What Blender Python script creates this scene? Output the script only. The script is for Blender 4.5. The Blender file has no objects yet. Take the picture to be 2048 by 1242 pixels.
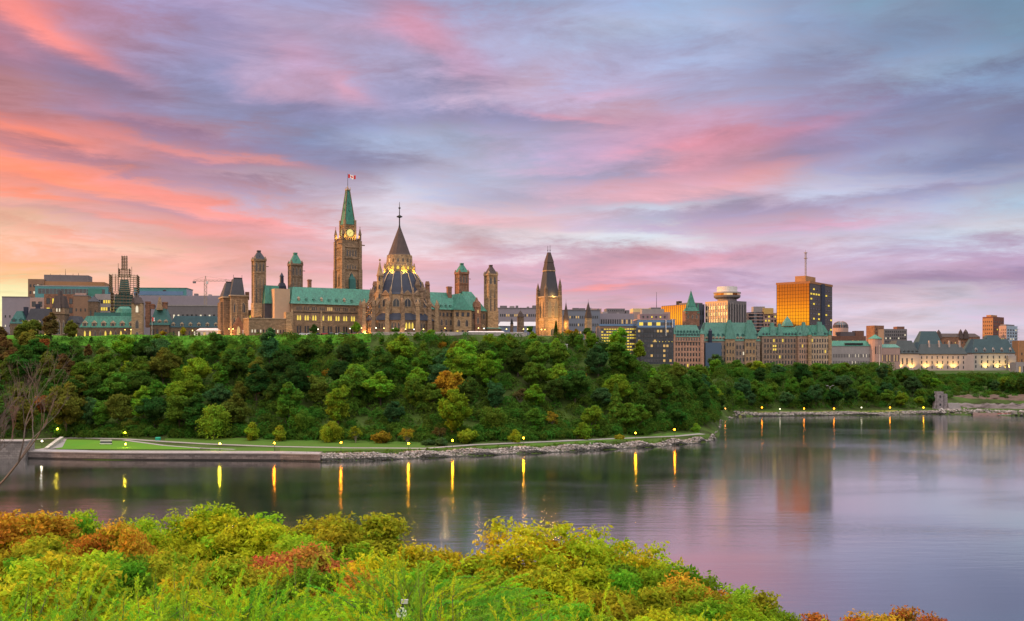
import bpy, math, random, numpy as np
from mathutils import Vector
rnd = random.Random(7)
R_ = math.radians
HY, FPX, CX, CZ = 730.0, 2000.0, 1024.0, 38.0      # horizon row, focal length, centre column of the 2048 px photo; eye height in metres
scene = bpy.context.scene
C = scene.collection

def kx(px): return (px - CX) / FPX
def wz(py, Y): return CZ + (HY - py) / FPX * Y
def gdist(py, z=0.0): return (CZ - z) * FPX / (py - HY)
def lin(c):
    c = c / 255.0
    return c / 12.92 if c <= 0.04045 else ((c + 0.055) / 1.055) ** 2.4
def rgb(r, g, b): return (lin(r), lin(g), lin(b), 1.0)

# ------------------------------------------------------------------ materials
MATS = {}
def nodes_of(name):
    m = bpy.data.materials.new(name); m.use_nodes = True
    nt = m.node_tree; nt.nodes.clear()
    out = nt.nodes.new('ShaderNodeOutputMaterial')
    return m, nt, out
def N(nt, t, **kw):
    n = nt.nodes.new(t)
    for k, v in kw.items():
        if k.startswith('i_'):
            key = k[2:]
            n.inputs[int(key) if key.isdigit() else key.replace('_', ' ')].default_value = v
        else: setattr(n, k, v)
    return n
def L(nt, a, b): nt.links.new(a, b)
def mixc(nt, fac, a, b, mode='MIX'):
    n = nt.nodes.new('ShaderNodeMix'); n.data_type = 'RGBA'; n.blend_type = mode
    for s, v in ((n.inputs[0], fac), (n.inputs[6], a), (n.inputs[7], b)):
        if hasattr(v, 'is_linked') or hasattr(v, 'links'): nt.links.new(v, s)
        else: s.default_value = v
    return n.outputs[2]
def mth(nt, op, a, b=None, c=None, clamp=False):
    n = nt.nodes.new('ShaderNodeMath'); n.operation = op; n.use_clamp = clamp
    for i, v in enumerate((a, b, c)):
        if v is None: continue
        if hasattr(v, 'links'): nt.links.new(v, n.inputs[i])
        else: n.inputs[i].default_value = v
    return n.outputs[0]
def ramp(nt, fac, stops, interp='LINEAR'):
    n = nt.nodes.new('ShaderNodeValToRGB'); cr = n.color_ramp; cr.interpolation = interp
    while len(cr.elements) < len(stops): cr.elements.new(0.5)
    for e, (p, c) in zip(cr.elements, stops): e.position = p
    for e, (p, c) in zip(cr.elements, stops): e.color = c if len(c) == 4 else (*c, 1)
    if fac is not None: nt.links.new(fac, n.inputs[0])
    return n.outputs[0]

def surf(name, col, rough=0.85, var=0.25, scale=0.25, fine=2.0, metal=0.0, col2=None, bump=0.0, spec=0.3, stripes=None, streak=0.0):
    """weathered wall / roof / ground material: large and fine blotches, optional seams"""
    if name in MATS: return MATS[name]
    m, nt, out = nodes_of(name)
    tc = N(nt, 'ShaderNodeTexCoord')
    n1 = N(nt, 'ShaderNodeTexNoise', i_Scale=scale, i_Detail=4.0, i_Roughness=0.6); L(nt, tc.outputs['Object'], n1.inputs['Vector'])
    n2 = N(nt, 'ShaderNodeTexNoise', i_Scale=fine, i_Detail=3.0, i_Roughness=0.7); L(nt, tc.outputs['Object'], n2.inputs['Vector'])
    c = (*col[:3], 1); c2 = (*(col2 or tuple(x * 0.55 for x in col[:3]))[:3], 1)
    f1 = mth(nt, 'MULTIPLY_ADD', n1.outputs['Fac'], 3.0, -1.0, clamp=True)
    a = mixc(nt, mth(nt, 'MULTIPLY', f1, min(1, var * 2)), c, c2)
    f2 = mth(nt, 'MULTIPLY_ADD', n2.outputs['Fac'], 2.4 * var, 1 - 1.2 * var)
    v = nt.nodes.new('ShaderNodeVectorMath'); v.operation = 'SCALE'; L(nt, a, v.inputs[0]); L(nt, f2, v.inputs['Scale'])
    colo = v.outputs[0]
    if streak:
        mp = N(nt, 'ShaderNodeMapping'); mp.inputs['Scale'].default_value = (1.2, 1.2, 0.08); L(nt, tc.outputs['Object'], mp.inputs['Vector'])
        n3 = N(nt, 'ShaderNodeTexNoise', i_Scale=1.0, i_Detail=3.0); L(nt, mp.outputs[0], n3.inputs['Vector'])
        s = mth(nt, 'MULTIPLY_ADD', n3.outputs['Fac'], -2 * streak, 1 + streak)
        v2 = nt.nodes.new('ShaderNodeVectorMath'); v2.operation = 'SCALE'; L(nt, colo, v2.inputs[0]); L(nt, s, v2.inputs['Scale']); colo = v2.outputs[0]
    b = N(nt, 'ShaderNodeBsdfPrincipled', i_Roughness=rough, i_Metallic=metal)
    b.inputs['Specular IOR Level'].default_value = spec
    L(nt, colo, b.inputs['Base Color'])
    if bump:
        bp = N(nt, 'ShaderNodeBump', i_Strength=bump, i_Distance=0.3); L(nt, n2.outputs['Fac'], bp.inputs['Height']); L(nt, bp.outputs[0], b.inputs['Normal'])
    L(nt, b.outputs[0], out.inputs[0]); MATS[name] = m
    return m
def stone(name, col, var=0.3, bw=1.6, bh=0.6):
    """coursed masonry: brick pattern in the wall plane plus stains"""
    if name in MATS: return MATS[name]
    m, nt, out = nodes_of(name)
    tc = N(nt, 'ShaderNodeTexCoord'); sx = N(nt, 'ShaderNodeSeparateXYZ'); L(nt, tc.outputs['Object'], sx.inputs[0])
    cb = N(nt, 'ShaderNodeCombineXYZ'); L(nt, mth(nt, 'ADD', sx.outputs[0], sx.outputs[1]), cb.inputs[0]); L(nt, sx.outputs[2], cb.inputs[1])
    br = N(nt, 'ShaderNodeTexBrick', i_Scale=1.0); br.inputs['Brick Width'].default_value = bw; br.inputs['Row Height'].default_value = bh
    br.inputs['Mortar Size'].default_value = 0.05
    br.inputs['Color1'].default_value = (*[x * 1.25 for x in col[:3]], 1); br.inputs['Color2'].default_value = (*[x * 0.7 for x in col[:3]], 1)
    br.inputs['Mortar'].default_value = (*[x * 0.6 for x in col[:3]], 1); L(nt, cb.outputs[0], br.inputs['Vector'])
    n1 = N(nt, 'ShaderNodeTexNoise', i_Scale=0.22, i_Detail=5.0, i_Roughness=0.65); L(nt, tc.outputs['Object'], n1.inputs['Vector'])
    n2 = N(nt, 'ShaderNodeTexNoise', i_Scale=1.6, i_Detail=3.0, i_Roughness=0.7); L(nt, tc.outputs['Object'], n2.inputs['Vector'])
    f = mth(nt, 'ADD', mth(nt, 'MULTIPLY_ADD', n1.outputs['Fac'], 2.0 * var, 1 - var), mth(nt, 'MULTIPLY_ADD', n2.outputs['Fac'], 2.6 * var, -1.3 * var))
    v = nt.nodes.new('ShaderNodeVectorMath'); v.operation = 'SCALE'; L(nt, br.outputs['Color'], v.inputs[0]); L(nt, f, v.inputs['Scale'])
    b = N(nt, 'ShaderNodeBsdfPrincipled', i_Roughness=0.9); b.inputs['Specular IOR Level'].default_value = 0.2
    L(nt, v.outputs[0], b.inputs['Base Color'])
    bp = N(nt, 'ShaderNodeBump', i_Strength=0.5, i_Distance=0.2); L(nt, n2.outputs['Fac'], bp.inputs['Height']); L(nt, bp.outputs[0], b.inputs['Normal'])
    L(nt, b.outputs[0], out.inputs[0]); MATS[name] = m
    return m
def emit(name, col, s):
    if name in MATS: return MATS[name]
    m, nt, out = nodes_of(name)
    e = N(nt, 'ShaderNodeEmission', i_Strength=s); e.inputs[0].default_value = (*col[:3], 1); L(nt, e.outputs[0], out.inputs[0]); MATS[name] = m
    return m
def glass(name, col, rough=0.12, metal=0.6):
    if name in MATS: return MATS[name]
    m, nt, out = nodes_of(name)
    oi = N(nt, 'ShaderNodeObjectInfo')
    b = N(nt, 'ShaderNodeBsdfPrincipled', i_Roughness=rough, i_Metallic=metal)
    sc = nt.nodes.new('ShaderNodeVectorMath'); sc.operation = 'SCALE'; sc.inputs[0].default_value = col[:3]
    L(nt, mth(nt, 'MULTIPLY_ADD', oi.outputs['Random'], 1.0, 0.5), sc.inputs['Scale']); L(nt, sc.outputs[0], b.inputs['Base Color'])
    L(nt, b.outputs[0], out.inputs[0]); MATS[name] = m
    return m
def leafmat(name, translucency=0.35, spread=0.55, hue=.075, two=0.0):
    """foliage: the object's own colour, varied leaf by leaf (face attribute v) and blotch by blotch"""
    if name in MATS: return MATS[name]
    m, nt, out = nodes_of(name)
    oi = N(nt, 'ShaderNodeObjectInfo'); at = N(nt, 'ShaderNodeAttribute', attribute_name='v'); at2 = N(nt, 'ShaderNodeAttribute', attribute_name='w')
    tc = N(nt, 'ShaderNodeTexCoord')
    hs = N(nt, 'ShaderNodeHueSaturation'); L(nt, mixc(nt, mth(nt, 'MULTIPLY', mth(nt, 'MULTIPLY_ADD', at2.outputs['Fac'], 2.6, -.9, clamp=True), two), oi.outputs['Color'], (.20, .36, .02, 1)) if two else oi.outputs['Color'], hs.inputs['Color'])
    L(nt, mth(nt, 'MULTIPLY_ADD', at2.outputs['Fac'], hue, .5 - hue / 2), hs.inputs['Hue'])
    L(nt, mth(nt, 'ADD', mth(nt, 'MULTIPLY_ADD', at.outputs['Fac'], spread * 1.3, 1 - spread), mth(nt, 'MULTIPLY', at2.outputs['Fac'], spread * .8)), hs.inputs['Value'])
    d = N(nt, 'ShaderNodeBsdfDiffuse', i_Roughness=0.8); t = N(nt, 'ShaderNodeBsdfTranslucent')
    L(nt, hs.outputs[0], d.inputs[0]); L(nt, hs.outputs[0], t.inputs[0])
    mx = N(nt, 'ShaderNodeMixShader', i_0=translucency); L(nt, d.outputs[0], mx.inputs[1]); L(nt, t.outputs[0], mx.inputs[2])
    L(nt, mx.outputs[0], out.inputs[0]); MATS[name] = m
    return m

# ------------------------------------------------------------------ objects
def tag(o, label=None, cat=None, group=None, kind=None):
    if label: o['label'] = label
    if cat: o['category'] = cat
    if group: o['group'] = group
    if kind: o['kind'] = kind
    return o
def empty(name, loc=(0, 0, 0), rz=0.0):
    o = bpy.data.objects.new(name, None); C.objects.link(o); o.location = loc; o.rotation_euler = (0, 0, rz); o.empty_display_size = 0.5
    return o
def link(name, me, mat=None, parent=None, loc=None, rz=0.0):
    o = bpy.data.objects.new(name, me); C.objects.link(o)
    if mat is not None and not me.materials:
        for k in (mat if isinstance(mat, (list, tuple)) else [mat]): me.materials.append(k)
    if parent: o.parent = parent
    if loc is not None: o.location = loc
    if rz: o.rotation_euler = (0, 0, rz)
    return o
def npmesh(name, V, F, smooth=False, attrs=None):
    """V (n,3) array; F (m,k) array of equal-sided faces; attrs: face attributes"""
    me = bpy.data.meshes.new(name); V = np.asarray(V, 'f'); F = np.asarray(F, 'i'); k = F.shape[1]
    me.vertices.add(len(V)); me.vertices.foreach_set('co', V.ravel())
    me.loops.add(F.size); me.loops.foreach_set('vertex_index', F.ravel())
    me.polygons.add(len(F)); me.polygons.foreach_set('loop_start', np.arange(0, F.size, k, dtype='i'))
    try: me.polygons.foreach_set('loop_total', np.full(len(F), k, 'i'))
    except Exception: pass
    me.update(calc_edges=True); me.validate()
    if smooth: me.shade_smooth()
    for n_, a in (attrs or {}).items():
        at = me.attributes.new(n_, 'FLOAT', 'FACE'); at.data.foreach_set('value', np.asarray(a, 'f'))
    return me
class MB:
    def __init__(s): s.v = []; s.f = []; s.m = []
    def add(s, vs, fs, mi=0):
        b = len(s.v); s.v += [tuple(p) for p in vs]; s.f += [tuple(i + b for i in f) for f in fs]; s.m += [mi] * len(fs); return s
    def box(s, x0, x1, y0, y1, z0, z1, mi=0):
        return s.fr(x0, x1, y0, y1, z0, x0, x1, y0, y1, z1, mi)
    def fr(s, x0, x1, y0, y1, z0, a0, a1, b0, b1, z1, mi=0):      # frustum: rectangle at z0 to rectangle at z1
        vs = [(x0, y0, z0), (x1, y0, z0), (x1, y1, z0), (x0, y1, z0), (a0, b0, z1), (a1, b0, z1), (a1, b1, z1), (a0, b1, z1)]
        return s.add(vs, [(3, 2, 1, 0), (4, 5, 6, 7), (0, 1, 5, 4), (1, 2, 6, 5), (2, 3, 7, 6), (3, 0, 4, 7)], mi)
    def cfr(s, cx, cy, z0, w0, d0, z1, w1, d1, mi=0):
        return s.fr(cx - w0 / 2, cx + w0 / 2, cy - d0 / 2, cy + d0 / 2, z0, cx - w1 / 2, cx + w1 / 2, cy - d1 / 2, cy + d1 / 2, z1, mi)
    def hip(s, x0, x1, y0, y1, z0, z1, inset=None, mi=0):          # hipped roof with a ridge along the longer side
        if x1 - x0 >= y1 - y0:
            i = (y1 - y0) / 2 if inset is None else inset; ym = (y0 + y1) / 2
            return s.fr(x0, x1, y0, y1, z0, x0 + i, x1 - i, ym - .15, ym + .15, z1, mi)
        i = (x1 - x0) / 2 if inset is None else inset; xm = (x0 + x1) / 2
        return s.fr(x0, x1, y0, y1, z0, xm - .15, xm + .15, y0 + i, y1 - i, z1, mi)
    def cyl(s, cx, cy, z0, z1, r0, r1=None, n=12, mi=0, a0=0.0):
        r1 = r0 if r1 is None else r1
        vs = [(cx + r0 * math.cos(a0 + 2 * math.pi * i / n), cy + r0 * math.sin(a0 + 2 * math.pi * i / n), z0) for i in range(n)]
        vs += [(cx + r1 * math.cos(a0 + 2 * math.pi * i / n), cy + r1 * math.sin(a0 + 2 * math.pi * i / n), z1) for i in range(n)]
        return s.add(vs, [tuple(range(n - 1, -1, -1)), tuple(range(n, 2 * n))] + [(i, (i + 1) % n, n + (i + 1) % n, n + i) for i in range(n)], mi)
    def prof(s, cx, cy, pts, n=16, mi=0, a0=0.0):                 # lathe of (radius, z) points
        for (r0, z0), (r1, z1) in zip(pts, pts[1:]): s.cyl(cx, cy, z0, z1, max(r0, .01), max(r1, .01), n, mi, a0)
        return s
    def tube(s, P, Rr, n=5, mi=0):
        P = [Vector(p) for p in P]; rings = []
        for i, p in enumerate(P):
            d = (P[min(i + 1, len(P) - 1)] - P[max(i - 1, 0)]); d = d.normalized() if d.length > 1e-9 else Vector((0, 0, 1))
            a = d.cross(Vector((0, 0, 1)) if abs(d.z) < .9 else Vector((1, 0, 0))).normalized(); b = d.cross(a)
            r = Rr[i] if isinstance(Rr, (list, tuple)) else Rr
            rings.append([p + (a * math.cos(2 * math.pi * k / n) + b * math.sin(2 * math.pi * k / n)) * r for k in range(n)])
        vs = [q for rg in rings for q in rg]; fs = []
        for i in range(len(rings) - 1):
            for k in range(n): fs.append((i * n + k, i * n + (k + 1) % n, (i + 1) * n + (k + 1) % n, (i + 1) * n + k))
        fs += [tuple(range(n - 1, -1, -1)), tuple((len(rings) - 1) * n + k for k in range(n))]
        return s.add(vs, fs, mi)
    def ball(s, cx, cy, cz, r, n=8, mi=0, sz=1.0):
        return s.prof(cx, cy, [(r * math.sin(math.pi * i / (n // 2 + 1)), cz - sz * r * math.cos(math.pi * i / (n // 2 + 1))) for i in range(n // 2 + 2)], n, mi)
    def mesh(s, name):
        me = bpy.data.meshes.new(name); me.from_pydata(s.v, [], s.f); me.polygons.foreach_set('material_index', s.m); me.update(); return me
    def obj(s, name, mat, parent=None, loc=None, rz=0.0):
        me = s.mesh(name)
        for k in (mat if isinstance(mat, (list, tuple)) else [mat]): me.materials.append(k)
        return link(name, me, None, parent, loc, rz)

# ------------------------------------------------------------------ camera
cd = bpy.data.cameras.new('camera'); cam = bpy.data.objects.new('camera', cd); C.objects.link(cam); scene.camera = cam
cam.location = (0, 0, CZ); cam.rotation_euler = (R_(90), 0, 0)
cd.sensor_width = 36; cd.lens = 36 * FPX / 2048; cd.shift_y = (HY - 621) / 2048; cd.clip_end = 20000; cd.clip_start = 0.2
scene.view_settings.view_transform = 'Standard'; scene.view_settings.look = 'None'; scene.view_settings.gamma = 1.0; scene.view_settings.exposure = 0.0
cy = scene.cycles
cy.use_denoising = True; cy.max_bounces = 6; cy.diffuse_bounces = 2; cy.glossy_bounces = 3; cy.transmission_bounces = 3; cy.transparent_max_bounces = 6
cy.caustics_reflective = False; cy.caustics_refractive = False; cy.sample_clamp_indirect = 6.0
try: cy.denoising_input_passes = 'RGB_ALBEDO_NORMAL'; cy.denoiser = 'OPENIMAGEDENOISE'
except Exception: pass

# ------------------------------------------------------------------ sky (world) and sun
SUN_AZ, SUN_EL = R_(-90), R_(7)          # azimuth from the view axis (+Y), negative to the left
ROWS = [
 (0,   [(150,132,168),(160,135,168),(168,142,178),(158,152,190),(162,154,190),(150,160,195),(160,165,200),(145,162,195),(125,145,180),(110,138,165),(95,130,155)]),
 (60,  [(205,122,130),(175,128,155),(155,140,180),(168,152,185),(180,152,185),(170,160,195),(170,175,205),(165,172,205),(130,148,185),(120,142,172),(102,132,158)]),
 (120, [(170,118,140),(165,128,155),(152,142,182),(178,152,182),(168,156,190),(185,168,200),(175,170,205),(165,172,208),(150,158,192),(128,145,178),(115,140,165)]),
 (180, [(165,110,130),(140,120,155),(150,145,185),(180,145,172),(150,145,182),(195,165,190),(175,165,200),(165,160,195),(135,130,168),(140,155,185),(115,140,170)]),
 (240, [(190,125,130),(170,125,145),(140,130,165),(135,130,170),(145,145,182),(165,150,185),(200,155,175),(185,150,175),(150,130,165),(125,130,165),(130,145,178)]),
 (290, [(175,115,125),(205,130,135),(180,128,140),(130,125,160),(160,165,195),(175,160,190),(195,155,185),(225,135,150),(170,135,168),(140,140,175),(120,120,155)]),
 (340, [(235,135,115),(195,130,138),(170,125,150),(150,140,175),(185,180,205),(170,170,195),(180,155,185),(225,155,165),(165,155,190),(150,155,190),(125,130,165)]),
 (390, [(238,145,125),(220,145,140),(205,150,160),(180,160,185),(205,195,212),(175,165,190),(215,165,180),(230,165,175),(190,180,205),(160,150,185),(150,155,185)]),
 (440, [(238,165,145),(222,160,160),(225,145,145),(210,165,175),(210,195,205),(222,185,195),(195,178,200),(190,160,188),(185,160,188),(185,180,205),(175,185,205)]),
 (485, [(245,180,150),(236,175,165),(235,155,150),(215,165,175),(215,190,200),(222,205,215),(225,215,222),(205,175,195),(200,180,200),(195,185,208),(195,195,212)]),
 (530, [(250,170,130),(240,175,155),(240,165,155),(230,170,175),(225,175,185),(212,165,185),(215,155,172),(205,165,190),(195,165,190),(190,165,195),(180,150,182)]),
 (575, [(255,190,135),(245,185,155),(240,175,165),(232,180,182),(222,175,188),(205,165,185),(205,155,180),(195,155,185),(205,175,200),(175,150,180),(165,140,175)]),
 (610, [(255,240,180),(250,200,160),(242,188,170),(236,192,190),(228,195,200),(225,180,192),(218,165,182),(205,165,190),(210,185,205),(210,190,208),(200,175,200)]),
 (660, [(255,235,170),(252,205,165),(245,195,175),(236,195,190),(228,190,195),(224,185,192),(220,180,190),(212,180,195),(210,188,205),(212,195,210),(210,190,208)])]
world = bpy.data.worlds.new("World"); scene.world = world; world.use_nodes = True
nt = world.node_tree; nt.nodes.clear()
wo = N(nt, 'ShaderNodeOutputWorld')
tc = N(nt, 'ShaderNodeTexCoord'); sp = N(nt, 'ShaderNodeSeparateXYZ'); L(nt, tc.outputs['Generated'], sp.inputs[0])
X, Y, Z = sp.outputs
az = mth(nt, 'ARCTAN2', X, Y)                                        # 0 straight ahead, + right
hyp = mth(nt, 'SQRT', mth(nt, 'ADD', mth(nt, 'MULTIPLY', X, X), mth(nt, 'MULTIPLY', Y, Y)))
el = mth(nt, 'ARCTAN2', Z, hyp)
# wind-drawn streaks: noise stretched along the wind, in the plane of the cloud deck, plus level bands near the horizon
zz = mth(nt, 'ADD', mth(nt, 'MAXIMUM', Z, 0.0), 0.10)
cp = N(nt, 'ShaderNodeCombineXYZ'); L(nt, mth(nt, 'DIVIDE', X, zz), cp.inputs[0]); L(nt, mth(nt, 'DIVIDE', Y, zz), cp.inputs[1])
mp = N(nt, 'ShaderNodeMapping', vector_type='TEXTURE'); mp.inputs['Rotation'].default_value = (0, 0, R_(10)); mp.inputs['Scale'].default_value = (1.35, 1.0, 1); L(nt, cp.outputs[0], mp.inputs[0])
ns = N(nt, 'ShaderNodeTexNoise', i_Scale=1.7, i_Detail=6.0, i_Roughness=0.62, i_Distortion=0.5); L(nt, mp.outputs[0], ns.inputs[0])
ce = N(nt, 'ShaderNodeCombineXYZ'); L(nt, mth(nt, 'MULTIPLY', az, 6.5), ce.inputs[0]); L(nt, mth(nt, 'MULTIPLY', mth(nt, 'POWER', mth(nt, 'MAXIMUM', el, 0.0), .75), 26.0), ce.inputs[1])
nb = N(nt, 'ShaderNodeTexNoise', i_Scale=1.0, i_Detail=8.0, i_Roughness=0.68, i_Distortion=0.35); L(nt, ce.outputs[0], nb.inputs[0])
s1 = mth(nt, 'SUBTRACT', ns.outputs['Fac'], 0.5); s2 = mth(nt, 'SUBTRACT', nb.outputs['Fac'], 0.5)
azw = mth(nt, 'ADD', az, mth(nt, 'ADD', mth(nt, 'MULTIPLY', s1, 0.16), mth(nt, 'MULTIPLY', s2, 0.20)))
elw = mth(nt, 'ADD', el, mth(nt, 'ADD', mth(nt, 'MULTIPLY', s1, 0.045), mth(nt, 'MULTIPLY', s2, 0.060)))
azw2 = mth(nt, 'ADD', az, mth(nt, 'MULTIPLY', s1, 0.10)); elw2 = mth(nt, 'ADD', el, mth(nt, 'ADD', mth(nt, 'MULTIPLY', s1, 0.030), mth(nt, 'MULTIPLY', s2, 0.038)))
AZ = [math.atan(kx(p)) for p in range(0, 2049, 1)]
a0, a1 = AZ[0], AZ[-1]
fac = mth(nt, 'DIVIDE', mth(nt, 'SUBTRACT', azw, a0), a1 - a0, clamp=True)
col = None; prev = None
for py, cols in sorted(ROWS, key=lambda r: -r[0]):
    rc = ramp(nt, fac, [((math.atan(kx(2048 * i / 10)) - a0) / (a1 - a0), rgb(*c)) for i, c in enumerate(cols)], 'EASE')
    e = math.atan((HY - py) / FPX)
    if col is None: col = rc
    else:
        f = N(nt, 'ShaderNodeMapRange', interpolation_type='SMOOTHSTEP'); f.inputs[1].default_value = prev; f.inputs[2].default_value = e; L(nt, elw, f.inputs[0])
        col = mixc(nt, f.outputs[0], col, rc)
    prev = e
# single wind-drawn clouds: centre, half length, half width, tilt (degrees, falling to the right), colour, strength
STREAKS = [(110,55,140,26,30,(245,132,122),.9),(20,95,60,20,20,(225,120,120),.6),(60,262,120,15,8,(250,130,105),.9),(400,308,150,9,9,(232,132,122),.8),(505,324,60,7,6,(240,140,128),.8),(120,303,180,13,9,(150,108,130),.75),(100,345,220,24,10,(255,135,98),.9),
 (330,383,190,13,13,(242,135,122),.8),(590,112,45,30,15,(205,152,182),.55),(700,165,60,16,20,(212,150,172),.7),(850,70,70,30,30,(222,145,170),.75),(915,120,80,25,30,(205,150,180),.6),(230,213,120,13,15,(205,128,138),.8),(440,225,260,36,8,(140,138,175),.6),(150,165,170,30,22,(142,118,150),.6),
 (800,288,150,26,0,(172,180,212),.7),(760,410,100,11,0,(220,210,222),.8),(600,375,150,16,6,(195,180,200),.5),(1220,186,90,10,-3,(205,165,195),.7),(1400,238,140,26,-8,(212,152,180),.7),(1570,265,120,12,-12,(232,132,150),.9),(1420,320,120,24,-22,(228,148,165),.8),(1300,388,120,18,-14,(232,168,180),.8),
 (1480,350,110,9,-8,(226,160,175),.8),(1130,240,100,8,8,(222,150,170),.7),(1700,378,170,18,-4,(190,192,218),.8),(1700,240,220,34,-10,(135,130,168),.6),(1950,320,130,20,-3,(116,118,155),.7),(1280,421,120,8,0,(205,205,222),.8),(1650,448,130,7,-3,(212,160,188),.8),(1250,480,170,11,3,(230,222,230),.85),
 (1380,527,170,11,-6,(222,158,180),.8),(1200,578,90,6,-6,(244,150,152),.85),(950,442,120,15,6,(232,178,190),.7),(1960,460,140,14,-3,(198,204,220),.7),(1900,556,170,13,-3,(162,132,168),.75),(1480,600,200,6,-2,(220,175,195),.6),(200,487,140,9,6,(250,198,172),.8),(470,440,140,12,9,(236,150,148),.7),(300,415,160,10,8,(178,140,160),.6),
 (90,420,140,8,4,(205,150,150),.5),(640,500,160,8,4,(236,170,172),.6),(1600,170,220,28,-6,(150,158,192),.5),(1900,140,120,22,-6,(145,165,195),.6),(1250,60,260,40,-4,(168,178,208),.5),(260,440,120,7,8,(245,145,130),.8),(130,470,120,7,6,(250,155,130),.7),(380,400,90,6,9,(245,140,128),.8),(60,385,90,9,6,(255,130,95),.8),(560,440,110,7,6,(238,150,152),.7),(180,520,120,6,2,(250,175,145),.7),(640,545,130,7,-2,(236,160,165),.6),(200,150,100,16,25,(135,112,145),.6),(330,260,160,12,8,(140,118,155),.7),(450,365,130,9,8,(160,130,160),.6),(700,330,170,14,2,(150,140,172),.6),(1000,240,140,12,6,(145,138,175),.6),(1180,350,120,9,2,(150,150,182),.6),(1650,300,200,16,-8,(132,126,165),.6),(1850,380,200,9,-4,(145,140,178),.6),(1500,430,160,7,-2,(165,150,185),.6),(1820,60,200,36,-8,(112,132,165),.5)]
for (sx_, sy_, hl_, hw_, ag_, c_, k_) in STREAKS:
    ca, ce_ = math.atan(kx(sx_)), math.atan((HY - sy_) / FPX * math.cos(math.atan(kx(sx_)))); t_ = R_(-ag_)
    da = mth(nt, 'SUBTRACT', azw2, ca); de = mth(nt, 'SUBTRACT', elw2, ce_)
    al = mth(nt, 'ADD', mth(nt, 'MULTIPLY', da, math.cos(t_) / (hl_ / FPX)), mth(nt, 'MULTIPLY', de, math.sin(t_) / (hl_ / FPX)))
    ac = mth(nt, 'ADD', mth(nt, 'MULTIPLY', da, -math.sin(t_) / (hw_ / FPX)), mth(nt, 'MULTIPLY', de, math.cos(t_) / (hw_ / FPX)))
    d2 = mth(nt, 'ADD', mth(nt, 'MULTIPLY', al, al), mth(nt, 'MULTIPLY', ac, ac))
    g_ = mth(nt, 'MULTIPLY', mth(nt, 'EXPONENT', mth(nt, 'MULTIPLY', d2, -.8)), k_)
    col = mixc(nt, g_, col, rgb(*c_))
# streak contrast on top
# broken pink light on the cloud undersides: noise pushes the hue between warm pink and grey lavender
pk = mth(nt, 'ADD', mth(nt, 'MULTIPLY', s1, 1.1), mth(nt, 'MULTIPLY', s2, -.9))
cpk = N(nt, 'ShaderNodeCombineXYZ'); L(nt, mth(nt, 'MULTIPLY_ADD', pk, .34, .99), cpk.inputs[0]); L(nt, mth(nt, 'MULTIPLY_ADD', pk, -.12, 1.02), cpk.inputs[1]); L(nt, mth(nt, 'MULTIPLY_ADD', pk, -.30, 1.02), cpk.inputs[2])
vm_ = nt.nodes.new('ShaderNodeVectorMath'); vm_.operation = 'MULTIPLY'; L(nt, col, vm_.inputs[0]); L(nt, cpk.outputs[0], vm_.inputs[1]); col = vm_.outputs[0]
st = mth(nt, 'ADD', mth(nt, 'MULTIPLY', s1, 0.75), mth(nt, 'MULTIPLY_ADD', s2, 1.10, 1.13))
vs_ = nt.nodes.new('ShaderNodeVectorMath'); vs_.operation = 'SCALE'; L(nt, col, vs_.inputs[0]); L(nt, st, vs_.inputs['Scale']); col = vs_.outputs[0]
hsv = N(nt, 'ShaderNodeHueSaturation', i_Saturation=.95); L(nt, col, hsv.inputs['Color']); col = hsv.outputs[0]
# left of the frame: the glowing sunrise side
fl = N(nt, 'ShaderNodeMapRange', interpolation_type='SMOOTHSTEP'); fl.inputs[1].default_value = R_(-30); fl.inputs[2].default_value = R_(-62); L(nt, az, fl.inputs[0])
glow = ramp(nt, mth(nt, 'DIVIDE', mth(nt, 'MULTIPLY_ADD', s2, .012, el), R_(30), clamp=True), [(0.0, (.75, .36, .12)), (.070, (.5, .20, .06)), (.086, (1.9, 1.10, .06)), (.103, (1.6, .68, .04)), (.122, (.95, .30, .04)), (.15, (.60, .17, .04)), (.35, (.80, .27, .16)), (1.0, (.42, .30, .36))])
col = mixc(nt, fl.outputs[0], col, glow)
# behind the camera and overhead: unseen sky brightened to fill the scene with light
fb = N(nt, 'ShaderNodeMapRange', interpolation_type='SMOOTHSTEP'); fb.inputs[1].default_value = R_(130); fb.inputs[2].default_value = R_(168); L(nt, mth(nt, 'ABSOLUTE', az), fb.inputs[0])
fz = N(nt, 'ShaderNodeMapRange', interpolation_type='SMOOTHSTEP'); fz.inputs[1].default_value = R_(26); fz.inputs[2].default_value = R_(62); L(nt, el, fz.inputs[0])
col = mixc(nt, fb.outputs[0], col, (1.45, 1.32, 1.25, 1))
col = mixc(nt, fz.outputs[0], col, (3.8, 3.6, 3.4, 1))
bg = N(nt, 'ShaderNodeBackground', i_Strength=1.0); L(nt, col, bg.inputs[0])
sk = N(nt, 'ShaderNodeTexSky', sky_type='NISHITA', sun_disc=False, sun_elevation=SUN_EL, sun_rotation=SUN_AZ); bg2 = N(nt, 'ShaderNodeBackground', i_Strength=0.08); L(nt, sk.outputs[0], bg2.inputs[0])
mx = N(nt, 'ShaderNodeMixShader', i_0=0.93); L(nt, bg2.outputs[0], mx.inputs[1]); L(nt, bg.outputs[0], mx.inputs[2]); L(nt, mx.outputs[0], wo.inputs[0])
world.cycles.sampling_method = 'MANUAL'; world.cycles.sample_map_resolution = 512

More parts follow.
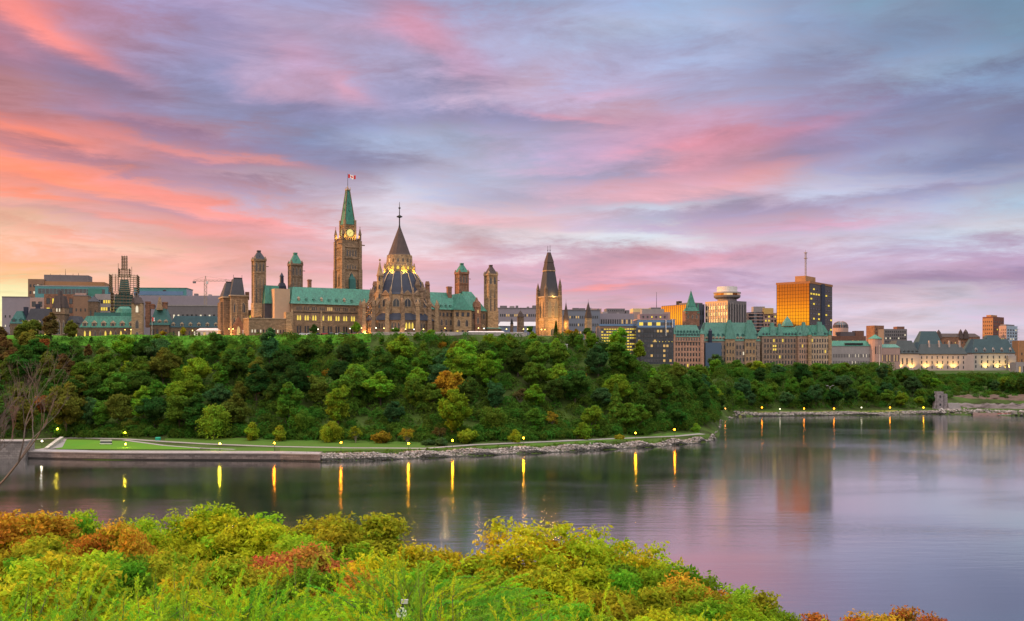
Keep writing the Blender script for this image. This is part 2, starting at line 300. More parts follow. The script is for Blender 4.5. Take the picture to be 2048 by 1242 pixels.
sd = bpy.data.lights.new('sun', 'SUN'); so = bpy.data.objects.new('sun', sd); C.objects.link(so)
sd.energy = 5.0; sd.angle = R_(1.5); sd.color = (1.0, 0.47, 0.15)
dv = Vector((math.sin(SUN_AZ) * math.cos(SUN_EL), math.cos(SUN_AZ) * math.cos(SUN_EL), math.sin(SUN_EL)))
so.rotation_euler = dv.to_track_quat('Z', 'Y').to_euler(); so.location = (-300, 0, 300)
# ------------------------------------------------------------------ terrain
def shore(px):
    P = [(-3000, 402), (-200, 402), (0, 405), (50, 408), (220, 400), (560, 398), (650, 394), (750, 398), (950, 418), (1150, 439), (1300, 463), (1400, 487), (1430, 508),
         (1444, 690), (1470, 728), (1500, 738), (1700, 752), (1880, 768), (2048, 740), (2300, 720), (5000, 700)]
    return float(np.interp(px, [p[0] for p in P], [p[1] for p in P]))
def toe(px):
    P = [(-3000, 470), (0, 478), (300, 482), (600, 464), (750, 455), (900, 452), (1100, 466), (1300, 500), (1420, 545), (1444, 712), (1500, 752), (1700, 768), (1860, 785), (2048, 800), (5000, 800)]
    return float(np.interp(px, [p[0] for p in P], [p[1] for p in P]))
def colprof(px):
    S, F = shore(px), toe(px)
    base = [(-50, -3), (S - 6, -3), (S - .5, -0.2), (S, .5), (S + 3.5, 2.4), (F, 3.2)]
    if px <= 1150: hi = [(F + 12, 8.5), (F + 60, 33), (F + 104, 54), (F + 110, 55.2), (900, 56), (1300, 54)]
    elif px <= 1215: hi = [(F + 12, 8.5), (F + 50, 31), (F + 90, 49), (F + 100, 51), (800, 49), (1300, 50)]
    elif px <= 1300: hi = [(F + 12, 8), (F + 35, 24), (F + 60, 39), (F + 70, 40), (800, 38), (1300, 42)]
    elif px <= 1370: hi = [(F + 8, 6), (F + 25, 18), (F + 48, 28), (F + 58, 29), (800, 31), (1300, 40)]
    elif px <= 1415: hi = [(F + 8, 5), (F + 18, 10), (F + 30, 14), (F + 60, 15), (800, 28), (1300, 40)]
    elif px <= 1436: hi = [(F + 6, 3.6), (F + 12, 4), (F + 30, 5), (700, 6), (850, 30), (1300, 40)]
    elif px <= 1840: hi = [(F + 10, 6), (F + 40, 14), (F + 90, 28), (F + 120, 32), (1000, 34), (1300, 40)]
    else: hi = [(F + 8, 4.5), (F + 14, 8), (F + 70, 17), (F + 105, 26), (1000, 29.5), (1300, 36)]
    return base + hi + [(3000, 40), (12000, 10)]
COLS = [-3000, -200, 0, 50, 220, 400, 560, 650, 750, 850, 950, 1050, 1150, 1200, 1280, 1350, 1400, 1428, 1431, 1440, 1446, 1470, 1500, 1600, 1700, 1840, 1870, 1960, 2048, 2300, 5000]
PROFS = [np.array(colprof(c), 'f') for c in COLS]
def far_h(px, Y):
    px = min(max(px, COLS[0]), COLS[-1] - .01)
    i = int(np.searchsorted(COLS, px, side='right')) - 1
    t = (px - COLS[i]) / (COLS[i + 1] - COLS[i])
    a, b = PROFS[i], PROFS[i + 1]
    return float(np.interp(Y, a[:, 0], a[:, 1]) * (1 - t) + np.interp(Y, b[:, 0], b[:, 1]) * t)
def near_h(x, Y):
    z = float(np.interp(Y, [-400, -5, 3, 8, 20, 40, 60, 80, 100, 106, 120], [38, 36.4, 36.0, 34.6, 29.0, 22.5, 17, 11, 2.5, 0.4, -4]))
    return z - 0.10 * max(0, x) * min(1, max(0, Y) / 40) if Y < 100 else z
def ground(x, Y):
    if Y < 200: return max(near_h(x, Y), -4)
    return far_h(CX + FPX * x / Y, Y) + (0.5 * math.sin(x * .11 + 1.3) * math.sin(Y * .13) if Y > toe(CX + FPX * x / Y) + 8 and Y < 620 else 0)
ys = [-400, -200, -60, -20, -8] + list(range(0, 124, 6)) + [150, 200, 300, 370] + [380 + 3.5 * i for i in range(70)] + [626 + 7 * i for i in range(48)] + [970, 1010, 1060, 1120, 1200, 1400, 1800, 2600, 4000, 6000, 9000, 12000]
us = [-1.6 + 3.2 * i / 400 for i in range(401)]
V = []; 
for yy in ys:
    for u in us:
        x = u * (max(yy, 0) + 60) if yy > -30 else u * 400
        V.append((x, yy, ground(x, yy)))
nu = len(us); F = [(j * nu + i, j * nu + i + 1, (j + 1) * nu + i + 1, (j + 1) * nu + i) for j in range(len(ys) - 1) for i in range(nu - 1)]
gm = surf('hillside earth and grass', (.06, .10, .02), var=.5, scale=.06, fine=.9, col2=(.03, .035, .012), rough=.95, spec=.05)
g = link('ground', npmesh('ground', V, F, smooth=True), gm); tag(g, kind='structure')

# ------------------------------------------------------------------ water
m, nt, out = nodes_of('river water'); MATS['water'] = m
tc = N(nt, 'ShaderNodeTexCoord')
mp = N(nt, 'ShaderNodeMapping'); mp.inputs['Scale'].default_value = (0.22, 0.9, 1); L(nt, tc.outputs['Object'], mp.inputs[0])
n1 = N(nt, 'ShaderNodeTexNoise', i_Scale=0.32, i_Detail=5.0, i_Roughness=0.68); L(nt, mp.outputs[0], n1.inputs[0])
mp2 = N(nt, 'ShaderNodeMapping'); mp2.inputs['Scale'].default_value = (0.006, 0.012, 1); L(nt, tc.outputs['Object'], mp2.inputs[0])
n2 = N(nt, 'ShaderNodeTexNoise', i_Scale=1.0, i_Detail=3.0, i_Roughness=0.55, i_Distortion=.5); L(nt, mp2.outputs[0], n2.inputs[0])
calm = mth(nt, 'MULTIPLY_ADD', n2.outputs['Fac'], 5.0, -2.1, clamp=True)        # patches of wind ruffle
bp = N(nt, 'ShaderNodeBump', i_Distance=0.20); L(nt, mth(nt, 'MULTIPLY_ADD', calm, 0.55, 0.07), bp.inputs['Strength']); L(nt, n1.outputs['Fac'], bp.inputs['Height'])
gl = N(nt, 'ShaderNodeBsdfGlossy', distribution='GGX'); gl.inputs['Color'].default_value = (.98, .98, 1, 1)
L(nt, mth(nt, 'MULTIPLY_ADD', calm, 0.03, 0.10), gl.inputs['Roughness']); L(nt, bp.outputs[0], gl.inputs['Normal'])
df = N(nt, 'ShaderNodeBsdfDiffuse'); df.inputs[0].default_value = (.012, .018, .012, 1)
fr = N(nt, 'ShaderNodeFresnel', i_IOR=2.5); L(nt, bp.outputs[0], fr.inputs['Normal'])
mx = N(nt, 'ShaderNodeMixShader'); L(nt, mth(nt, 'POWER', fr.outputs[0], .38), mx.inputs[0]); L(nt, df.outputs[0], mx.inputs[1]); L(nt, gl.outputs[0], mx.inputs[2]); L(nt, mx.outputs[0], out.inputs[0])
w = MB().add([(-3000, 60, 0), (3000, 60, 0), (3000, 1000, 0), (-3000, 1000, 0)], [(0, 1, 2, 3)]).obj('water', m); tag(w, kind='structure')

# ------------------------------------------------------------------ shore: quay, stones, paths, lawns
def at(px, Y, dz=0.0):
    x = kx(px) * Y; return Vector((x, Y, ground(x, Y) + dz))
def strip(name, pts, width, mat, dz=.10, kind='structure', n=3):
    """ground-hugging sheet along (px, Y) points"""
    V = []; W = [Vector((kx(p) * y, y)) for p, y in pts]; Q = []
    for i in range(len(W) - 1):
        for k in range(8): Q.append(W[i].lerp(W[i + 1], k / 8))
    Q.append(W[-1])
    for i, q in enumerate(Q):
        d = (Q[min(i + 1, len(Q) - 1)] - Q[max(i - 1, 0)]).normalized(); nrm = Vector((-d.y, d.x))
        for k in range(n + 1):
            r = q + nrm * width * (k / n - .5); V.append((r.x, r.y, ground(r.x, r.y) + dz))
    F = [(j * (n + 1) + i, j * (n + 1) + i + 1, (j + 1) * (n + 1) + i + 1, (j + 1) * (n + 1) + i) for j in range(len(Q) - 1) for i in range(n)]
    return tag(link(name, npmesh(name, V, F), mat), kind=kind)
def patch(name, top, bot, mat, dz=.07, nx=40, ny=6):
    """sheet between two (px, Y) lines"""
    V = []
    for i in range(nx + 1):
        t = i / nx; p = top[0][0] + (top[-1][0] - top[0][0]) * t
        ya = float(np.interp(p, [a[0] for a in top], [a[1] for a in top])); yb = float(np.interp(p, [a[0] for a in bot], [a[1] for a in bot]))
        for j in range(ny + 1):
            y = yb + (ya - yb) * j / ny; V.append((kx(p) * y, y, ground(kx(p) * y, y) + dz))
    F = [(i * (ny + 1) + j, (i + 1) * (ny + 1) + j, (i + 1) * (ny + 1) + j + 1, i * (ny + 1) + j + 1) for i in range(nx) for j in range(ny)]
    return tag(link(name, npmesh(name, V, F), mat), kind='structure')
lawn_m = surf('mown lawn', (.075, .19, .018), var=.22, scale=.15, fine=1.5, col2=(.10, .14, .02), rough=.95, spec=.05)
lawn_d = surf('darker park grass', (.06, .125, .018), var=.3, scale=.12, fine=1.2, col2=(.06, .09, .02), rough=.95, spec=.05)  # verge grass, darker and duller green than the lawn
path_m = surf('pale asphalt path', (.24, .21, .20), var=.18, scale=.2, fine=1.0)
plaza_m = surf('quay paving', (.23, .195, .19), var=.25, scale=.3, fine=1.2, col2=(.28, .25, .27))
quay_m = stone('quay masonry', (.21, .175, .17), var=.3, bw=2.2, bh=.7)
quayd_m = surf('wet quay foot', (.05, .045, .045), var=.3)
patch('lawn', [(112, 470), (250, 458), (330, 440), (400, 426)], [(112, 421), (250, 419), (330, 419), (400, 419)], lawn_m, .12)
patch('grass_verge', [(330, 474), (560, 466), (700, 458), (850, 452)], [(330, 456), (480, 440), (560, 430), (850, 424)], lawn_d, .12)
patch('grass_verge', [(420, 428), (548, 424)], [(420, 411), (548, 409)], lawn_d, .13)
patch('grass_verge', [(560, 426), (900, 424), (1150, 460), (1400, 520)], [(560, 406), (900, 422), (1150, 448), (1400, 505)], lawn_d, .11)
patch('grass_verge', [(1450, 713), (1500, 748), (1700, 764), (1860, 776)], [(1450, 706), (1500, 743), (1700, 757), (1860, 770)], surf('yellowish bank grass', (.16, .17, .03), var=.3, scale=.1, fine=.8, rough=.95), .12)
strip('path', [(-60, 462), (60, 466), (110, 474), (170, 476), (250, 470), (330, 456), (420, 443), (548, 431), (700, 424), (850, 423), (950, 440), (1100, 457), (1250, 478), (1350, 494), (1405, 512)], 4.2, path_m, .16)
strip('path', [(248, 464), (330, 436), (400, 424), (470, 418)], 2.4, plaza_m, .17)
strip('quay_pavement', [(52, 412.5), (220, 405.5), (400, 404), (560, 402.5), (640, 399)], 6.5, plaza_m, .6, n=2)
strip('path', [(60, 412), (112, 428), (122, 470)], 5, path_m, .15)
# quay wall (top, face and dark waterline) following the shore
qw = empty('quay_wall', (kx(300) * 400, 400, 0)); tag(qw, 'low pale stone quay wall edging the lawn along the dark water', 'quay wall')
def wallrun(pts, z0, z1, th, name, mat, parent, back=0.0):
    mb = MB(); o = parent.location if parent else Vector((0, 0, 0))
    for (p0, y0), (p1, y1) in zip(pts, pts[1:]):
        a = Vector((kx(p0) * y0, y0 + back, 0)); b = Vector((kx(p1) * y1, y1 + back, 0)); t = th
        q = [a, b, b + Vector((0, t, 0)), a + Vector((0, t, 0))]
        mb.add([(c.x - o.x, c.y - o.y, z0 - o.z) for c in q] + [(c.x - o.x, c.y - o.y, z1 - o.z) for c in q], [(3, 2, 1, 0), (4, 5, 6, 7), (0, 1, 5, 4), (1, 2, 6, 5), (2, 3, 7, 6), (3, 0, 4, 7)])
    return mb.obj(name, mat, parent)
qp = [(52, 407), (120, 403), (220, 399.5), (330, 398), (450, 397.5), (560, 396.5), (640, 393)]
wallrun(qp, -1, 0.55, 2.2, 'wall_foot', quayd_m, qw, .35); wallrun(qp, .55, 2.5, 2, 'wall', quay_m, qw, .2); wallrun(qp, 2.5, 2.95, 1.6, 'coping', surf('pale coping stone', (.27, .235, .225), var=.2, scale=.5), qw)
lw = empty('lock_wall', (kx(0) * 404, 404, 0)); tag(lw, 'tall grey stone canal wall with pale coping at the left edge', 'stone wall')
lp = [(-260, 404), (-60, 404), (50, 404.5)]
wallrun(lp, -1, 6.8, 8, 'wall', stone('lock wall masonry', (.24, .21, .20), var=.4, bw=1.8, bh=.9), lw, .3); wallrun(lp, 6.8, 7.3, 9, 'coping', MATS['pale coping stone'], lw)
rw = empty('ramp_wall', (kx(95) * 425, 425, 0)); tag(rw, 'sloping stone ramp wall climbing from the quay beside the lawn', 'ramp wall')
mb = MB(); o = rw.location
for i in range(6):
    t0, t1 = i / 6, (i + 1) / 6
    p0 = Vector((kx(88 + 32 * t0) * (414 + 46 * t0), 414 + 46 * t0, 0)); p1 = Vector((kx(88 + 32 * t1) * (414 + 46 * t1), 414 + 46 * t1, 0))
    za, zb = 3.6 + 1.4 * t0, 3.6 + 1.4 * t1
    mb.add([(p0.x - o.x, p0.y - o.y, 1), (p1.x - o.x, p1.y - o.y, 1), (p1.x + 1.6 - o.x, p1.y - o.y, 1), (p0.x + 1.6 - o.x, p0.y - o.y, 1), (p0.x - o.x, p0.y - o.y, za), (p1.x - o.x, p1.y - o.y, zb), (p1.x + 1.6 - o.x, p1.y - o.y, zb), (p0.x + 1.6 - o.x, p0.y - o.y, za)],
           [(4, 5, 6, 7), (0, 1, 5, 4), (1, 2, 6, 5), (2, 3, 7, 6), (3, 0, 4, 7)])
mb.obj('wall', stone('ramp masonry', (.42, .38, .33), var=.3), rw)

# riprap along the shore: countless boulders as one mass
def rocks(name, px0, px1, n, d0, d1, smin, smax, mat, label, zf=None):
    ico_v = np.array([(0, 0, 1), (.89, 0, .45), (.28, .85, .45), (-.72, .53, .45), (-.72, -.53, .45), (.28, -.85, .45), (.72, .53, -.45), (-.28, .85, -.45), (-.89, 0, -.45), (-.28, -.85, -.45), (.72, -.53, -.45), (0, 0, -1)], 'f')
    ico_f = np.array([(0, 1, 2), (0, 2, 3), (0, 3, 4), (0, 4, 5), (0, 5, 1), (1, 6, 2), (2, 7, 3), (3, 8, 4), (4, 9, 5), (5, 10, 1), (6, 7, 2), (7, 8, 3), (8, 9, 4), (9, 10, 5), (10, 6, 1), (11, 7, 6), (11, 8, 7), (11, 9, 8), (11, 10, 9), (11, 6, 10)])
    rg = np.random.RandomState(len(name) + n); VV = []; FF = []; AT = []
    for i in range(n):
        p = px0 + (px1 - px0) * rg.rand(); S = shore(p); y = S + d0 + (d1 - d0) * rg.rand() ** .9
        x = kx(p) * y; s = smin + (smax - smin) * rg.rand() ** 2
        v = ico_v * (1 + .5 * (rg.rand(12, 1) - .5)) * s * np.array([1.2, 1, .75]) * (0.8 + .5 * rg.rand(3))
        VV.append(v + np.array([x, y, max(ground(x, y), -.2) + s * .15])); FF.append(ico_f + 12 * i); AT.append(np.full(20, rg.rand() * .12 if y < S + .9 else .15 + .85 * rg.rand()))
    me = npmesh(name, np.concatenate(VV), np.concatenate(FF), attrs={'v': np.concatenate(AT)})
    return tag(link(name, me, mat), label, None, kind='stuff')
m, nt, out = nodes_of('riprap stone'); at_ = N(nt, 'ShaderNodeAttribute', attribute_name='v')
b = N(nt, 'ShaderNodeBsdfPrincipled', i_Roughness=.9); L(nt, ramp(nt, at_.outputs['Fac'], [(0, (.025, .022, .018)), (.12, (.05, .045, .038)), (.3, (.08, .07, .06)), (.6, (.23, .19, .17)), (.85, (.27, .21, .19)), (1, (.42, .38, .36))]), b.inputs['Base Color']); L(nt, b.outputs[0], out.inputs[0]); rip = m
rocks('boulders', 560, 1434, 9500, -1.2, 6.6, .22, .60, rip, 'grey and pinkish boulders heaped along the near curved shore')
rocks('boulders', 1436, 1890, 4200, -1.0, 6.5, .25, .7, rip, 'grey boulders heaped along the far shore of the bay')
rocks('boulders', 1880, 2120, 500, -1.0, 22, .4, 1.3, rip, 'broken rocks and rubble on the far right shore')
# ------------------------------------------------------------------ building kit
W_dark = glass('window glass', (.030, .034, .042), .2, .0); W_lit = emit('lit window', (1.0, .72, .10), 1.15); W_warm = emit('warm lit window', (1.0, .62, .22), .8); W_white = emit('white lit window', (1.0, .86, .62), 1.0)
TRIM = surf('pale stone trim', (.38, .28, .20), var=.25, scale=.5)
TRIMD = surf('dark window surround', (.06, .045, .04), var=.25, scale=.5)
WM = {}
def winmesh(style, gmat, fmat):
    k = (style, gmat.name, fmat.name)
    if k in WM: return WM[k]
    mb = MB()                                     # unit window: x -.5...5, z 0..1, faces -y
    if style == 'rect':
        mb.box(-.41, .41, -.03, .10, .06, .94, 0)
        mb.box(-.5, -.41, -.10, .10, 0, 1, 1); mb.box(.41, .5, -.10, .10, 0, 1, 1); mb.box(-.41, .41, -.10, .10, .94, 1, 1); mb.box(-.41, .41, -.14, .10, 0, .06, 1)
        mb.box(-.03, .03, -.06, -.031, .06, .94, 1)
    elif style == 'band':
        mb.box(-.5, .5, -.05, .10, .0, 1, 0)
        for i in range(5): mb.box(-.5 + .245 * i, -.48 + .245 * i, -.08, -.051, .0, 1, 1)
    else:                                         # pointed arch
        pts = [(-.40, .04), (.40, .04), (.40, .62), (.24, .84), (0, .97), (-.24, .84), (-.40, .62)]
        n = len(pts); mb.add([(x, -.03, z) for x, z in pts] + [(x, .1, z) for x, z in pts], [tuple(range(n))] + [((i + 1) % n, i, n + i, n + (i + 1) % n) for i in range(n)], 0)
        op = [(-.5, 0), (.5, 0), (.5, .64), (.30, .90), (0, 1.05), (-.30, .90), (-.5, .64)]
        V = [(x, -.10, z) for x, z in op] + [(x, -.10, z) for x, z in pts]
        mb.add(V, [(i, (i + 1) % n, n + (i + 1) % n, n + i) for i in range(n)], 1)
        mb.box(-.03, .03, -.07, -.031, .04, .9, 1)
    me = mb.mesh('window'); me.materials.append(gmat); me.materials.append(fmat); WM[k] = me
    return me
class B:
    """one building (or other big thing): local x runs along its front, y goes away from the viewer"""
    def __init__(s, name, label, cat, px, Y, yaw=0, z=None, group=None, dz=-.5):
        s.th = R_(yaw); s.U = Vector((math.cos(s.th), math.sin(s.th))); s.V = Vector((-math.sin(s.th), math.cos(s.th)))
        s.O = Vector((kx(px) * Y, Y)); s.z0 = (ground(s.O.x, s.O.y) + dz) if z is None else z
        s.root = empty(name, (s.O.x, s.O.y, s.z0), s.th); tag(s.root, label, cat, group); s.nw = 0; s.ov = []
    def u(s, px, v=0.0):
        k = kx(px); P = s.O + s.V * v; return (k * P.y - P.x) / (s.U.x - k * s.U.y)
    def v(s, px, u=0.0):
        k = kx(px); P = s.O + s.U * u; return (k * P.y - P.x) / (s.V.x - k * s.V.y)
    def Yc(s, u, v=0.0): return (s.O + s.U * u + s.V * v).y
    def z(s, py, u=0.0, v=0.0): return wz(py, s.Yc(u, v)) - s.z0
    def part(s, name, mat, mb, parent=None, label=None):
        o = mb.obj(name, mat, parent or s.root)
        if label: o['label'] = label
        return o
    def block(s, name, mat, px0, px1, pt, pb=None, v0=0.0, d=15.0, parent=None, cornice=None):
        u0, u1 = s.u(px0, v0), s.u(px1, v0); um = (u0 + u1) / 2; zt = s.z(pt, um, v0); zb = 0.0 if pb is None else s.z(pb, um, v0)
        o = s.part(name, mat, MB().box(u0, u1, v0, v0 + d, zb, zt), parent)
        if cornice: s.part('cornice', cornice, MB().box(u0 - .3, u1 + .3, v0 - .3, v0 + d + .3, zt, zt + max(.7, (zt - zb) * .02)), o if parent is None else parent)
        return (u0, u1, v0, v0 + d, zb, zt, o)
    def win(s, x, y, z, w, h, style='rect', g=None, f=None, side=0, parent=None):
        g = g or W_dark; f = f or (TRIMD if style == 'rect' else TRIM); p = parent or s.root
        s.ov.append((x, y, z, w, h, style, g, f, side, p))
    def grid(s, b, nx, nz, side=0, style='rect', lit=0.1, litm=None, f=None, wf=.5, hf=.6, mx=.04, mz=(.06, .06), darkm=None, seed=1, off=0.0):
        """regular windows over a block's front (side 0) or its left face (side 1)"""
        u0, u1, v0, v1, zb, zt, o = b; rg = random.Random(seed * 77 + nx)
        a0, a1 = (u0, u1) if side == 0 else (v0, v1); m_ = (a1 - a0) * mx; a0 += m_; a1 -= m_
        z0 = zb + (zt - zb) * mz[0]; z1 = zt - (zt - zb) * mz[1]; cw = (a1 - a0) / nx; ch = (z1 - z0) / nz
        for j in range(nz):
            for i in range(nx):
                a = a0 + (i + .5) * cw; zc = z0 + (j + .5) * ch - ch * hf / 2
                g = (litm or W_lit) if rg.random() < lit else (darkm or W_dark)
                if side == 0: s.win(a, v0 - off, zc, cw * wf, ch * hf, style, g, f, 0, o)
                else: s.win(u0 - off, a, zc, cw * wf, ch * hf, style, g, f, 1, o)
    def done(s, cap=96):
        """link the collected windows: up to `cap` as parts of their own, the rest as one part"""
        s.ov.sort(key=lambda w: -w[3] * w[4]); extra = {}
        for i, (x, y, z, w, h, style, g, f, side, p) in enumerate(s.ov):
            me = winmesh(style, g, f)
            if i < cap:
                o = bpy.data.objects.new('window', me); C.objects.link(o); o.parent = p if p.parent in (None, s.root) else s.root
                o.location = (x, y, z); o.rotation_euler = (0, 0, R_(-90) if side else 0); o.scale = (w, 1.0, h)
            else:
                vs, fs, ms = extra.setdefault((g.name, f.name), ([], [], []))
                b = len(vs)
                for q in me.vertices:
                    lx, ly, lz = q.co.x * w, q.co.y, q.co.z * h
                    if side: lx, ly = ly, -lx
                    vs.append((x + lx, y + ly, z + lz))
                for q in me.polygons: fs.append(tuple(b + k for k in q.vertices)); ms.append(q.material_index)
        if extra:
            mb = MB(); mats = []; 
            for (gn, fn), (vs, fs, ms) in extra.items():
                base = len(mb.v); mb.v += vs; mb.f += [tuple(base + k for k in q) for q in fs]
                gm_, fm_ = MATS[gn], MATS[fn]
                for q in (gm_, fm_):
                    if q not in mats: mats.append(q)
                mb.m += [mats.index(gm_) if k == 0 else mats.index(fm_) for k in ms]
            o = mb.obj('window', mats, s.root); o['kind'] = 'stuff'

# palettes
sand = stone('sandstone masonry', (.255, .165, .105), var=.4); sand_d = stone('brown sandstone', (.175, .115, .08), var=.4); sand_l = stone('buff sandstone', (.36, .235, .14), var=.4); redst = stone('reddish sandstone', (.24, .12, .08), var=.4)
copper = surf('green copper roof', (.042, .175, .125), rough=.6, var=.32, scale=.15, fine=1.0, col2=(.035, .12, .095), streak=.7)
copper_p = surf('pale green copper roof', (.085, .21, .165), rough=.6, var=.32, scale=.18, fine=1.0, col2=(.055, .15, .13), streak=.5)
copper_d = surf('dull copper roof', (.04, .13, .12), rough=.6, var=.25, scale=.15, fine=.8, streak=.25)
slate = surf('grey slate roof', (.05, .048, .06), rough=.7, var=.25, scale=.2, fine=1.2, streak=.2); slate_b = surf('blue slate roof', (.026, .03, .055), rough=.6, var=.25, scale=.3, fine=1.4)
slate_r = surf('brown slate roof', (.075, .05, .046), rough=.75, var=.25, scale=.3, fine=1.3, streak=.2)
iron = surf('dark iron', (.03, .028, .03), var=.2); white = surf('white painted panel', (.62, .58, .56), var=.12, scale=.3); conc = surf('pale concrete', (.31, .27, .27), var=.18, scale=.08, fine=.6, streak=.1)
conc_g = surf('grey concrete', (.17, .15, .16), var=.18, scale=.08, fine=.6, streak=.12); conc_p = surf('pinkish concrete', (.40, .26, .23), var=.15, scale=.08, fine=.6, streak=.1); brick = stone('brown brick', (.20, .10, .075), bw=.8, bh=.3)
lilac = surf('lilac grey metal cladding', (.26, .22, .26), var=.1, scale=.06, fine=.3, rough=.6); brown = surf('brown panel wall', (.26, .15, .10), var=.2, scale=.1, fine=.5); orange_p = surf('orange brown panel', (.34, .17, .085), var=.14, scale=.08, fine=.5, streak=.1)
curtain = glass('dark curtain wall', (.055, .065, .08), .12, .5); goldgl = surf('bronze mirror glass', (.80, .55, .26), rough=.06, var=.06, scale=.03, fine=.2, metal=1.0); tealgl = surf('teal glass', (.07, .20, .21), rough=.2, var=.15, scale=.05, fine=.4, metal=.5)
bluegl = surf('blue glass band', (.10, .16, .26), rough=.15, var=.12, scale=.05, fine=.3, metal=.6)

def pinnacle(mb, x, y, z0, z1, w, mi=0):
    h = z1 - z0; mb.cfr(x, y, z0, w, w, z0 + h * .45, w * .8, w * .8, mi); mb.cfr(x, y, z0 + h * .45, w * 1.15, w * 1.15, z1, .06, .06, mi)
LK = 1.9
def spot_at(x, y, z, e, col, aim, ang=130):
    l = bpy.data.lights.new('floodlight', 'SPOT'); l.energy = e * LK; l.color = col; l.shadow_soft_size = .4; l.spot_size = R_(ang); l.spot_blend = .6
    o = bpy.data.objects.new('floodlight', l); C.objects.link(o); o.location = (x, y, z); o.rotation_euler = (-Vector(aim)).to_track_quat('Z', 'Y').to_euler(); return o
def lamp_at(x, y, z, e, col=(1, .55, .12), r=.5):
    l = bpy.data.lights.new('floodlight', 'POINT'); l.energy = e * LK; l.color = col; l.shadow_soft_size = r
    o = bpy.data.objects.new('floodlight', l); C.objects.link(o); o.location = (x, y, z); return o
def wpt(b, u, v, z):
    p = b.O + b.U * u + b.V * v; return (p.x, p.y, b.z0 + z)

# ================================================================== the long parliament block
CBY = 28
cb = B('parliament_block', 'long sandstone block with green copper roof and yellow lit arched windows behind the library', 'parliament building', 583, 600, CBY)
def ventower(px0, px1, pw, pa, roofm, v, bodym, base=None, turrets=True, slot=3, name='ventilation_tower', lbl=None):
    um = (cb.u(px0, v) + cb.u(px1, v)) / 2; Yc = cb.Yc(um, v); az_ = math.atan(kx((px0 + px1) / 2)); te = abs(cb.th + az_)
    s = (px1 - px0) / 2000 * Yc / (math.cos(te) + math.sin(te)); c0 = um; z1 = cb.z(pw, um, v); za = cb.z(pa, um, v)
    k = s / 2; mb = MB(); mb.box(c0 - k, c0 + k, v - k, v + k, 0, z1)
    for sx in (-1, 1):
        for sy in (-1, 1): mb.box(c0 + sx * k - .45, c0 + sx * k + .45, v + sy * k - .45, v + sy * k + .45, 0, z1 - 1)
    for t in (.33, .62, .82): mb.box(c0 - k - .25, c0 + k + .25, v - k - .25, v + k + .25, z1 * t, z1 * t + .5)
    mb.box(c0 - k - .7, c0 + k + .7, v - k - .7, v + k + .7, z1 - 1.2, z1)
    t = cb.part(name, bodym, mb, label=lbl)
    # gargoyle spouts
    g_ = MB(); 
    for sx in (-1, 1): cb.part('gargoyle', sand_d, MB().box(c0 + sx * (k + 1.1) - .9, c0 + sx * (k + 1.1) + .9, v - k - .2, v - k + .2, z1 - 4.6, z1 - 4.2), t)
    r = MB(); r.cfr(c0, v, z1, s + .6, s + .6, za - 1.2, s * .26, s * .26); r.box(c0 - s * .17, c0 + s * .17, v - s * .17, v + s * .17, za - 1.2, za - .3)
    r.cfr(c0, v - k * .75, z1, s * .34, .5, z1 + (za - z1) * .42, .05, .4)
    cb.part('roof', roofm, r, t)
    if turrets:
        for sx in (-1, 1):
            for sy in (-1, 1):
                m_ = MB(); pinnacle(m_, c0 + sx * k, v + sy * k, z1 - 1.2, z1 + (za - z1) * .30, 1.3); cb.part('turret', bodym, m_, t)
    n = slot
    for i in range(n):
        x = c0 - k + s * (i + .5) / n
        cb.win(x, v - k, z1 * .84, s * .55 / n, z1 * .12, 'arch', None, TRIM, 0, t)
        cb.win(x, v - k, z1 * .37, s * .34 / n, z1 * .43, 'arch', None, TRIM, 0, t)
        cb.win(c0 - k, v - k + s * (i + .5) / n, z1 * .84, s * .5 / n, z1 * .12, 'arch', None, TRIM, 1, t)
    if base:
        bx0, bx1, bt, bb = base; cb.part('tower_base', sand_l, MB().box(c0 - k - .8, c0 + k + .8, v - k - .8, v + k, cb.z(bb, um, v - k), cb.z(bt, um, v - k)), t)
    return c0, v, s, z1, za, t
# left wing
lwg = cb.block('wing_wall', sand, 583, 718, 608, None, 0, 22)
u0, u1 = cb.u(583), cb.u(742)
zr = cb.z(577, cb.u(660), 11); ze = lwg[5]
r = MB(); r.fr(u0 - .6, u1 + 4, -.7, 22.7, ze, u0 + 2.6, u1 + 4, 6.5, 15.5, zr); ro = cb.part('roof', copper, r)
cb.part('roof_edge', surf('pale copper gutter', (.20, .45, .38), var=.15), MB().box(u0 - .8, u1 + 4, -.95, -.7, ze - .3, ze + .3), ro)
cb.part('string_course', TRIMD, MB().box(u0 - .2, cb.u(718) + .1, -.22, 0, ze * .73, ze * .73 + .5), lwg[6])
for i in range(8):                                # lit pairs of arched windows and the dark rows above and below
    pxc = 598 + 15.4 * i; x = cb.u(pxc); w_ = .95
    for d in (-1, 1): cb.win(x + d * .75, 0, ze * .50, 1.15, ze * .165, 'arch', W_lit, TRIM, 0, lwg[6])
    for d in (-1.2, 0, 1.2): cb.win(x + d, 0, ze * .79, .8, ze * .12, 'rect', W_warm if i == 4 else None, TRIM, 0, lwg[6])
    for d in (-1, 1): cb.win(x + d * .8, 0, ze * .14, 1.0, ze * .2, 'rect', None, TRIMD, 0, lwg[6])
    dm = MB(); dz = ze + 1.6; dm.cfr(cb.u(598 + 15.2 * i), 1.0, dz, 1.2, 1.6, dz + 1.3, 1.1, 1.4); dm.cfr(cb.u(598 + 15.2 * i), 1.0, dz + 1.3, 1.7, 1.8, dz + 2.6, .1, .8)
    cb.part('dormer', copper_p if i % 3 else TRIM, dm, ro)
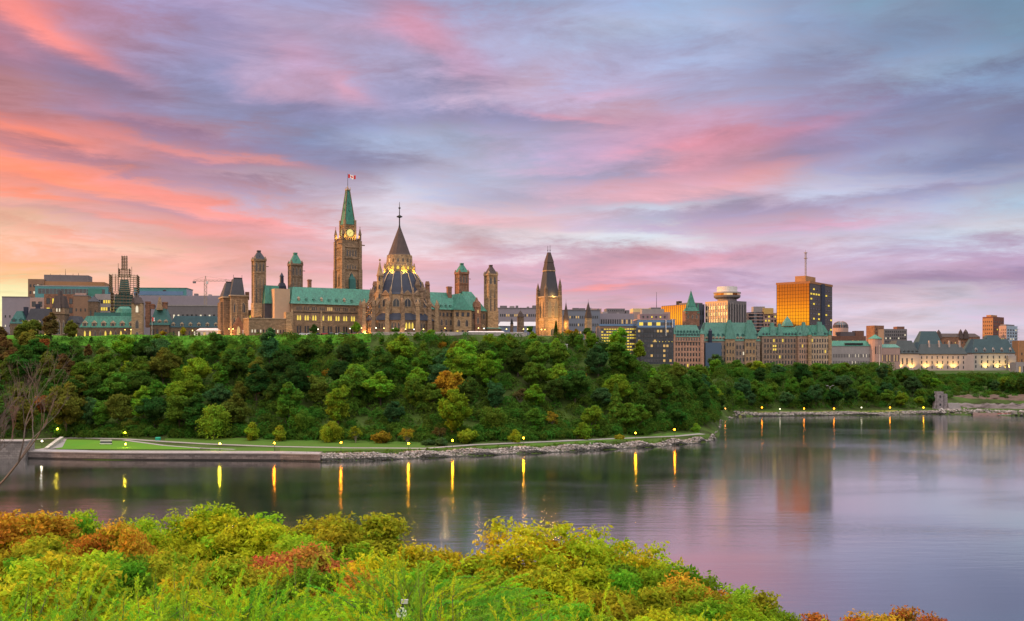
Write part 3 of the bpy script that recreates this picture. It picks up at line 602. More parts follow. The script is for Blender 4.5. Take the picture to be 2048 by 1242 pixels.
for px_, zt_ in ((584, 606), (642, 609), (717, 605)):   # buttress piers
    ux = cb.u(px_); cb.part('buttress', sand_l, MB().fr(ux - .7, ux + .7, -1.3, .1, 0, ux - .5, ux + .5, -.5, .1, cb.z(zt_ + 12, ux)), lwg[6])
ch = MB(); ux = cb.u(619, 10); ch.box(ux - 1, ux + 1, 9, 11, zr - 4, cb.z(559, ux, 10)); ch.box(ux - 1.25, ux + 1.25, 8.75, 11.25, cb.z(562, ux, 10), cb.z(560, ux, 10)); cb.part('chimney', redst, ch, ro)
# right wing, then the end pavilion
rwg = cb.block('wing_wall', sand, 858, 908, 619, None, 0, 22)
u0, u1 = cb.u(850), cb.u(912); ze = rwg[5]; zr = cb.z(585.5, cb.u(890), 11)
r = MB(); r.fr(u0 - 1, u1, -.7, 22.7, ze, u0 - 1, u1, 7.5, 14.5, zr); ro2 = cb.part('roof', copper, r)
cb.grid(rwg, 6, 1, 0, 'rect', .0, mz=(.75, .08), wf=.5, hf=.75); cb.grid(rwg, 5, 1, 0, 'arch', .0, mz=(.45, .3), wf=.5, hf=.9); cb.grid(rwg, 5, 1, 0, 'rect', .2, mz=(.08, .62), wf=.45, hf=.6)
for i in range(5):
    dm = MB(); x = cb.u(866 + 9 * i); dm.cfr(x, 1.0, ze + 1.6, 1.2, 1.6, ze + 2.9, 1.1, 1.4); dm.cfr(x, 1.0, ze + 2.9, 1.7, 1.8, ze + 4.2, .1, .8); cb.part('dormer', copper_p, dm, ro2)
ch = MB(); ux = cb.u(898.5, 6); ch.box(ux - 1.4, ux + 1.4, 5, 7.4, zr - 6, cb.z(573, ux, 6)); ch.box(ux - 1.7, ux + 1.7, 4.7, 7.7, cb.z(576, ux, 6), cb.z(574, ux, 6)); cb.part('chimney', redst, ch, ro2)
pav = cb.block('pavilion_wall', sand_l, 908, 943, 620, None, -3, 26); u0, u1, ze = pav[0], pav[1], pav[5]
r = MB(); r.hip(u0 - .6, u1 + .8, -3.7, 23, ze, cb.z(588, (u0 + u1) / 2, 8), 4.4); cb.part('roof', copper, r)
cb.grid(pav, 3, 1, 0, 'rect', 0, mz=(.76, .06), wf=.5, hf=.8); cb.grid(pav, 2, 1, 0, 'arch', 0, mz=(.42, .3), wf=.4, hf=.9); cb.grid(pav, 3, 1, 0, 'rect', .3, mz=(.06, .62), wf=.4, hf=.6)
pv2 = cb.block('pavilion_wall', sand_d, 943, 972, 622, None, 0, 26); u0, u1, ze = pv2[0], pv2[1], pv2[5]
r = MB(); r.fr(u0 - 6, u1 + .6, -.6, 27, ze, u0 - 2, u1 - 6, 10, 18, cb.z(584, (u0 + u1) / 2, 12)); cb.part('roof', copper, r)
cb.grid(pv2, 4, 1, 0, 'rect', 0, mz=(.70, .08), wf=.5, hf=.8); cb.grid(pv2, 3, 2, 0, 'arch', .15, mz=(.08, .4), wf=.4, hf=.6)
x = cb.u(955.5, -1); zc = ze; m_ = MB(); m_.box(x - 2.0, x + 2.0, -1.4, 3, ze * .3, ze + 2.5); m_.cfr(x, .6, ze + 2.5, 4.6, 4.6, ze + 6.0, 3.4, 3.4); m_.cfr(x, .6, ze + 6, 2.2, 2.2, ze + 9.0, .4, .4)
og = cb.part('stair_gable', redst, m_); cb.win(x, -1.4, ze * .55, 1.6, ze * .25, 'arch', None, TRIM, 0, og); cb.win(x, -1.4, ze * .92, 1.2, 2.5, 'arch', W_warm, TRIM, 0, og)
low = cb.block('annex_wall', sand_d, 975, 1003, 657, None, -2, 10); m_ = MB(); m_.hip(low[0] - .5, low[1] + .5, -2.6, 8.6, low[5], cb.z(648, low[0], 2)); cb.part('roof', copper_p, m_, low[6])
t1 = ventower(505, 530, 519, 500, slate, 18, sand, base=(511, 532, 606, 634))
t2 = ventower(577.5, 603.5, 528, 504.5, copper, 20, sand_d)
t3 = ventower(911, 936, 545, 525.5, copper, 14, redst)
t4 = ventower(969.5, 993.5, 548, 529, slate_r, 2, sand_l, slot=2, base=(969, 993, 622, 656))
# low front range between the left towers with the plain boxed-in shaft and the dark roofed part
lf = cb.block('low_wall', sand, 498, 584, 638, None, -6, 14); cb.grid(lf, 14, 1, 0, 'rect', .25, W_white, mz=(.12, .5), wf=.45, hf=.5); cb.part('coping', TRIM, MB().box(lf[0] - .3, lf[1] + .3, -6.3, 8.3, lf[5], lf[5] + .5), lf[6])
pr = cb.block('pier', sand_l, 572, 584.5, 624, None, -6.6, 5)
cb.block('plain_shaft', surf('orange brown hoarding', (.46, .30, .20), var=.1, scale=.1, fine=.5), 549, 580, 577.5, 640, 3, 12)
mr = cb.block('rear_wall', slate, 529, 550, 607, 640, 9, 12); m_ = MB(); u0, u1 = cb.u(529, 9), cb.u(560, 9); m_.fr(u0, u1, 8.5, 21, mr[5], u0 + 1.2, u1, 12, 18, cb.z(571.5, u1, 12)); cb.part('rear_roof', copper, m_)
u0 = cb.u(563.5, 30); m_ = MB(); zb_ = cb.z(600, u0, 30); zt_ = cb.z(545, u0, 30); h_ = zt_ - zb_
m_.cfr(u0, 30, zb_, 6.5, 6.5, zb_ + h_ * .5, 4.4, 4.4); m_.cfr(u0, 30, zb_ + h_ * .5, 4.4, 4.4, zb_ + h_ * .62, 2.8, 2.8); m_.cyl(u0, 30, zb_ + h_ * .62, zb_ + h_ * .85, 1.3, 1.2, 8); m_.cyl(u0, 30, zb_ + h_ * .85, zt_, 1.5, .1, 8)
cb.part('cupola', slate_b, m_)
cb.done(98)
# floodlights on the corner of the slim left tower
lamp_at(*wpt(cb, cb.u(506, 8), 8, cb.z(640, 0, 8)), 1600); lamp_at(*wpt(cb, cb.u(578, -8), -12, 1.5), 500)

# ================================================================== twin mansard towers (left)
tm = B('mansard_towers', 'brown stone building with two steep slate mansard towers left of the slim towers', 'stone building', 455, 612, 26)
a = tm.block('wall', sand, 462, 496, 590, None, -2, 16); b_ = tm.block('wall', sand_d, 447, 466, 593, None, 3, 14)
for (bb, pt, lo, hi) in ((a, 558, 467, 484), (b_, 566, 452, 466)):
    u0, u1, v0, v1, zb, zt, o = bb; zp = tm.z(pt, (u0 + u1) / 2, v0 + 6); tu0, tu1 = tm.u(lo, v0 + 5), tm.u(hi, v0 + 5)
    m_ = MB(); m_.fr(u0 - .3, u1 - (2 if bb is a else 0), v0 - .3, v1 - 1, zt, tu0, tu1, v0 + 4, v1 - 5, zp); rf = tm.part('roof', slate, m_, o)
    cr = MB()
    for k in (tu0, tu1): cr.tube([(k, v0 + 5, zp), (k, v0 + 5, zp + 2.4)], .12)
    cr.box(tu0, tu1, v0 + 4, v0 + 4.15, zp, zp + .7); tm.part('iron_cresting', iron, cr, rf)
    tm.part('cornice', TRIM, MB().box(u0 - .6, u1 + .6, v0 - .6, v1 + .6, zt - .8, zt), o)
tm.grid(a, 2, 1, 0, 'arch', 0, mz=(.56, .14), wf=.55, hf=.8); tm.grid(a, 3, 1, 0, 'arch', .0, mz=(.3, .48), wf=.4, hf=.8); tm.grid(a, 3, 1, 0, 'rect', .2, mz=(.06, .75), wf=.4, hf=.6)
tm.grid(a, 3, 3, 1, 'arch', .1, mz=(.08, .1), wf=.4, hf=.6); tm.grid(b_, 2, 3, 1, 'arch', .1, mz=(.08, .1), wf=.4, hf=.6)
for px_ in (462, 472, 483, 495): ux = tm.u(px_, -2); tm.part('buttress', sand_l, MB().fr(ux - .6, ux + .6, -3.2, -2, 0, ux - .4, ux + .4, -2.3, -2, a[5] * .9), a[6])
gb = MB(); x = tm.u(477, -4); gb.box(x - 3.2, x + 3.2, -4, -2.2, 0, a[5] * .28); gb.fr(x - 3.4, x + 3.4, -4.2, -2.2, a[5] * .28, x - .2, x + .2, -4.2, -2.2, a[5] * .50); pg = tm.part('porch', redst, gb); tm.win(x, -4.1, .6, 2.2, a[5] * .26, 'arch', W_warm, TRIM, 0, pg)
tm.block('side_wall', sand_d, 441, 450, 604, None, 6, 10); sw = tm.block('link_wall', sand_d, 496, 512, 620, None, 4, 12); tm.grid(sw, 2, 2, 0, 'arch', .2, wf=.4, hf=.5)
c_ = MB(); 
for px_ in (492.5, 496): u0 = tm.u(px_, 6); c_.box(u0 - .6, u0 + .6, 5, 6.4, tm.z(600, u0, 6), tm.z(584, u0, 6))
tm.part('chimney', redst, c_); tm.done()
lamp_at(*wpt(tm, -1, -6, 1.5), 2600, (1, .5, .15)); lamp_at(*wpt(tm, -9, 4, 1.5), 2200, (1, .45, .12))

# ================================================================== clock tower and flag
ck = B('clock_tower', 'tall square stone clock tower with steep green copper spire and a flag on top', 'clock tower', 695.5, 690, 33)
s = 48 / 2000 * 690 / (math.cos(R_(33) + math.atan(kx(696))) + math.sin(R_(33) + math.atan(kx(696)))); k = s / 2
Zp = lambda py: ck.z(py, 0, 0)
z1 = Zp(482); m_ = MB(); m_.box(-k, k, -k, k, 0, z1)
for sx in (-1, 1):
    for sy in (-1, 1):
        m_.box(sx * k - 1.3, sx * k + 1.3, sy * k - 1.3, sy * k + 1.3, 0, Zp(540)); m_.box(sx * k - 1.05, sx * k + 1.05, sy * k - 1.05, sy * k + 1.05, Zp(540), Zp(483))
for py in (577, 541, 519, 497): m_.box(-k - .5, k + .5, -k - .5, k + .5, Zp(py), Zp(py) + .6)
body = ck.part('wall', sand, m_)
m_ = MB()
for i in range(9):
    for sx in (-1, 1):
        t = -k + s * i / 8; m_.box(t - .35, t + .35, sx * k - .5, sx * k + .1, z1, z1 + 1.5); m_.box(sx * k - .5, sx * k + .1, t - .35, t + .35, z1, z1 + 1.5)
ck.part('parapet', sand_d, m_)
for sx in (-1, 1):
    for sy in (-1, 1):
        m_ = MB(); m_.cyl(sx * k, sy * k, z1, Zp(471), 1.0, 1.0, 8); m_.cyl(sx * k, sy * k, Zp(471), Zp(456), 1.25, .06, 8); m_.ball(sx * k, sy * k, Zp(455), .35, 6); ck.part('turret', sand_d, m_)
cs = s * .60; st = MB(); st.box(-cs / 2, cs / 2, -cs / 2, cs / 2, z1, Zp(450))
for sx in (-1, 1):
    for sy in (-1, 1): st.box(sx * cs / 2 - .7, sx * cs / 2 + .7, sy * cs / 2 - .7, sy * cs / 2 + .7, z1, Zp(441))
st.box(-cs / 2 - .5, cs / 2 + .5, -cs / 2 - .5, cs / 2 + .5, Zp(453), Zp(451)); stage = ck.part('clock_stage', sand, st)
r = MB(); r.cfr(0, 0, Zp(450), cs + .8, cs + .8, Zp(441), cs * .93, cs * .93); r.cfr(0, 0, Zp(441), cs * .93, cs * .93, Zp(380), 2.0, 2.0)
for t in (.3, .55): 
    zz_ = Zp(441) + (Zp(380) - Zp(441)) * t; ww = cs * .93 * (1 - t) + 2 * t; r.cfr(0, -ww / 2 - .1, zz_, .9, .8, zz_ + 1.6, .5, .3); r.cfr(-ww / 2 - .1, 0, zz_, .8, .9, zz_ + 1.6, .3, .5)
rf = ck.part('spire', copper, r); ck.part('spire_hips', sand_d, MB().tube([(-cs * .46, -cs * .46, Zp(441)), (-1, -1, Zp(380))], .35).tube([(cs * .46, -cs * .46, Zp(441)), (1, -1, Zp(380))], .35).tube([(-cs * .46, cs * .46, Zp(441)), (-1, 1, Zp(380))], .35), rf)
m_ = MB(); m_.box(-1.5, 1.5, -1.5, 1.5, Zp(381), Zp(379)); 
for sx in (-1, 1):
    for sy in (-1, 1): m_.box(sx * 1.3 - .15, sx * 1.3 + .15, sy * 1.3 - .15, sy * 1.3 + .15, Zp(379), Zp(375))
m_.cyl(0, 0, Zp(379), Zp(372), .5, .3, 8); ck.part('lookout', TRIM, m_); ck.part('flagpole', iron, MB().cyl(0, 0, Zp(373), Zp(347), .20, .10, 8))
clockm = emit('lit clock face', (1.0, .82, .25), 1.0)
for side in (0, 1):
    m_ = MB(); rr = 2.55; zc = Zp(467)
    q = [(rr * math.cos(2 * math.pi * i / 24), rr * math.sin(2 * math.pi * i / 24)) for i in range(24)]
    def P3(a, b, d): return (a, -cs / 2 - d, zc + b) if side == 0 else (-cs / 2 - d, -a, zc + b)
    m_.add([P3(a, b, .15) for a, b in q] + [P3(a, b, -.1) for a, b in q], [tuple(range(24))] + [((i + 1) % 24, i, 24 + i, 24 + (i + 1) % 24) for i in range(24)])
    cf = ck.part('clock_face', clockm, m_)
    h = MB()
    for (a, ln, w_) in ((R_(200), 1.5, .22), (R_(62), 2.1, .16)):
        dx, dz = math.sin(a), math.cos(a); h.add([P3(-dz * w_, dx * w_, .22), P3(dz * w_, -dx * w_, .22), P3(dx * ln, dz * ln, .22)], [(0, 1, 2)])
    for i in range(12):
        a = i * math.pi / 6; dx, dz = math.sin(a), math.cos(a); h.add([P3(dx * 2.0 - dz * .09, dz * 2.0 + dx * .09, .2), P3(dx * 2.0 + dz * .09, dz * 2.0 - dx * .09, .2), P3(dx * 2.4 + dz * .09, dz * 2.4 - dx * .09, .2), P3(dx * 2.4 - dz * .09, dz * 2.4 + dx * .09, .2)], [(0, 1, 2, 3)])
    q2 = [(2.9 * math.cos(2 * math.pi * i / 24), 2.9 * math.sin(2 * math.pi * i / 24)) for i in range(24)]
    h.add([P3(a, b, .2) for a, b in q] + [P3(a, b, .2) for a, b in q2], [(i, (i + 1) % 24, 24 + (i + 1) % 24, 24 + i) for i in range(24)]); ck.part('clock_hand', iron, h, cf)
for side in (0, 1):
    for i in range(4):
        a = -k * .5 + k * i / 3
        p = (a, -k) if side == 0 else (-k, a); ck.win(p[0], p[1], Zp(515), 1.15, Zp(499) - Zp(515), 'arch', None, TRIM, side, body)
    for a in (-k * .45, -k * .15, k * .15, k * .45):
        p = (a, -k) if side == 0 else (-k, a); ck.win(p[0], p[1], Zp(541), 1.0, Zp(531) - Zp(541), 'arch', None, TRIM, side, body)
    p = (0, -k) if side == 0 else (-k, 0); ck.win(p[0], p[1], Zp(575), 4.2, Zp(545) - Zp(575), 'arch', None, sand_l, side, body)
    for a in (-k * .72, k * .72):
        p = (a, -k) if side == 0 else (-k, a); ck.win(p[0], p[1], Zp(575), .8, Zp(556) - Zp(575), 'arch', None, sand_l, side, body)
m_ = MB(); 
for sx in (-1, 1): ck.part('gargoyle', sand_d, MB().box(sx * (k + 2.2) - 1.3, sx * (k + 2.2) + 1.3, -k - .4, -k + .1, Zp(492), Zp(492) + .7), body)
m_ = MB(); m_.cfr(0, -k - 1.2, Zp(600), 4.5, 3.4, Zp(560), 4.2, 2.4); m_.cfr(0, -k - .6, Zp(560), 4.4, 2.4, Zp(549), .2, .3); ck.part('oriel', copper_d, m_)
ck.done()
for (x, y) in ((-k * .75, -k - 0.3), (k * .75, -k - .3), (-k - .3, k * .7), (-k - .2, -k * .2), (.0, -k - .6)): lamp_at(*wpt(ck, x * .93, y * .93, z1 + 2.3), 420, (1, .62, .1), .3)
# flag: red - white - red with the leaf, rippling
fl = B('flag', 'small red and white flag with a red leaf flying above the clock tower', 'flag', 695.9, 690, 0, z=0)
fz1, fz0, fx0, fx1 = wz(348.5, 690), wz(358, 690), .15, 15.5 / 2000 * 690
nx_, nz_ = 32, 16; V = []; 
def fy(t): return .35 * math.sin(t * 9) * t + .2 * math.sin(t * 17)
def fdz(t): return -1.0 * t + .25 * math.sin(t * 8)
for i in range(nx_ + 1):
    for j in range(nz_ + 1):
        t = i / nx_; V.append((fx0 + (fx1 - fx0) * t, fy(t), fz0 + (fz1 - fz0) * (j / nz_ * .8 + .2) + fdz(t)))
leaf = [(0, .42), (.09, .25), (.2, .3), (.16, .1), (.3, .2), (.36, .12), (.42, .13), (.38, .0), (.2, -.16), (.22, -.24), (.03, -.2), (.03, -.4)]; leaf = leaf + [(-a, b) for a, b in reversed(leaf[1:])]
def inpoly(x, y, P):
    c = False
    for (x1, y1), (x2, y2) in zip(P, P[1:] + P[:1]):
        if (y1 > y) != (y2 > y) and x < (x2 - x1) * (y - y1) / (y2 - y1) + x1: c = not c
    return c
F = []; M_ = []
for i in range(nx_):
    for j in range(nz_):
        F.append((i * (nz_ + 1) + j, (i + 1) * (nz_ + 1) + j, (i + 1) * (nz_ + 1) + j + 1, i * (nz_ + 1) + j + 1)); t = (i + .5) / nx_
        red = t < .25 or t > .75 or inpoly((t - .5) * 2.0, (j + .5) / nz_ - .5, leaf); M_.append(0 if red else 1)
me = npmesh('cloth', V, F, smooth=True); me.materials.append(surf('red flag cloth', (.62, .02, .02), var=.08)); me.materials.append(surf('white flag cloth', (.85, .82, .82), var=.05)); me.polygons.foreach_set('material_index', M_)
link('cloth', me, None, fl.root)

# ================================================================== round library
lb = B('round_library', 'round gothic library with dark domed roof, gold lit lantern and flying buttresses', 'library', 799, 612, 0)
q = 612 / 2000.0; lz = lambda py: lb.z(py, 0, 0); n = 16; A0 = math.pi / 16
def lpt(r, i, off=0.0): a = A0 + 2 * math.pi * (i + off) / 16; return r * math.cos(a), r * math.sin(a)
low = lb.part('lower_wall', sand, MB().cyl(0, 0, 0, lz(643), 70 * q, 70 * q, n, a0=A0)); lb.part('aisle_roof', slate_b, MB().cyl(0, 0, lz(643), lz(629), 71.5 * q, 59 * q, n, a0=A0))
drum = lb.part('drum_wall', sand_l, MB().cyl(0, 0, lz(632), lz(592), 58 * q, 57 * q, n, a0=A0))
dome = lb.part('dome', slate_b, MB().prof(0, 0, [(58 * q, lz(592)), (55 * q, lz(588)), (50 * q, lz(577)), (43 * q, lz(563)), (36 * q, lz(551)), (29.5 * q, lz(545))], n, a0=A0))
lant = lb.part('lantern', sand_l, MB().prof(0, 0, [(28 * q, lz(545)), (27 * q, lz(531)), (25 * q, lz(530)), (24.5 * q, lz(511))], n, a0=A0))
spire = lb.part('spire', slate_r, MB().prof(0, 0, [(24 * q, lz(512)), (22 * q, lz(509)), (11.5 * q, lz(480)), (2.2 * q, lz(455))], n, a0=A0))
lb.part('finial', iron, MB().prof(0, 0, [(.75, lz(456)), (.4, lz(450)), (.35, lz(436)), (1.9, lz(434)), (1.7, lz(432.5)), (.3, lz(430)), (.22, lz(418)), (.9, lz(416)), (.2, lz(414)), (.12, lz(404))], 8))
for i in range(16):
    x, y = lpt(1, i)
    if y > .45: continue
    rib = MB(); rib.tube([(*lpt(r_ * q, i), lz(p_)) for r_, p_ in ((56.5, 590), (51, 577), (44, 563), (37, 551), (30, 545))], .30, 5); lb.part('rib', TRIM, rib, dome)
    pier = MB(); cx_, cy_ = lpt(77 * q, i); pier.cfr(cx_, cy_, 0, 3.0, 3.0, lz(640), 2.2, 2.2); pier.cfr(cx_, cy_, lz(640), 2.2, 2.2, lz(612), 1.7, 1.7); pier.cfr(cx_, cy_, lz(612), 2.1, 2.1, lz(600), .1, .1)
    for dx, dy in ((1, 0), (-1, 0), (0, 1), (0, -1)): pier.cfr(cx_ + dx, cy_ + dy, lz(616), .6, .6, lz(607), .05, .05)
    pb = lb.part('buttress', sand_l if i % 2 else sand, pier)
    fly = MB()
    for (ra, za, rb, zb_) in ((76, 618, 58, 598), (76, 634, 59, 617)):
        P = []
        for t in (0, .25, .5, .75, 1): P.append((*lpt((ra + (rb - ra) * t) * q, i), lz(za + (zb_ - za) * t) - 1.0 * math.sin(math.pi * t)))
        fly.tube(P, .55, 4)
    lb.part('flying_arch', sand, fly, pb)
    x1, y1 = lpt(57.5 * q, i); pi_ = MB(); pi_.cfr(x1, y1, lz(632), 1.9, 1.9, lz(592), 1.5, 1.5); pi_.cfr(x1, y1, lz(592), 1.8, 1.8, lz(577), .1, .1); lb.part('pinnacle', sand, pi_, drum)
    x2, y2 = lpt(30 * q, i); pi_ = MB(); pi_.cfr(x2, y2, lz(548), 1.0, 1.0, lz(534), .8, .8); pi_.cfr(x2, y2, lz(534), 1.0, 1.0, lz(526), .05, .05); lb.part('pinnacle', sand_l, pi_, lant)
for i in range(16):                               # gables and windows on the facets
    a = A0 + 2 * math.pi * (i + .5) / 16; c_, s_ = math.cos(a), math.sin(a)
    if s_ > .35: continue
    def fac_win(r_, z_, w_, h_, g_, style='arch', f_=TRIM, par=None, dx=0.0):
        rr = r_ * q * math.cos(math.pi / 16) + .05; o = bpy.data.objects.new('window', winmesh(style, g_, f_)); C.objects.link(o); o.parent = par or lb.root
        o.location = (rr * c_ - s_ * dx, rr * s_ + c_ * dx, z_); o.rotation_euler = (0, 0, a + math.pi / 2); o.scale = (w_, 1, h_)
    fac_win(58, lz(617), 4.6, lz(600) - lz(617), W_dark, par=drum)
    lit_ = W_lit if i in (12,) else (W_warm if i in (7, 8) else W_dark)
    for dx in (-1.9, 0, 1.9): fac_win(70, lz(660), 1.3, lz(647) - lz(660), lit_ if dx != 0 or i != 12 else W_lit, par=low, dx=dx)
    fac_win(27.4, lz(544), 1.9, lz(533) - lz(544), W_lit, par=lant)
    gb = MB(); zb_, zt_ = lz(530), lz(512); rr = 25.3 * q; hw = 2.0
    gb.add([(rr * c_ - s_ * d * hw, rr * s_ + c_ * d * hw, z_) for d, z_ in ((-1, zb_), (1, zb_), (1, zb_ + 1.6), (0, zt_ + .3), (-1, zb_ + 1.6))] + [((rr - 1) * c_ - s_ * d * hw, (rr - 1) * s_ + c_ * d * hw, z_) for d, z_ in ((-1, zb_), (1, zb_), (1, zb_ + 1.6), (0, zt_ + .3), (-1, zb_ + 1.6))],
           [(0, 1, 2, 3, 4), (5, 9, 8, 7, 6)] + [((j + 1) % 5, j, 5 + j, 5 + (j + 1) % 5) for j in range(5)])
    lb.part('gable', sand_l, gb, lant); fac_win(25.6, zb_ + 1.2, 1.2, 2.6, W_dark, par=lant)
    # wall-head gable above every drum window
    gb = MB(); rr = 57.6 * q; hw = 3.2; zb_, zt_ = lz(594), lz(584)
    gb.add([(rr * c_ - s_ * d * hw, rr * s_ + c_ * d * hw, z_) for d, z_ in ((-1, zb_), (1, zb_), (0, zt_))] + [((rr - 1.5) * c_ - s_ * d * hw, (rr - 1.5) * s_ + c_ * d * hw, z_) for d, z_ in ((-1, zb_), (1, zb_), (0, zt_))], [(0, 1, 2), (5, 4, 3), (1, 0, 3, 4), (2, 1, 4, 5), (0, 2, 5, 3)])
    if abs(c_) > .3: lb.part('gable', sand, gb, drum)
# the tall stair turret on the left and shoulder dormers
m_ = MB(); tx, ty = -33.5 * q, -44 * q; m_.cfr(tx, ty, 0, 4.6, 4.6, lz(598), 3.8, 3.8); m_.cyl(tx, ty, lz(598), lz(556), 1.9, 1.7, 8); m_.cyl(tx, ty, lz(556), lz(554), 2.2, 2.2, 8); m_.cyl(tx, ty, lz(554), lz(527), 1.9, .12, 8); m_.ball(tx, ty, lz(524.5), .7, 6)
tt = lb.part('stair_turret', sand_l, m_)
for p_ in (660, 640, 620, 600, 582, 566):
    o = bpy.data.objects.new('window', winmesh('arch', W_dark, TRIMD)); C.objects.link(o); o.parent = tt; o.location = (tx, ty - (2.28 if p_ > 598 else 1.78), lz(p_)); o.scale = (1.1, 1, 2.6)
for sx, p0, p1 in ((-1, 576, 560), (1, 574, 555), (1, 584, 566), (-1, 590, 574)):
    x = sx * (49 if p0 > 580 else 39) * q; y = -28 * q; m_ = MB(); m_.cfr(x, y, lz(p0 + 16), 3.2, 4, lz(p0), 2.8, 3.6); m_.cfr(x, y, lz(p0), 3.4, 4.2, lz(p1), .2, .4); lb.part('dormer', sand_d, m_, dome)
for px_ in (852, 746): m_ = MB(); x = (px_ - 799) * q; m_.cfr(x, 10, lz(600), 3.4, 3.4, lz(568), 2.6, 2.6); m_.cfr(x, 10, lz(568), 3.2, 3.2, lz(560), 2.0, 2.0); lb.part('chimney', redst, m_)
lk = lb.part('link_wall', redst, MB().box(-80 * q, -62 * q, 4, 20, 0, lz(614))); 
for a in range(8):
    an = 2 * math.pi * (a + .5) / 8
    if math.sin(an) < .5: lamp_at(*wpt(lb, 31.5 * q * math.cos(an), 31.5 * q * math.sin(an), lz(546) + .3), 620, (1, .60, .08), .3)
lamp_at(*wpt(lb, -34 * q, -58 * q, 1.5), 1500, (1, .5, .12)); lamp_at(*wpt(lb, -60 * q, -50 * q, 2), 1500, (1, .45, .12)); lamp_at(*wpt(lb, -58 * q, -28 * q, lz(626)), 500, (1, .45, .12)); lamp_at(*wpt(lb, 10 * q, -85 * q, 1), 600, (1, .6, .3))

# ================================================================== golden tower with slate spire (right of centre)
wt = B('slate_spired_tower', 'gold lit stone tower with two tall arches and steep truncated slate spire', 'stone tower', 1092, 640, 24)
d_ = wt.v(1076, 0); u1 = wt.u(1120, 0); zt = wt.z(592, u1 / 2, 0); body = wt.part('wall', sand_l, MB().box(0, u1, 0, d_, 0, zt)); um = u1 / 2
for (x, y) in ((0, 0), (u1, 0), (0, d_), (u1, d_)):
    m_ = MB(); m_.cfr(x, y, 0, 2.4, 2.4, zt + 1, 1.9, 1.9); wt.part('buttress', sand, m_, body); m_ = MB(); h_ = wt.z(566 if x == 0 else 556, x, y) - zt; m_.cfr(x, y, zt, 1.9, 1.9, zt + h_ * .5, 1.6, 1.6); m_.cfr(x, y, zt + h_ * .5, 1.9, 1.9, zt + h_, .06, .06); wt.part('pinnacle', sand_d, m_)
wt.part('cornice', TRIM, MB().box(-.5, u1 + .5, -.5, d_ + .5, zt - .9, zt)); wt.part('string_course', TRIM, MB().box(-.3, u1 + .3, -.3, d_ + .3, wt.z(641, um), wt.z(639, um)))
zs = wt.z(541, um, d_ / 2); za = wt.z(505, um, d_ / 2); cx_, cy_ = um, d_ / 2
sp = wt.part('spire', slate, MB().fr(.4, u1 - .4, .4, d_ - .4, zt, cx_ - 2.9, cx_ + 2.9, cy_ - 2.9, cy_ + 2.9, zs)); wt.part('upper_spire', slate_r, MB().cfr(cx_, cy_, zs, 6.2, 6.2, zs + 2.2, 5.6, 5.6).cfr(cx_, cy_, zs + 2.2, 5.4, 5.4, zs + 5.2, 4.5, 4.5).cfr(cx_, cy_, zs + 5.2, 4.9, 4.9, za, 1.7, 1.7), sp)
wt.part('gold_band', sand_l, MB().cfr(cx_, cy_, zs - .7, 6.5, 6.5, zs, 6.4, 6.4), sp); wt.part('iron_finial', iron, MB().tube([(cx_ - .8, cy_, za), (cx_ - .8, cy_, za + 4.2)], .13).tube([(cx_ + .8, cy_, za), (cx_ + .8, cy_, za + 4.6)], .13).ball(cx_ - .8, cy_, za + 1.4, .4, 6).ball(cx_ + .8, cy_, za + 1.4, .4, 6), sp)
for i, x in enumerate((um - 2.3, um + 2.3)): wt.win(x, 0, wt.z(636, um), 3.0, wt.z(600, um) - wt.z(636, um), 'arch', glass('louvred belfry', (.25, .2, .13), .6, .0), sand_l, 0, body)
for y in (d_ * .3, d_ * .7): wt.win(0, y, wt.z(636, um), 2.4, wt.z(600, um) - wt.z(636, um), 'arch', None, sand_l, 1, body)
wt.win(um, 0, 2, 4, 5, 'arch', None, TRIM, 0, body); wt.done()
lamp_at(*wpt(wt, um * .4, -9, wt.z(650, um)), 2600, (1, .55, .12)); lamp_at(*wpt(wt, u1 * .9, -8, wt.z(650, um)), 2200, (1, .55, .12)); lamp_at(*wpt(wt, -8, d_ * .5, wt.z(645, um)), 3200, (1, .5, .12)); lamp_at(*wpt(wt, um, -1.2, zt + .6), 500, (1, .6, .15), .3)

def thin_spire(px, tip, roofb, bodyb, w, lab, bodym, roofm, Y=640):
    t = B('pointed_turret', lab, 'turret', px, Y, 20); q_ = Y / 2000; W_ = w * q_ * .8
    zt = t.z(roofb); o = t.part('wall', bodym, MB().cfr(0, 0, 0, W_ * 1.1, W_ * 1.1, zt, W_, W_)); t.part('roof', roofm, MB().cfr(0, 0, zt, W_ * 1.15, W_ * 1.15, zt + (t.z(tip) - zt) * .45, W_ * .62, W_ * .62).cfr(0, 0, zt + (t.z(tip) - zt) * .45, W_ * .68, W_ * .68, t.z(tip + 3), .15, .15).cyl(0, 0, t.z(tip + 3), t.z(tip - 3), .1, .05, 6))
    t.win(0, -W_ / 2, zt * .62, W_ * .4, zt * .22, 'arch', None, TRIM, 0, o); t.done(); return t
thin_spire(1132, 602, 641, 655, 10, 'thin dark slate spire just right of the golden slate-spired tower', sand_d, slate_r)
thin_spire(1176.5, 601, 636, 672, 13, 'slim stone turret with dark pointed roof left of the yellow windowed office', sand_l, slate_r, 625)
thin_spire(1041, 618, 634, 645, 13, 'small dark pointed roof turret left of the golden slate-spired tower', sand_d, slate_r, 700)
thin_spire(1023.6, 634, 648, 656, 6, 'tiny dark spire on the low range right of the last slim tower', sand_d, iron, 690)
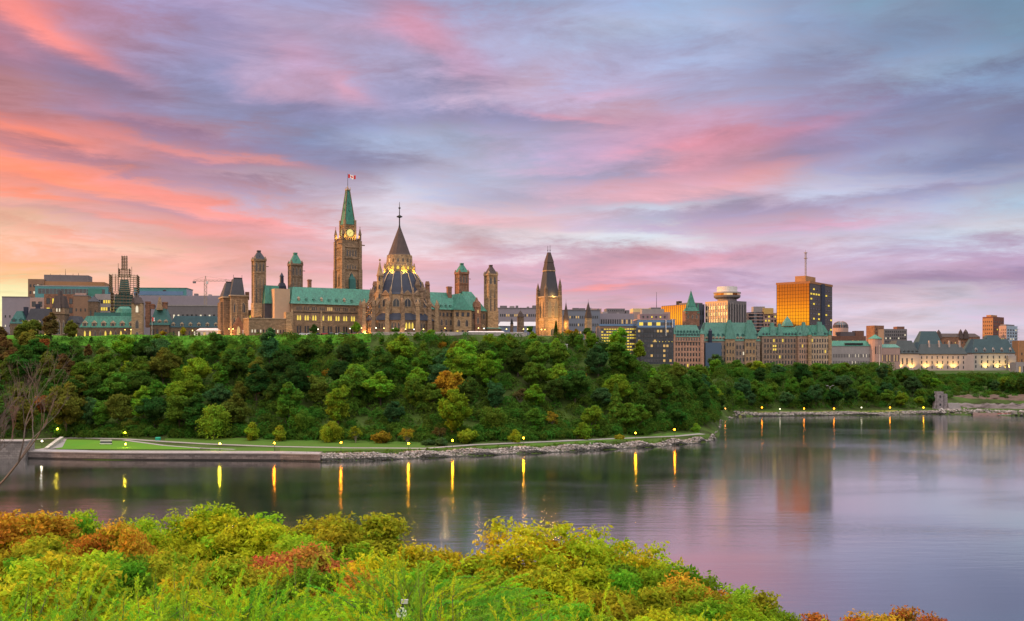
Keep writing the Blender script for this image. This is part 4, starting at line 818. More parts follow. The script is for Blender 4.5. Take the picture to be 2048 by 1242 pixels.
def units(b, blk, n, seed):
    rg_ = random.Random(seed); u0, u1, v0, v1, zb, zt, o = blk
    for i in range(n):
        x = u0 + (u1 - u0) * (i + rg_.uniform(.2, .8)) / n; w_ = rg_.uniform(2, 7); h_ = rg_.uniform(1.0, 3.2); b.part('roof_unit', conc_g if rg_.random() < .6 else conc, MB().box(x, min(x + w_, u1 - .5), v0 + 3, v0 + 8, zt, zt + h_), o)
# ================================================================== left skyline
def simple(name, label, cat, px, Y, yaw=0, **k): return B(name, label, cat, px, Y, yaw, **k)
def roofbox(b, blk, mat, py_top, inset=2.0, depth=None, over=.4, name='roof', l=None, r=None):
    u0, u1, v0, v1, zb, zt, o = blk; il = inset if l is None else l; ir = inset if r is None else r
    zp = b.z(py_top, (u0 + u1) / 2, v0 + inset)
    return b.part(name, mat, MB().fr(u0 - over, u1 + over, v0 - over, v1 + over, zt, u0 + il, u1 - ir, v0 + inset, v1 - inset, zp), o)
def dormers(b, blk, n, mat, w=1.3, h=2.2, side=0, row=0.0, depth=1.6, parent=None, win=True):
    u0, u1, v0, v1, zb, zt, o = blk
    w *= 1.25; h *= 1.2
    for i in range(n):
        t = (i + .5) / n; x, y = (u0 + (u1 - u0) * t, v0 + .6 + row * .8) if side == 0 else (u0 + .6 + row * .8, v0 + (v1 - v0) * t)
        z = zt + .4 + row * (h + 1.2); m_ = MB()
        if side == 0: m_.box(x - w / 2, x + w / 2, y - .5, y + depth, z, z + h * .6); m_.fr(x - w * .65, x + w * .65, y - .7, y + depth, z + h * .6, x - .05, x + .05, y - .6, y + depth, z + h)
        else: m_.box(y - .5 - v0 * 0, y + 0, 0, 0, 0, 0) if False else m_.box(x - .5, x + depth, y - w / 2, y + w / 2, z, z + h * .6).fr(x - .7, x + depth, y - w * .65, y + w * .65, z + h * .6, x - .6, x + depth, y - .05, y + .05, z + h)
        b.part('dormer', mat, m_, o)
        if win:
            if side == 0: b.win(x, y - .5, z + .2, w * .6, h * .5, 'rect', None, TRIMD, 0, o)
            else: b.win(x - .5, y, z + .2, w * .6, h * .5, 'rect', None, TRIMD, 1, o)

b = simple('hotel_block', 'wide brown hotel block with rows of tiny lit windows and a grey penthouse', 'hotel', 56, 930, 12)
a = b.block('wall', orange_p, 56, 209, 563, None, 0, 30); a2 = b.block('corner_wall', brown, 56, 88, 558, None, -1.2, 20)
pn = b.block('penthouse', conc_g, 88, 177, 550, 565, 4, 18); b.grid(a, 26, 7, 0, 'rect', .35, W_white, mz=(.2, .05), wf=.62, hf=.6); b.grid(a2, 4, 9, 0, 'rect', .25, W_white, mz=(.05, .05), wf=.5, hf=.4, seed=4)
m_ = MB(); 
for px_, pt in ((131, 538), (146, 547), (101, 547), (120, 548), (157, 546)): u_ = b.u(px_, 8); m_.cyl(u_, 8, pn[5], b.z(pt, u_, 8), .25, .1, 5)
b.part('antenna', iron, m_); b.done(80)
b = simple('concrete_slab_building', 'plain mauve grey slab at the left edge behind the slate roofs', 'building', 4, 860, 10); a = b.block('wall', lilac, 4, 62, 595, None, 0, 25); b.part('parapet', conc_g, MB().box(a[0] - .2, a[1] + .2, -.25, 25, a[5], a[5] + .9), a[6]); b.grid(a, 6, 3, 0, 'rect', .2, W_white, wf=.3, hf=.25, mz=(.1, .3)); b.done()
b = simple('atrium_building', 'modern building with teal glass top storey in front of the brown hotel', 'building', 70, 860, 10)
a = b.block('wall', tealgl, 70, 216, 573, None, 0, 20); 
for k_, (x0, x1, pt) in enumerate(((60, 88, 590), (88, 150, 583), (150, 172, 581))): c_ = b.block('front_wall', conc_p if k_ != 1 else redst, x0, x1, pt + 5, None, -5, 5); b.grid(c_, 5 if k_ == 1 else 2, 5, 0, 'rect', .12, W_lit, mz=(.05, .05), wf=.62, hf=.62, seed=k_)
ln = b.part('louvre_panel', surf('green louvre', (.06, .20, .16), var=.2), MB().box(b.u(176), b.u(204), -.3, 0, a[5] * .84, a[5] * .97), a[6]); b.part('roof_edge', conc, MB().box(a[0] - .3, a[1] + .3, -.4, 20.3, a[5], a[5] + .8), a[6])
b.grid(a, 18, 1, 0, 'band', .0, mz=(.86, .03), wf=.9, hf=.8); b.done(70)
b = simple('brick_block', 'square dark brown block beside the bright yellow lit stair storeys', 'building', 147, 800, 14); a = b.block('wall', brown, 147, 176, 592, None, 0, 16); b.grid(a, 3, 4, 0, 'rect', .05, mz=(.05, .2), wf=.3, hf=.35); b.part('parapet', conc_g, MB().box(a[0] - .2, a[1] + .2, -.2, 16.2, a[5], a[5] + .6), a[6]); b.done()
b = simple('gabled_brick_house', 'small brown house with steep dark gable left of the scaffolded tower', 'house', 176, 780, 14); a = b.block('wall', sand_d, 176, 196, 603, None, 0, 12); roofbox(b, a, slate, 591, 4); b.grid(a, 2, 2, 0, 'rect', .1, wf=.3, hf=.3); b.done()
b = simple('lit_office', 'pale office with bright yellow storeys just left of the scaffolded tower', 'office', 190, 830, 8); a = b.block('wall', conc, 190, 236, 588, None, 0, 18); b.grid(a, 9, 6, 0, 'rect', .75, W_lit, wf=.8, hf=.5, mz=(.05, .08)); b.done(60)
# scaffolding wrapped round a spire
b = simple('scaffolded_tower', 'church-like tower wrapped in dense scaffolding with a tall open lattice top', 'scaffolding', 249, 760, 16); q_ = 760 / 2000
core = b.part('tower_core', copper_d, MB().cfr(0, 0, 0, 16, 16, b.z(590), 12, 12).cfr(0, 0, b.z(590), 8, 8, b.z(560), 5.5, 5.5))
pole_m = surf('scaffold steel', (.16, .11, .08), var=.3, rough=.6, metal=.3); plank_m = surf('scaffold boards', (.36, .26, .17), var=.3)
def lattice(w_, z0, z1, nx_, nl, nm):
    m_ = MB(); p_ = MB(); k_ = w_ / 2
    for sy in (-k_, k_):
        for i in range(nx_ + 1):
            x = -k_ + w_ * i / nx_; m_.box(x - .13, x + .13, sy - .13, sy + .13, z0, z1 + 1); m_.box(sy - .13, sy + .13, x - .13, x + .13, z0, z1 + 1)
    for j in range(nl + 1):
        z_ = z0 + (z1 - z0) * j / nl
        for sy in (-k_, k_): p_.box(-k_ - .3, k_ + .3, sy - .5, sy + .5, z_, z_ + .3); p_.box(sy - .5, sy + .5, -k_ - .3, k_ + .3, z_, z_ + .3)
        if j < nl:
            for i in range(0, nx_, 2):
                x0_, x1_ = -k_ + w_ * i / nx_, -k_ + w_ * (i + 1) / nx_; z2 = z0 + (z1 - z0) * (j + 1) / nl; m_.tube([(x0_, -k_, z_), (x1_, -k_, z2)], .09, 4)
    o = b.part('scaffold_poles', pole_m, m_); b.part('scaffold_decks', plank_m, p_, o); return o
lattice(17.5, 0, b.z(588), 8, 16, 0); lattice(19.5, b.z(585), b.z(553), 9, 8, 0); lattice(7.5, b.z(553), b.z(540), 4, 3, 0); lattice(3.4, b.z(540), b.z(514), 2, 9, 0)
b.part('scaffold_poles', pole_m, MB().box(-4.6, -4.3, 0, .3, b.z(553), b.z(527)).box(5.0, 5.3, 0, .3, b.z(553), b.z(533)))
b = simple('blue_topped_building', 'long low building with a teal and blue glazed top storey right of the scaffolding', 'building', 268, 960, 4)
a = b.block('wall', lilac, 268, 446, 591, None, 0, 30); t_ = b.block('top_storey', tealgl, 268, 373, 577, 591, 1, 24); b.part('glass_band', bluegl, MB().box(t_[0] - .2, t_[1] - 3, .6, 1, t_[4] + .5, t_[4] + (t_[5] - t_[4]) * .6), t_[6]); b.part('roof_edge', copper, MB().box(t_[0] - .5, t_[1] + .5, .4, 25.5, t_[5], t_[5] + .8), t_[6])
b.win(b.u(329, 1), 1, t_[4] + 3, 3, 2.5, 'rect'); b.grid(a, 26, 2, 0, 'rect', .1, W_warm, wf=.4, hf=.25, mz=(.45, .1)); units(b, a, 4, 4); b.done()
b = simple('grey_hall_building', 'pale grey flat roofed building with a row of small white windows under the crane', 'building', 330, 880, 5); a = b.block('wall', conc_g, 330, 446, 612, None, 0, 24); b.part('parapet', conc, MB().box(a[0] - .3, a[1] + .3, -.3, 24, a[5], a[5] + 1.0), a[6]); b.grid(a, 12, 2, 0, 'rect', .4, W_white, wf=.45, hf=.35, mz=(.2, .1)); b.done()
# crane
b = simple('tower_crane', 'slender tower crane with a horizontal jib above the grey roofs', 'crane', 411, 900, 0); q_ = .45; zt = b.z(563)
def mast(m_, x, y, z0, z1, w_, n_):
    for sx in (-1, 1):
        for sy in (-1, 1): m_.box(x + sx * w_ / 2 - .12, x + sx * w_ / 2 + .12, y + sy * w_ / 2 - .12, y + sy * w_ / 2 + .12, z0, z1)
    for i in range(n_):
        a0_, a1_ = z0 + (z1 - z0) * i / n_, z0 + (z1 - z0) * (i + 1) / n_; s_ = 1 if i % 2 else -1
        m_.tube([(x - s_ * w_ / 2, y - w_ / 2, a0_), (x + s_ * w_ / 2, y - w_ / 2, a1_)], .1, 4); m_.tube([(x - s_ * w_ / 2, y + w_ / 2, a0_), (x + s_ * w_ / 2, y + w_ / 2, a1_)], .1, 4)
    return m_
cran = surf('crane steel', (.30, .24, .18), var=.2)
b.part('mast', cran, mast(MB(), 0, 0, 0, zt, 2.0, 22)); j_ = MB()
for zz_ in (zt, zt + 1.3): j_.box(-11, 28, -.12 + (zz_ - zt) * .3, .12 + (zz_ - zt) * .3, zz_, zz_ + .22)
for i in range(22): x0_ = -11 + 39 * i / 22; j_.tube([(x0_, 0, zt + (0 if i % 2 else 1.3)), (x0_ + 39 / 22, 0, zt + (1.3 if i % 2 else 0))], .1, 4)
b.part('jib', cran, j_); b.part('apex', cran, MB().tube([(-.8, 0, zt), (0, 0, b.z(552))], .2).tube([(.8, 0, zt), (0, 0, b.z(552))], .2).tube([(0, 0, b.z(552.5)), (-10.5, 0, zt + 1.3)], .07).tube([(0, 0, b.z(552.5)), (22, 0, zt + 1.3)], .07)); b.part('counterweight', conc_g, MB().box(-11.3, -8.8, -.8, .8, zt - 1.6, zt + .2)); b.part('cab', white, MB().box(.8, 2.4, -1.3, .4, zt - 2.2, zt))

# the slate roofed hall along the left (with its two towers)
b = simple('slate_roofed_hall', 'long low stone hall with slate roofs and a steep central tower at far left', 'stone hall', 20, 690, 6)
segs = [(20, 50, 647, 622, copper_d), (48, 106, 652, 617, slate), (127, 162, 654, 632, slate)]
for i, (x0, x1, pe, pr_, mt) in enumerate(segs):
    a = b.block('wall', sand_d, x0, x1, pe, None, -i * .4, 16); roofbox(b, a, mt, pr_, 3.2); dormers(b, a, 3 if i == 1 else 2, TRIM if i == 1 else mt, 2.2, 3.2); b.grid(a, 6, 1, 0, 'arch', .1, wf=.4, hf=.6)
c_ = MB(); 
for px_, pt in ((52, 614), (76, 608)): u_ = b.u(px_, 6); c_.box(u_ - 1.3, u_ + 1.3, 5, 7, b.z(640, u_, 6), b.z(pt, u_, 6))
b.part('chimney', slate_b, c_)
tw = b.block('tower_wall', sand_d, 104, 129, 628, None, -3, 10); u0, u1 = tw[0], tw[1]; m_ = MB(); zt = tw[5]; m_.box(u0 - .5, u1 + .5, -3.5, 7.5, zt, zt + 1)
up = b.z(592, u0, 2); m_.box(u0 + .2, u1 - .2, -2.8, 6.8, zt + 1, zt + (up - zt) * .35); b.part('tower_stage', sand, m_, tw[6]); r_ = MB(); um = (u0 + u1) / 2; r_.fr(u0, u1, -3, 7, zt + (up - zt) * .35, u0 + 1.2, u1 - 1.2, -1, 5, up); r_.cfr(um, 1, zt + (up - zt) * .3, 4.2, 10.4, b.z(581, um), 1.0, 3.0); b.part('tower_roof', slate_r, r_, tw[6])
for x in (um - .9, um + .9): b.win(x, -3, zt + 1.5, 1.0, 3.6, 'arch', W_white, TRIM, 0, tw[6])
b.win(um, -3, zt * .2, 3.2, zt * .6, 'arch', None, TRIM, 0, tw[6]); b.win(um - 3.5, -3, zt * .25, 1.6, zt * .5, 'arch', None, TRIM, 0, tw[6]); b.win(um + 3.5, -3, zt * .25, 1.6, zt * .5, 'arch', None, TRIM, 0, tw[6]); b.done()
b = simple('green_roofed_hall', 'low hall with bright green copper roof and pale dormers below the scaffolding', 'stone hall', 160, 680, 6)
a = b.block('wall', sand_d, 160, 272, 655, None, 0, 16); rf = roofbox(b, a, copper, 632, 3.4); dormers(b, a, 6, TRIM, 2.4, 3.6)
dm = MB(); u_ = b.u(249, 12); dm.prof(u_, 12, [(6.4, b.z(634, u_, 12)), (6.2, b.z(626, u_, 12)), (5.0, b.z(618, u_, 12)), (3.2, b.z(613.5, u_, 12))], 12); b.part('dome', copper, dm)
b.block('rear_wall', copper_d, 188, 240, 625, 633, 6, 10); b.grid(a, 10, 1, 0, 'arch', .5, W_lit, wf=.4, hf=.6); b.done()
b = simple('gabled_stone_tower', 'stone tower with two steep slate gables just right of the green roofed hall', 'stone tower', 263, 672, 14); a = b.block('wall', sand_l, 263, 285, 606, None, 0, 8); u0, u1 = a[0], a[1]; um = (u0 + u1) / 2
b.part('roof', slate_r, MB().fr(u0 - .4, u1 + .4, -.4, 8.4, a[5], u0 + 1.4, u1 - 1.4, 2, 6, b.z(594, um)).cfr(um, 4, a[5] - 1, 3.6, 9.2, b.z(586, um), .5, 1.4).cfr(u0 + .9, 0, a[5], 1.5, 1.5, b.z(588, u0), .1, .1), a[6]); b.win(um, 0, a[5] * .74, 2, a[5] * .2, 'arch', W_white, TRIM, 0, a[6]); b.win(um, 0, a[5] * .3, 2.4, a[5] * .25, 'arch', None, TRIM, 0, a[6]); b.win(um, 0, a[5] * .05, 2.4, a[5] * .18, 'arch', None, TRIM, 0, a[6]); b.done()
b = simple('mansard_hall', 'low hall with blue green mansard roof and square chimneys behind the white flagpole', 'stone hall', 290, 690, 8)
a = b.block('wall', sand_d, 300, 338, 650, None, -1, 14); roofbox(b, a, copper_d, 617, 3.0); dormers(b, a, 3, TRIM, 2, 3); a2 = b.block('wall', sand_d, 338, 440, 655, None, 1, 14); roofbox(b, a2, surf('dark teal slate roof', (.03, .07, .085), rough=.7, var=.3, scale=.2, fine=1.0), 632, 3.2); dormers(b, a2, 6, TRIM, 1.8, 2.8)
c_ = MB()
for px_, pt, pb in ((296, 603, 655), (330, 604, 618), (304, 608, 618)): u_ = b.u(px_, 3); c_.box(u_ - 1.5, u_ + 1.5, 2, 5, b.z(pb, u_, 3), b.z(pt, u_, 3)); c_.box(u_ - 1.8, u_ + 1.8, 1.7, 5.3, b.z(pt + 3, u_, 3), b.z(pt + 1.5, u_, 3))
b.part('chimney', redst, c_); b.part('gable', sand_l, MB().fr(b.u(312, -2), b.u(324, -2), -1.6, 3, b.z(620, 10), b.u(317.5, -2), b.u(318.5, -2), -1.6, 3, b.z(594, 10))); b.grid(a, 4, 1, 0, 'rect', .3, W_white, wf=.4, hf=.5); b.grid(a2, 9, 1, 0, 'rect', .3, W_white, wf=.3, hf=.5); b.done()

# ================================================================== middle distance right of the parliament block
b = simple('lilac_long_building', 'long plain mauve building with flat roof behind the last slim tower', 'building', 996, 900, 3); a = b.block('wall', lilac, 996, 1076, 617, None, 0, 25); b.part('parapet', conc_g, MB().box(a[0] - .2, a[1] + .2, -.3, 25, a[5], a[5] + .7), a[6]); b.grid(a, 18, 3, 0, 'rect', .25, W_warm, wf=.6, hf=.35, mz=(.3, .08)); units(b, a, 5, 1); b.done()
b = simple('long_flat_terminal', 'long low white roofed range with dusky blue glazing left of the golden tower', 'low building', 998, 800, 2); a = b.block('wall', glass('dusky blue glazing', (.12, .14, .22), .3, .3), 998, 1112, 652, None, 0, 16); b.part('roof', surf('pale metal roof', (.42, .40, .44), var=.1, scale=.05, rough=.5), MB().fr(a[0] - 1, a[1] + 1, -1.2, 17, a[5], a[0] + 1, a[1], 4, 12, b.z(643, 10))); b.grid(a, 12, 1, 0, 'rect', .4, W_lit, wf=.3, hf=.3, mz=(.02, .5)); b.done()
b = simple('flat_grey_range', 'long bluish grey flat building between the two thin spires', 'building', 1118, 880, 2); a = b.block('wall', surf('blue grey cladding', (.18, .19, .24), var=.12, scale=.08), 1118, 1200, 621, None, 0, 20); b.grid(a, 18, 3, 0, 'rect', .25, W_warm, wf=.6, hf=.35, mz=(.25, .08)); units(b, a, 5, 2); b.part('parapet', conc_g, MB().box(a[0] - .2, a[1] + .2, -.3, 20, a[5], a[5] + .6), a[6]); b.done()
b = simple('pink_box_building', 'small salmon pink box building behind the second thin spire', 'building', 1181, 940, 3); a = b.block('wall', conc_p, 1181, 1203, 617, None, 0, 14); b.grid(a, 3, 3, 0, 'rect', .2, wf=.4, hf=.3); b.done()
b = simple('stepped_grey_building', 'pale lilac building with a dark penthouse above the yellow windowed office', 'building', 1198, 900, 4); a = b.block('wall', lilac, 1198, 1268, 627, None, 0, 25); p_ = b.block('penthouse', conc_g, 1213, 1250, 617, 627, 4, 14); b.grid(p_, 8, 1, 0, 'rect', .1, wf=.5, hf=.4, mz=(.3, .2)); b.part('duct', iron, MB().box(b.u(1252, 4), b.u(1256, 4), 4, 6, a[5], a[5] + 2.5)); b.grid(a, 14, 3, 0, 'rect', .2, W_warm, wf=.6, hf=.4); units(b, a, 3, 3); b.done()
b = simple('yellow_windowed_office', 'wide office block with many rows of bright yellow lit windows', 'office', 1199, 800, 3)
a = b.block('wall', conc_g, 1199, 1272, 652, None, 0, 22); b.part('roof_edge', bluegl, MB().box(a[0] - .3, a[1] + .3, -.3, 22, a[5], a[5] + 1.6), a[6]); b.part('spandrel', brown, MB().box(a[0], a[1] - 8, -.05, 0, a[5] - 2.2, a[5] - .4), a[6])
b.grid(a, 13, 8, 0, 'rect', .80, W_lit, TRIMD, wf=.86, hf=.50, mz=(.02, .06)); b.done(104)
b = simple('stepped_glass_building', 'dark glass building with stepped top and blue glass band left of the chateau block', 'glass building', 1272, 790, 3)
a = b.block('wall', curtain, 1272, 1347, 655, None, 0, 22); t_ = b.block('upper_wall', bluegl, 1275, 1350, 640, 655, 1.5, 18); t2 = b.block('top_wall', surf('mauve brown cladding', (.24, .17, .19), var=.12, scale=.1), 1280, 1336, 628, 640, 4, 12); b.block('plant_room', conc, 1284, 1328, 618, 628, 5, 8)
b.part('roof_edge', conc_p, MB().box(t_[0] - .5, t_[1] + .5, 1.1, 19.8, t_[5], t_[5] + .7), t_[6]); b.part('lit_band', W_lit, MB().box(b.u(1303), a[1] - 1, -.12, 0, b.z(684, 10), b.z(681.5, 10)), a[6])
m_ = MB()
for i in range(16): u_ = a[0] + (a[1] - a[0]) * i / 15; m_.box(u_ - .1, u_ + .1, -.25, 0, 0, a[5])
b.part('mullion', TRIMD, m_, a[6]); m_ = MB()
for i in range(1, 8): m_.box(a[0], a[1], -.32, 0, a[5] * i / 8, a[5] * i / 8 + .35)
b.part('floor_band', surf('grey floor band', (.07, .065, .07), var=.1), m_, a[6]); b.part('white_fin', white, MB().box(b.u(1331), b.u(1331) + .6, -.8, -.33, b.z(672, 20), b.z(640, 20)).box(b.u(1344), b.u(1344) + .6, -.8, -.33, b.z(655, 20), b.z(638, 20)), a[6]); b.grid(a, 11, 7, 0, 'rect', .16, W_warm, wf=.8, hf=.55, mz=(.03, .03), darkm=glass('dusk reflecting pane', (.05, .05, .06), .1, .4), off=.33); b.grid(t_, 8, 1, 0, 'band', .35, W_lit, wf=.9, hf=.5, mz=(.05, .1)); b.grid(t2, 6, 1, 0, 'rect', .1, wf=.4, hf=.4); b.done()
b = simple('cream_topped_building', 'low building with bright cream roof storey and a thin mast left of the yellow slab', 'building', 1266, 1000, 4); a = b.block('wall', conc_p, 1266, 1340, 624, None, 0, 20); c_ = b.block('top_storey', surf('cream cladding', (.60, .46, .24), var=.08), 1266, 1302, 617, 624, 1, 16); b.block('dark_penthouse', conc_g, 1302, 1322, 615, 624, 2, 12); u_ = b.u(1313, 6); b.part('mast', iron, MB().cyl(u_, 6, a[5], b.z(584, u_, 6), .35, .12, 6)); b.grid(a, 10, 1, 0, 'band', .2, W_white, wf=.9, hf=.4, mz=(.6, .1)); b.done()
b = simple('yellow_slab_building', 'office slab glowing yellow on its left face with a dark right half', 'office', 1380, 1080, 30); d_ = b.v(1323); a = b.block('wall', surf('dark slab cladding', (.07, .08, .11), var=.15, scale=.1), 1380, 1409, 608, None, 0, d_); b.part('painted_sunlit_face', goldgl, MB().box(a[0] - .3, a[0] - .02, 0, d_, a[5] * .3, a[5] - .5), a[6]); b.part('plant_room', iron, MB().box(a[0] + 1, a[0] + 5, d_ * .4, d_ * .5, a[5], a[5] + 4)); b.part('roof_box', conc_g, MB().box(1, a[1] - 1, 2, d_ * .4, a[5], a[5] + 1.6), a[6])  # gold left face: sunlight on that side put into its colour
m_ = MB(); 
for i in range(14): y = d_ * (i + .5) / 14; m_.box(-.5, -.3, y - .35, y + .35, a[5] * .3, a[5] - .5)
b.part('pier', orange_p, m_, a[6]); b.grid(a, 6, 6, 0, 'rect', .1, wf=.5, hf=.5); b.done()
# drum-topped tower
b = simple('drum_topped_tower', 'ribbed tower crowned by a revolving round disc and a white drum', 'tower', 1456, 1060, 38); d_ = b.v(1411); a = b.block('wall', conc_g, 1456, 1493, 602, None, 0, d_); left = b.part('rib_wall', surf('sun painted concrete rib', (.55, .36, .20), var=.15, scale=.08), MB().box(-.5, -.02, 0, d_, 0, a[5]), a[6])  # left face coloured warm to stand for gold light on it
for i in range(9):
    y = d_ * (i + .5) / 9; b.part('pier', surf('sun painted concrete pier', (.58, .47, .38), var=.12), MB().box(-1.1, -.5, y + .9, y + 1.6, 0, a[5] - 2), a[6])  # paler than the right-face piers: sunlight put into the colour
    for j in range(7): b.win(-.5, y - .4, a[5] * (.30 + .095 * j), 2.0, a[5] * .062, 'rect', None if rnd.random() > .25 else W_warm, TRIMD, 1)
for i in range(7): u_ = a[1] * (i + .5) / 7; b.part('pier', conc, MB().box(u_ + .7, u_ + 1.3, -.6, 0, 0, a[5] - 2), a[6]); b.win(u_ - .3, 0, a[5] * .45, 1.4, a[5] * .5, 'band', None, TRIMD)
um, vm = a[1] * .5, d_ * .45; q_ = b.Yc(um, vm) / 2000; zz_ = lambda p: b.z(p, um, vm)
b.part('neck', conc, MB().cyl(um, vm, a[5], zz_(596), 19 * q_, 19 * q_, 20)); ds = b.part('disc', conc_g, MB().prof(um, vm, [(22 * q_, zz_(598)), (26 * q_, zz_(595)), (26.5 * q_, zz_(591.5))], 28)); b.part('disc_glazing', goldgl, MB().prof(um, vm, [(26 * q_, zz_(591.5)), (26 * q_, zz_(587.5))], 28), ds); b.part('disc_roof', conc, MB().prof(um, vm, [(27 * q_, zz_(587.5)), (27 * q_, zz_(585)), (22 * q_, zz_(584))], 28), ds); b.part('drum', white, MB().cyl(um, vm, zz_(584), zz_(574), 20 * q_, 20 * q_, 28)); b.done(90)
b = simple('curved_floor_office', 'low office with curved floor bands glowing orange between the two tall towers', 'office', 1493, 1100, 0); a = b.block('wall', conc_p, 1495, 1556, 626, None, 0, 20); m_ = MB(); u_ = b.u(1511, 2)
for j in range(9): z_ = a[5] * (.5 + .06 * j); m_.cyl(u_, 6, z_, z_ + 1.1, 10.5, 10.5, 20)
b.part('floor_band', conc_p, m_); b.part('round_glazing', curtain, MB().cyl(u_, 6, 0, a[5] + .8, 10, 10, 20)); t_ = b.block('top_storey', surf('sun painted ochre panel', (.62, .40, .14), var=.12), 1528, 1547, 616, 628, -1, 12); b.block('plant_room', conc, 1507, 1530, 613, 628, 4, 10); b.grid(a, 9, 9, 0, 'rect', .45, W_lit, wf=.55, hf=.5, mz=(.3, .03)); b.done(90)  # ochre top storey carries the gold sunlight in its colour
# bronze tower with mast
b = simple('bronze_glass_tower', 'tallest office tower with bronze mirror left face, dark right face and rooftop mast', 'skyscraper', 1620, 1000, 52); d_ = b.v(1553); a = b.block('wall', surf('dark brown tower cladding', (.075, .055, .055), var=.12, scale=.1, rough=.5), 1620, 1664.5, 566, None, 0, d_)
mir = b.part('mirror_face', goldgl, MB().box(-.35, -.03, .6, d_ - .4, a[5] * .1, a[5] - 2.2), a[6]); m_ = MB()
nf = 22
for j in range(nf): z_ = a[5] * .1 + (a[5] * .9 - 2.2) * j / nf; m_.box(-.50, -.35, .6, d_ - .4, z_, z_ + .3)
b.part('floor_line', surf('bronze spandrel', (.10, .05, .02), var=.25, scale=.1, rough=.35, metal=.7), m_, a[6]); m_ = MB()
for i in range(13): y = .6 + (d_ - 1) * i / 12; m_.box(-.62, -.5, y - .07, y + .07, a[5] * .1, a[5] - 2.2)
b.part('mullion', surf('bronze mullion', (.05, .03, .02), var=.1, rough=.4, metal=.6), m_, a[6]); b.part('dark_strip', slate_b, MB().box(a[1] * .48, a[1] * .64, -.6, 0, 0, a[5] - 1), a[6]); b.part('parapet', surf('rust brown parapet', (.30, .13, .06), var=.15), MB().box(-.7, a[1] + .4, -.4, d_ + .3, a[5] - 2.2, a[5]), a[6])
rg = random.Random(5)
for j in range(15):
    for i in range(9):
        u_ = a[1] * (i + .5) / 9
        if .46 < u_ / a[1] < .66: continue
        b.win(u_, 0, a[5] * (.12 + .056 * j), a[1] / 9 * .8, a[5] * .022, 'rect', W_lit if rg.random() < (.42 if j in (5, 8, 11, 13) else .14) else None, TRIMD)
u_, v_ = b.u(1609, 12), 12; pn = b.part('penthouse', surf('rusty penthouse', (.42, .20, .09), var=.25, scale=.15), MB().box(1.5, a[1] * .45, 5, d_ * .46, a[5], b.z(552.5, 6, 10))); u_, v_ = a[1] * .25, d_ * .3; zt = b.z(552.5, u_, v_); q_ = b.Yc(u_, v_) / 2000
m_ = mast(MB(), u_, v_, zt, b.z(505, u_, v_), 1.1, 16); m_.cyl(u_, v_, b.z(505, u_, v_), b.z(499, u_, v_), .2, .1, 5); 
for p_ in (506, 517): m_.box(u_ - 1.4, u_ + 1.4, v_ - 1.4, v_ + 1.4, b.z(p_, u_, v_), b.z(p_, u_, v_) + .5)
b.part('mast', cran, m_); b.done(98)

# chateau-style government blocks
b = simple('chateau_block', 'large pink stone chateau block with green copper mansards and a slender green spire', 'government building', 1346, 880, 4)
A = b.block('wall', stone('pink lit stone', (.50, .27, .19), var=.2), 1347, 1404, 674, None, 0, 20); roofbox(b, A, copper_p, 650, 4.0); dormers(b, A, 10, copper_d, 1.5, 2.6); dormers(b, A, 9, copper_d, 1.2, 1.9, row=1.0, win=False); b.grid(A, 9, 5, 0, 'rect', .05, wf=.50, hf=.62, mz=(.10, .12)); b.part('gallery', sand_d, MB().box(A[0] - .3, A[1] + .3, -.5, 0, A[5] - 4.6, A[5] - 4.2), A[6]); b.grid(A, 10, 1, 0, 'arch', 0, wf=.6, hf=.8, mz=(.88, .0))
for px_ in (1347, 1404): u_ = b.u(px_); b.part('corner_turret', stone('pink lit stone', (0, 0, 0)), MB().cyl(u_, 1, 0, A[5] + 2.5, 2.2, 2.2, 10), A[6]); b.part('turret_roof', copper_p, MB().cyl(u_, 1, A[5] + 2.5, A[5] + 8, 2.5, .1, 10), A[6])
T = b.block('tower_wall', redst, 1371, 1399, 622, 652, 8, 11); u0, u1, v0, v1, zb, zt, o = T; um = (u0 + u1) / 2; m_ = MB(); m_.cfr(um, 13.5, b.z(613, um, 8), 7.4, 7.4, b.z(581, um, 8), .5, .5); m_.cyl(um, 13.5, b.z(581, um, 8), b.z(577, um, 8), .15, .08, 5); m_.cfr(um, 13.5, zt, 12.4, 11.6, b.z(613, um, 8), 7.0, 7.0)
for sx in (-1, 1): m_.cfr(um + sx * 5.3, 9, zt - 2, 2.2, 2.2, b.z(604 if sx > 0 else 607, um), .2, .2)
b.part('spire', copper, m_, o); b.grid(T, 3, 1, 0, 'arch', 0, f=TRIM, wf=.4, hf=.5, mz=(.35, .1))
M2 = b.block('wall', stone('grey lit stone', (.29, .21, .165), var=.2), 1403, 1520, 682, None, 7, 18); roofbox(b, M2, copper_p, 645, 5.0); dormers(b, M2, 17, TRIM, 1.8, 3.2); dormers(b, M2, 12, copper_d, 1.5, 2.2, row=1.0, win=False); b.grid(M2, 17, 4, 0, 'rect', .08, W_white, wf=.48, hf=.6, mz=(.08, .10), seed=3)
for x0, x1, pt in ((1449, 1470, 640), (1488, 1512, 640)):
    P_ = b.block('pavilion_wall', sand_l, x0 + 2, x1, 678, None, 5.5, 8); b.part('pavilion_roof', copper_p, MB().fr(P_[0] - .5, P_[1] + .5, 5, 13.5, P_[5], P_[0] + 3, P_[1] - 3, 8, 10, b.z(pt, P_[0], 8)), P_[6]); b.grid(P_, 3, 4, 0, 'rect', .2, wf=.45, hf=.5)
b.part('stair_turret', slate_b, MB().cyl(b.u(1420.5, 5), 5, M2[5] - 3, b.z(662, 30), 1.7, 1.7, 8).cyl(b.u(1420.5, 5), 5, b.z(662, 30), b.z(656, 30), 1.9, .1, 8))
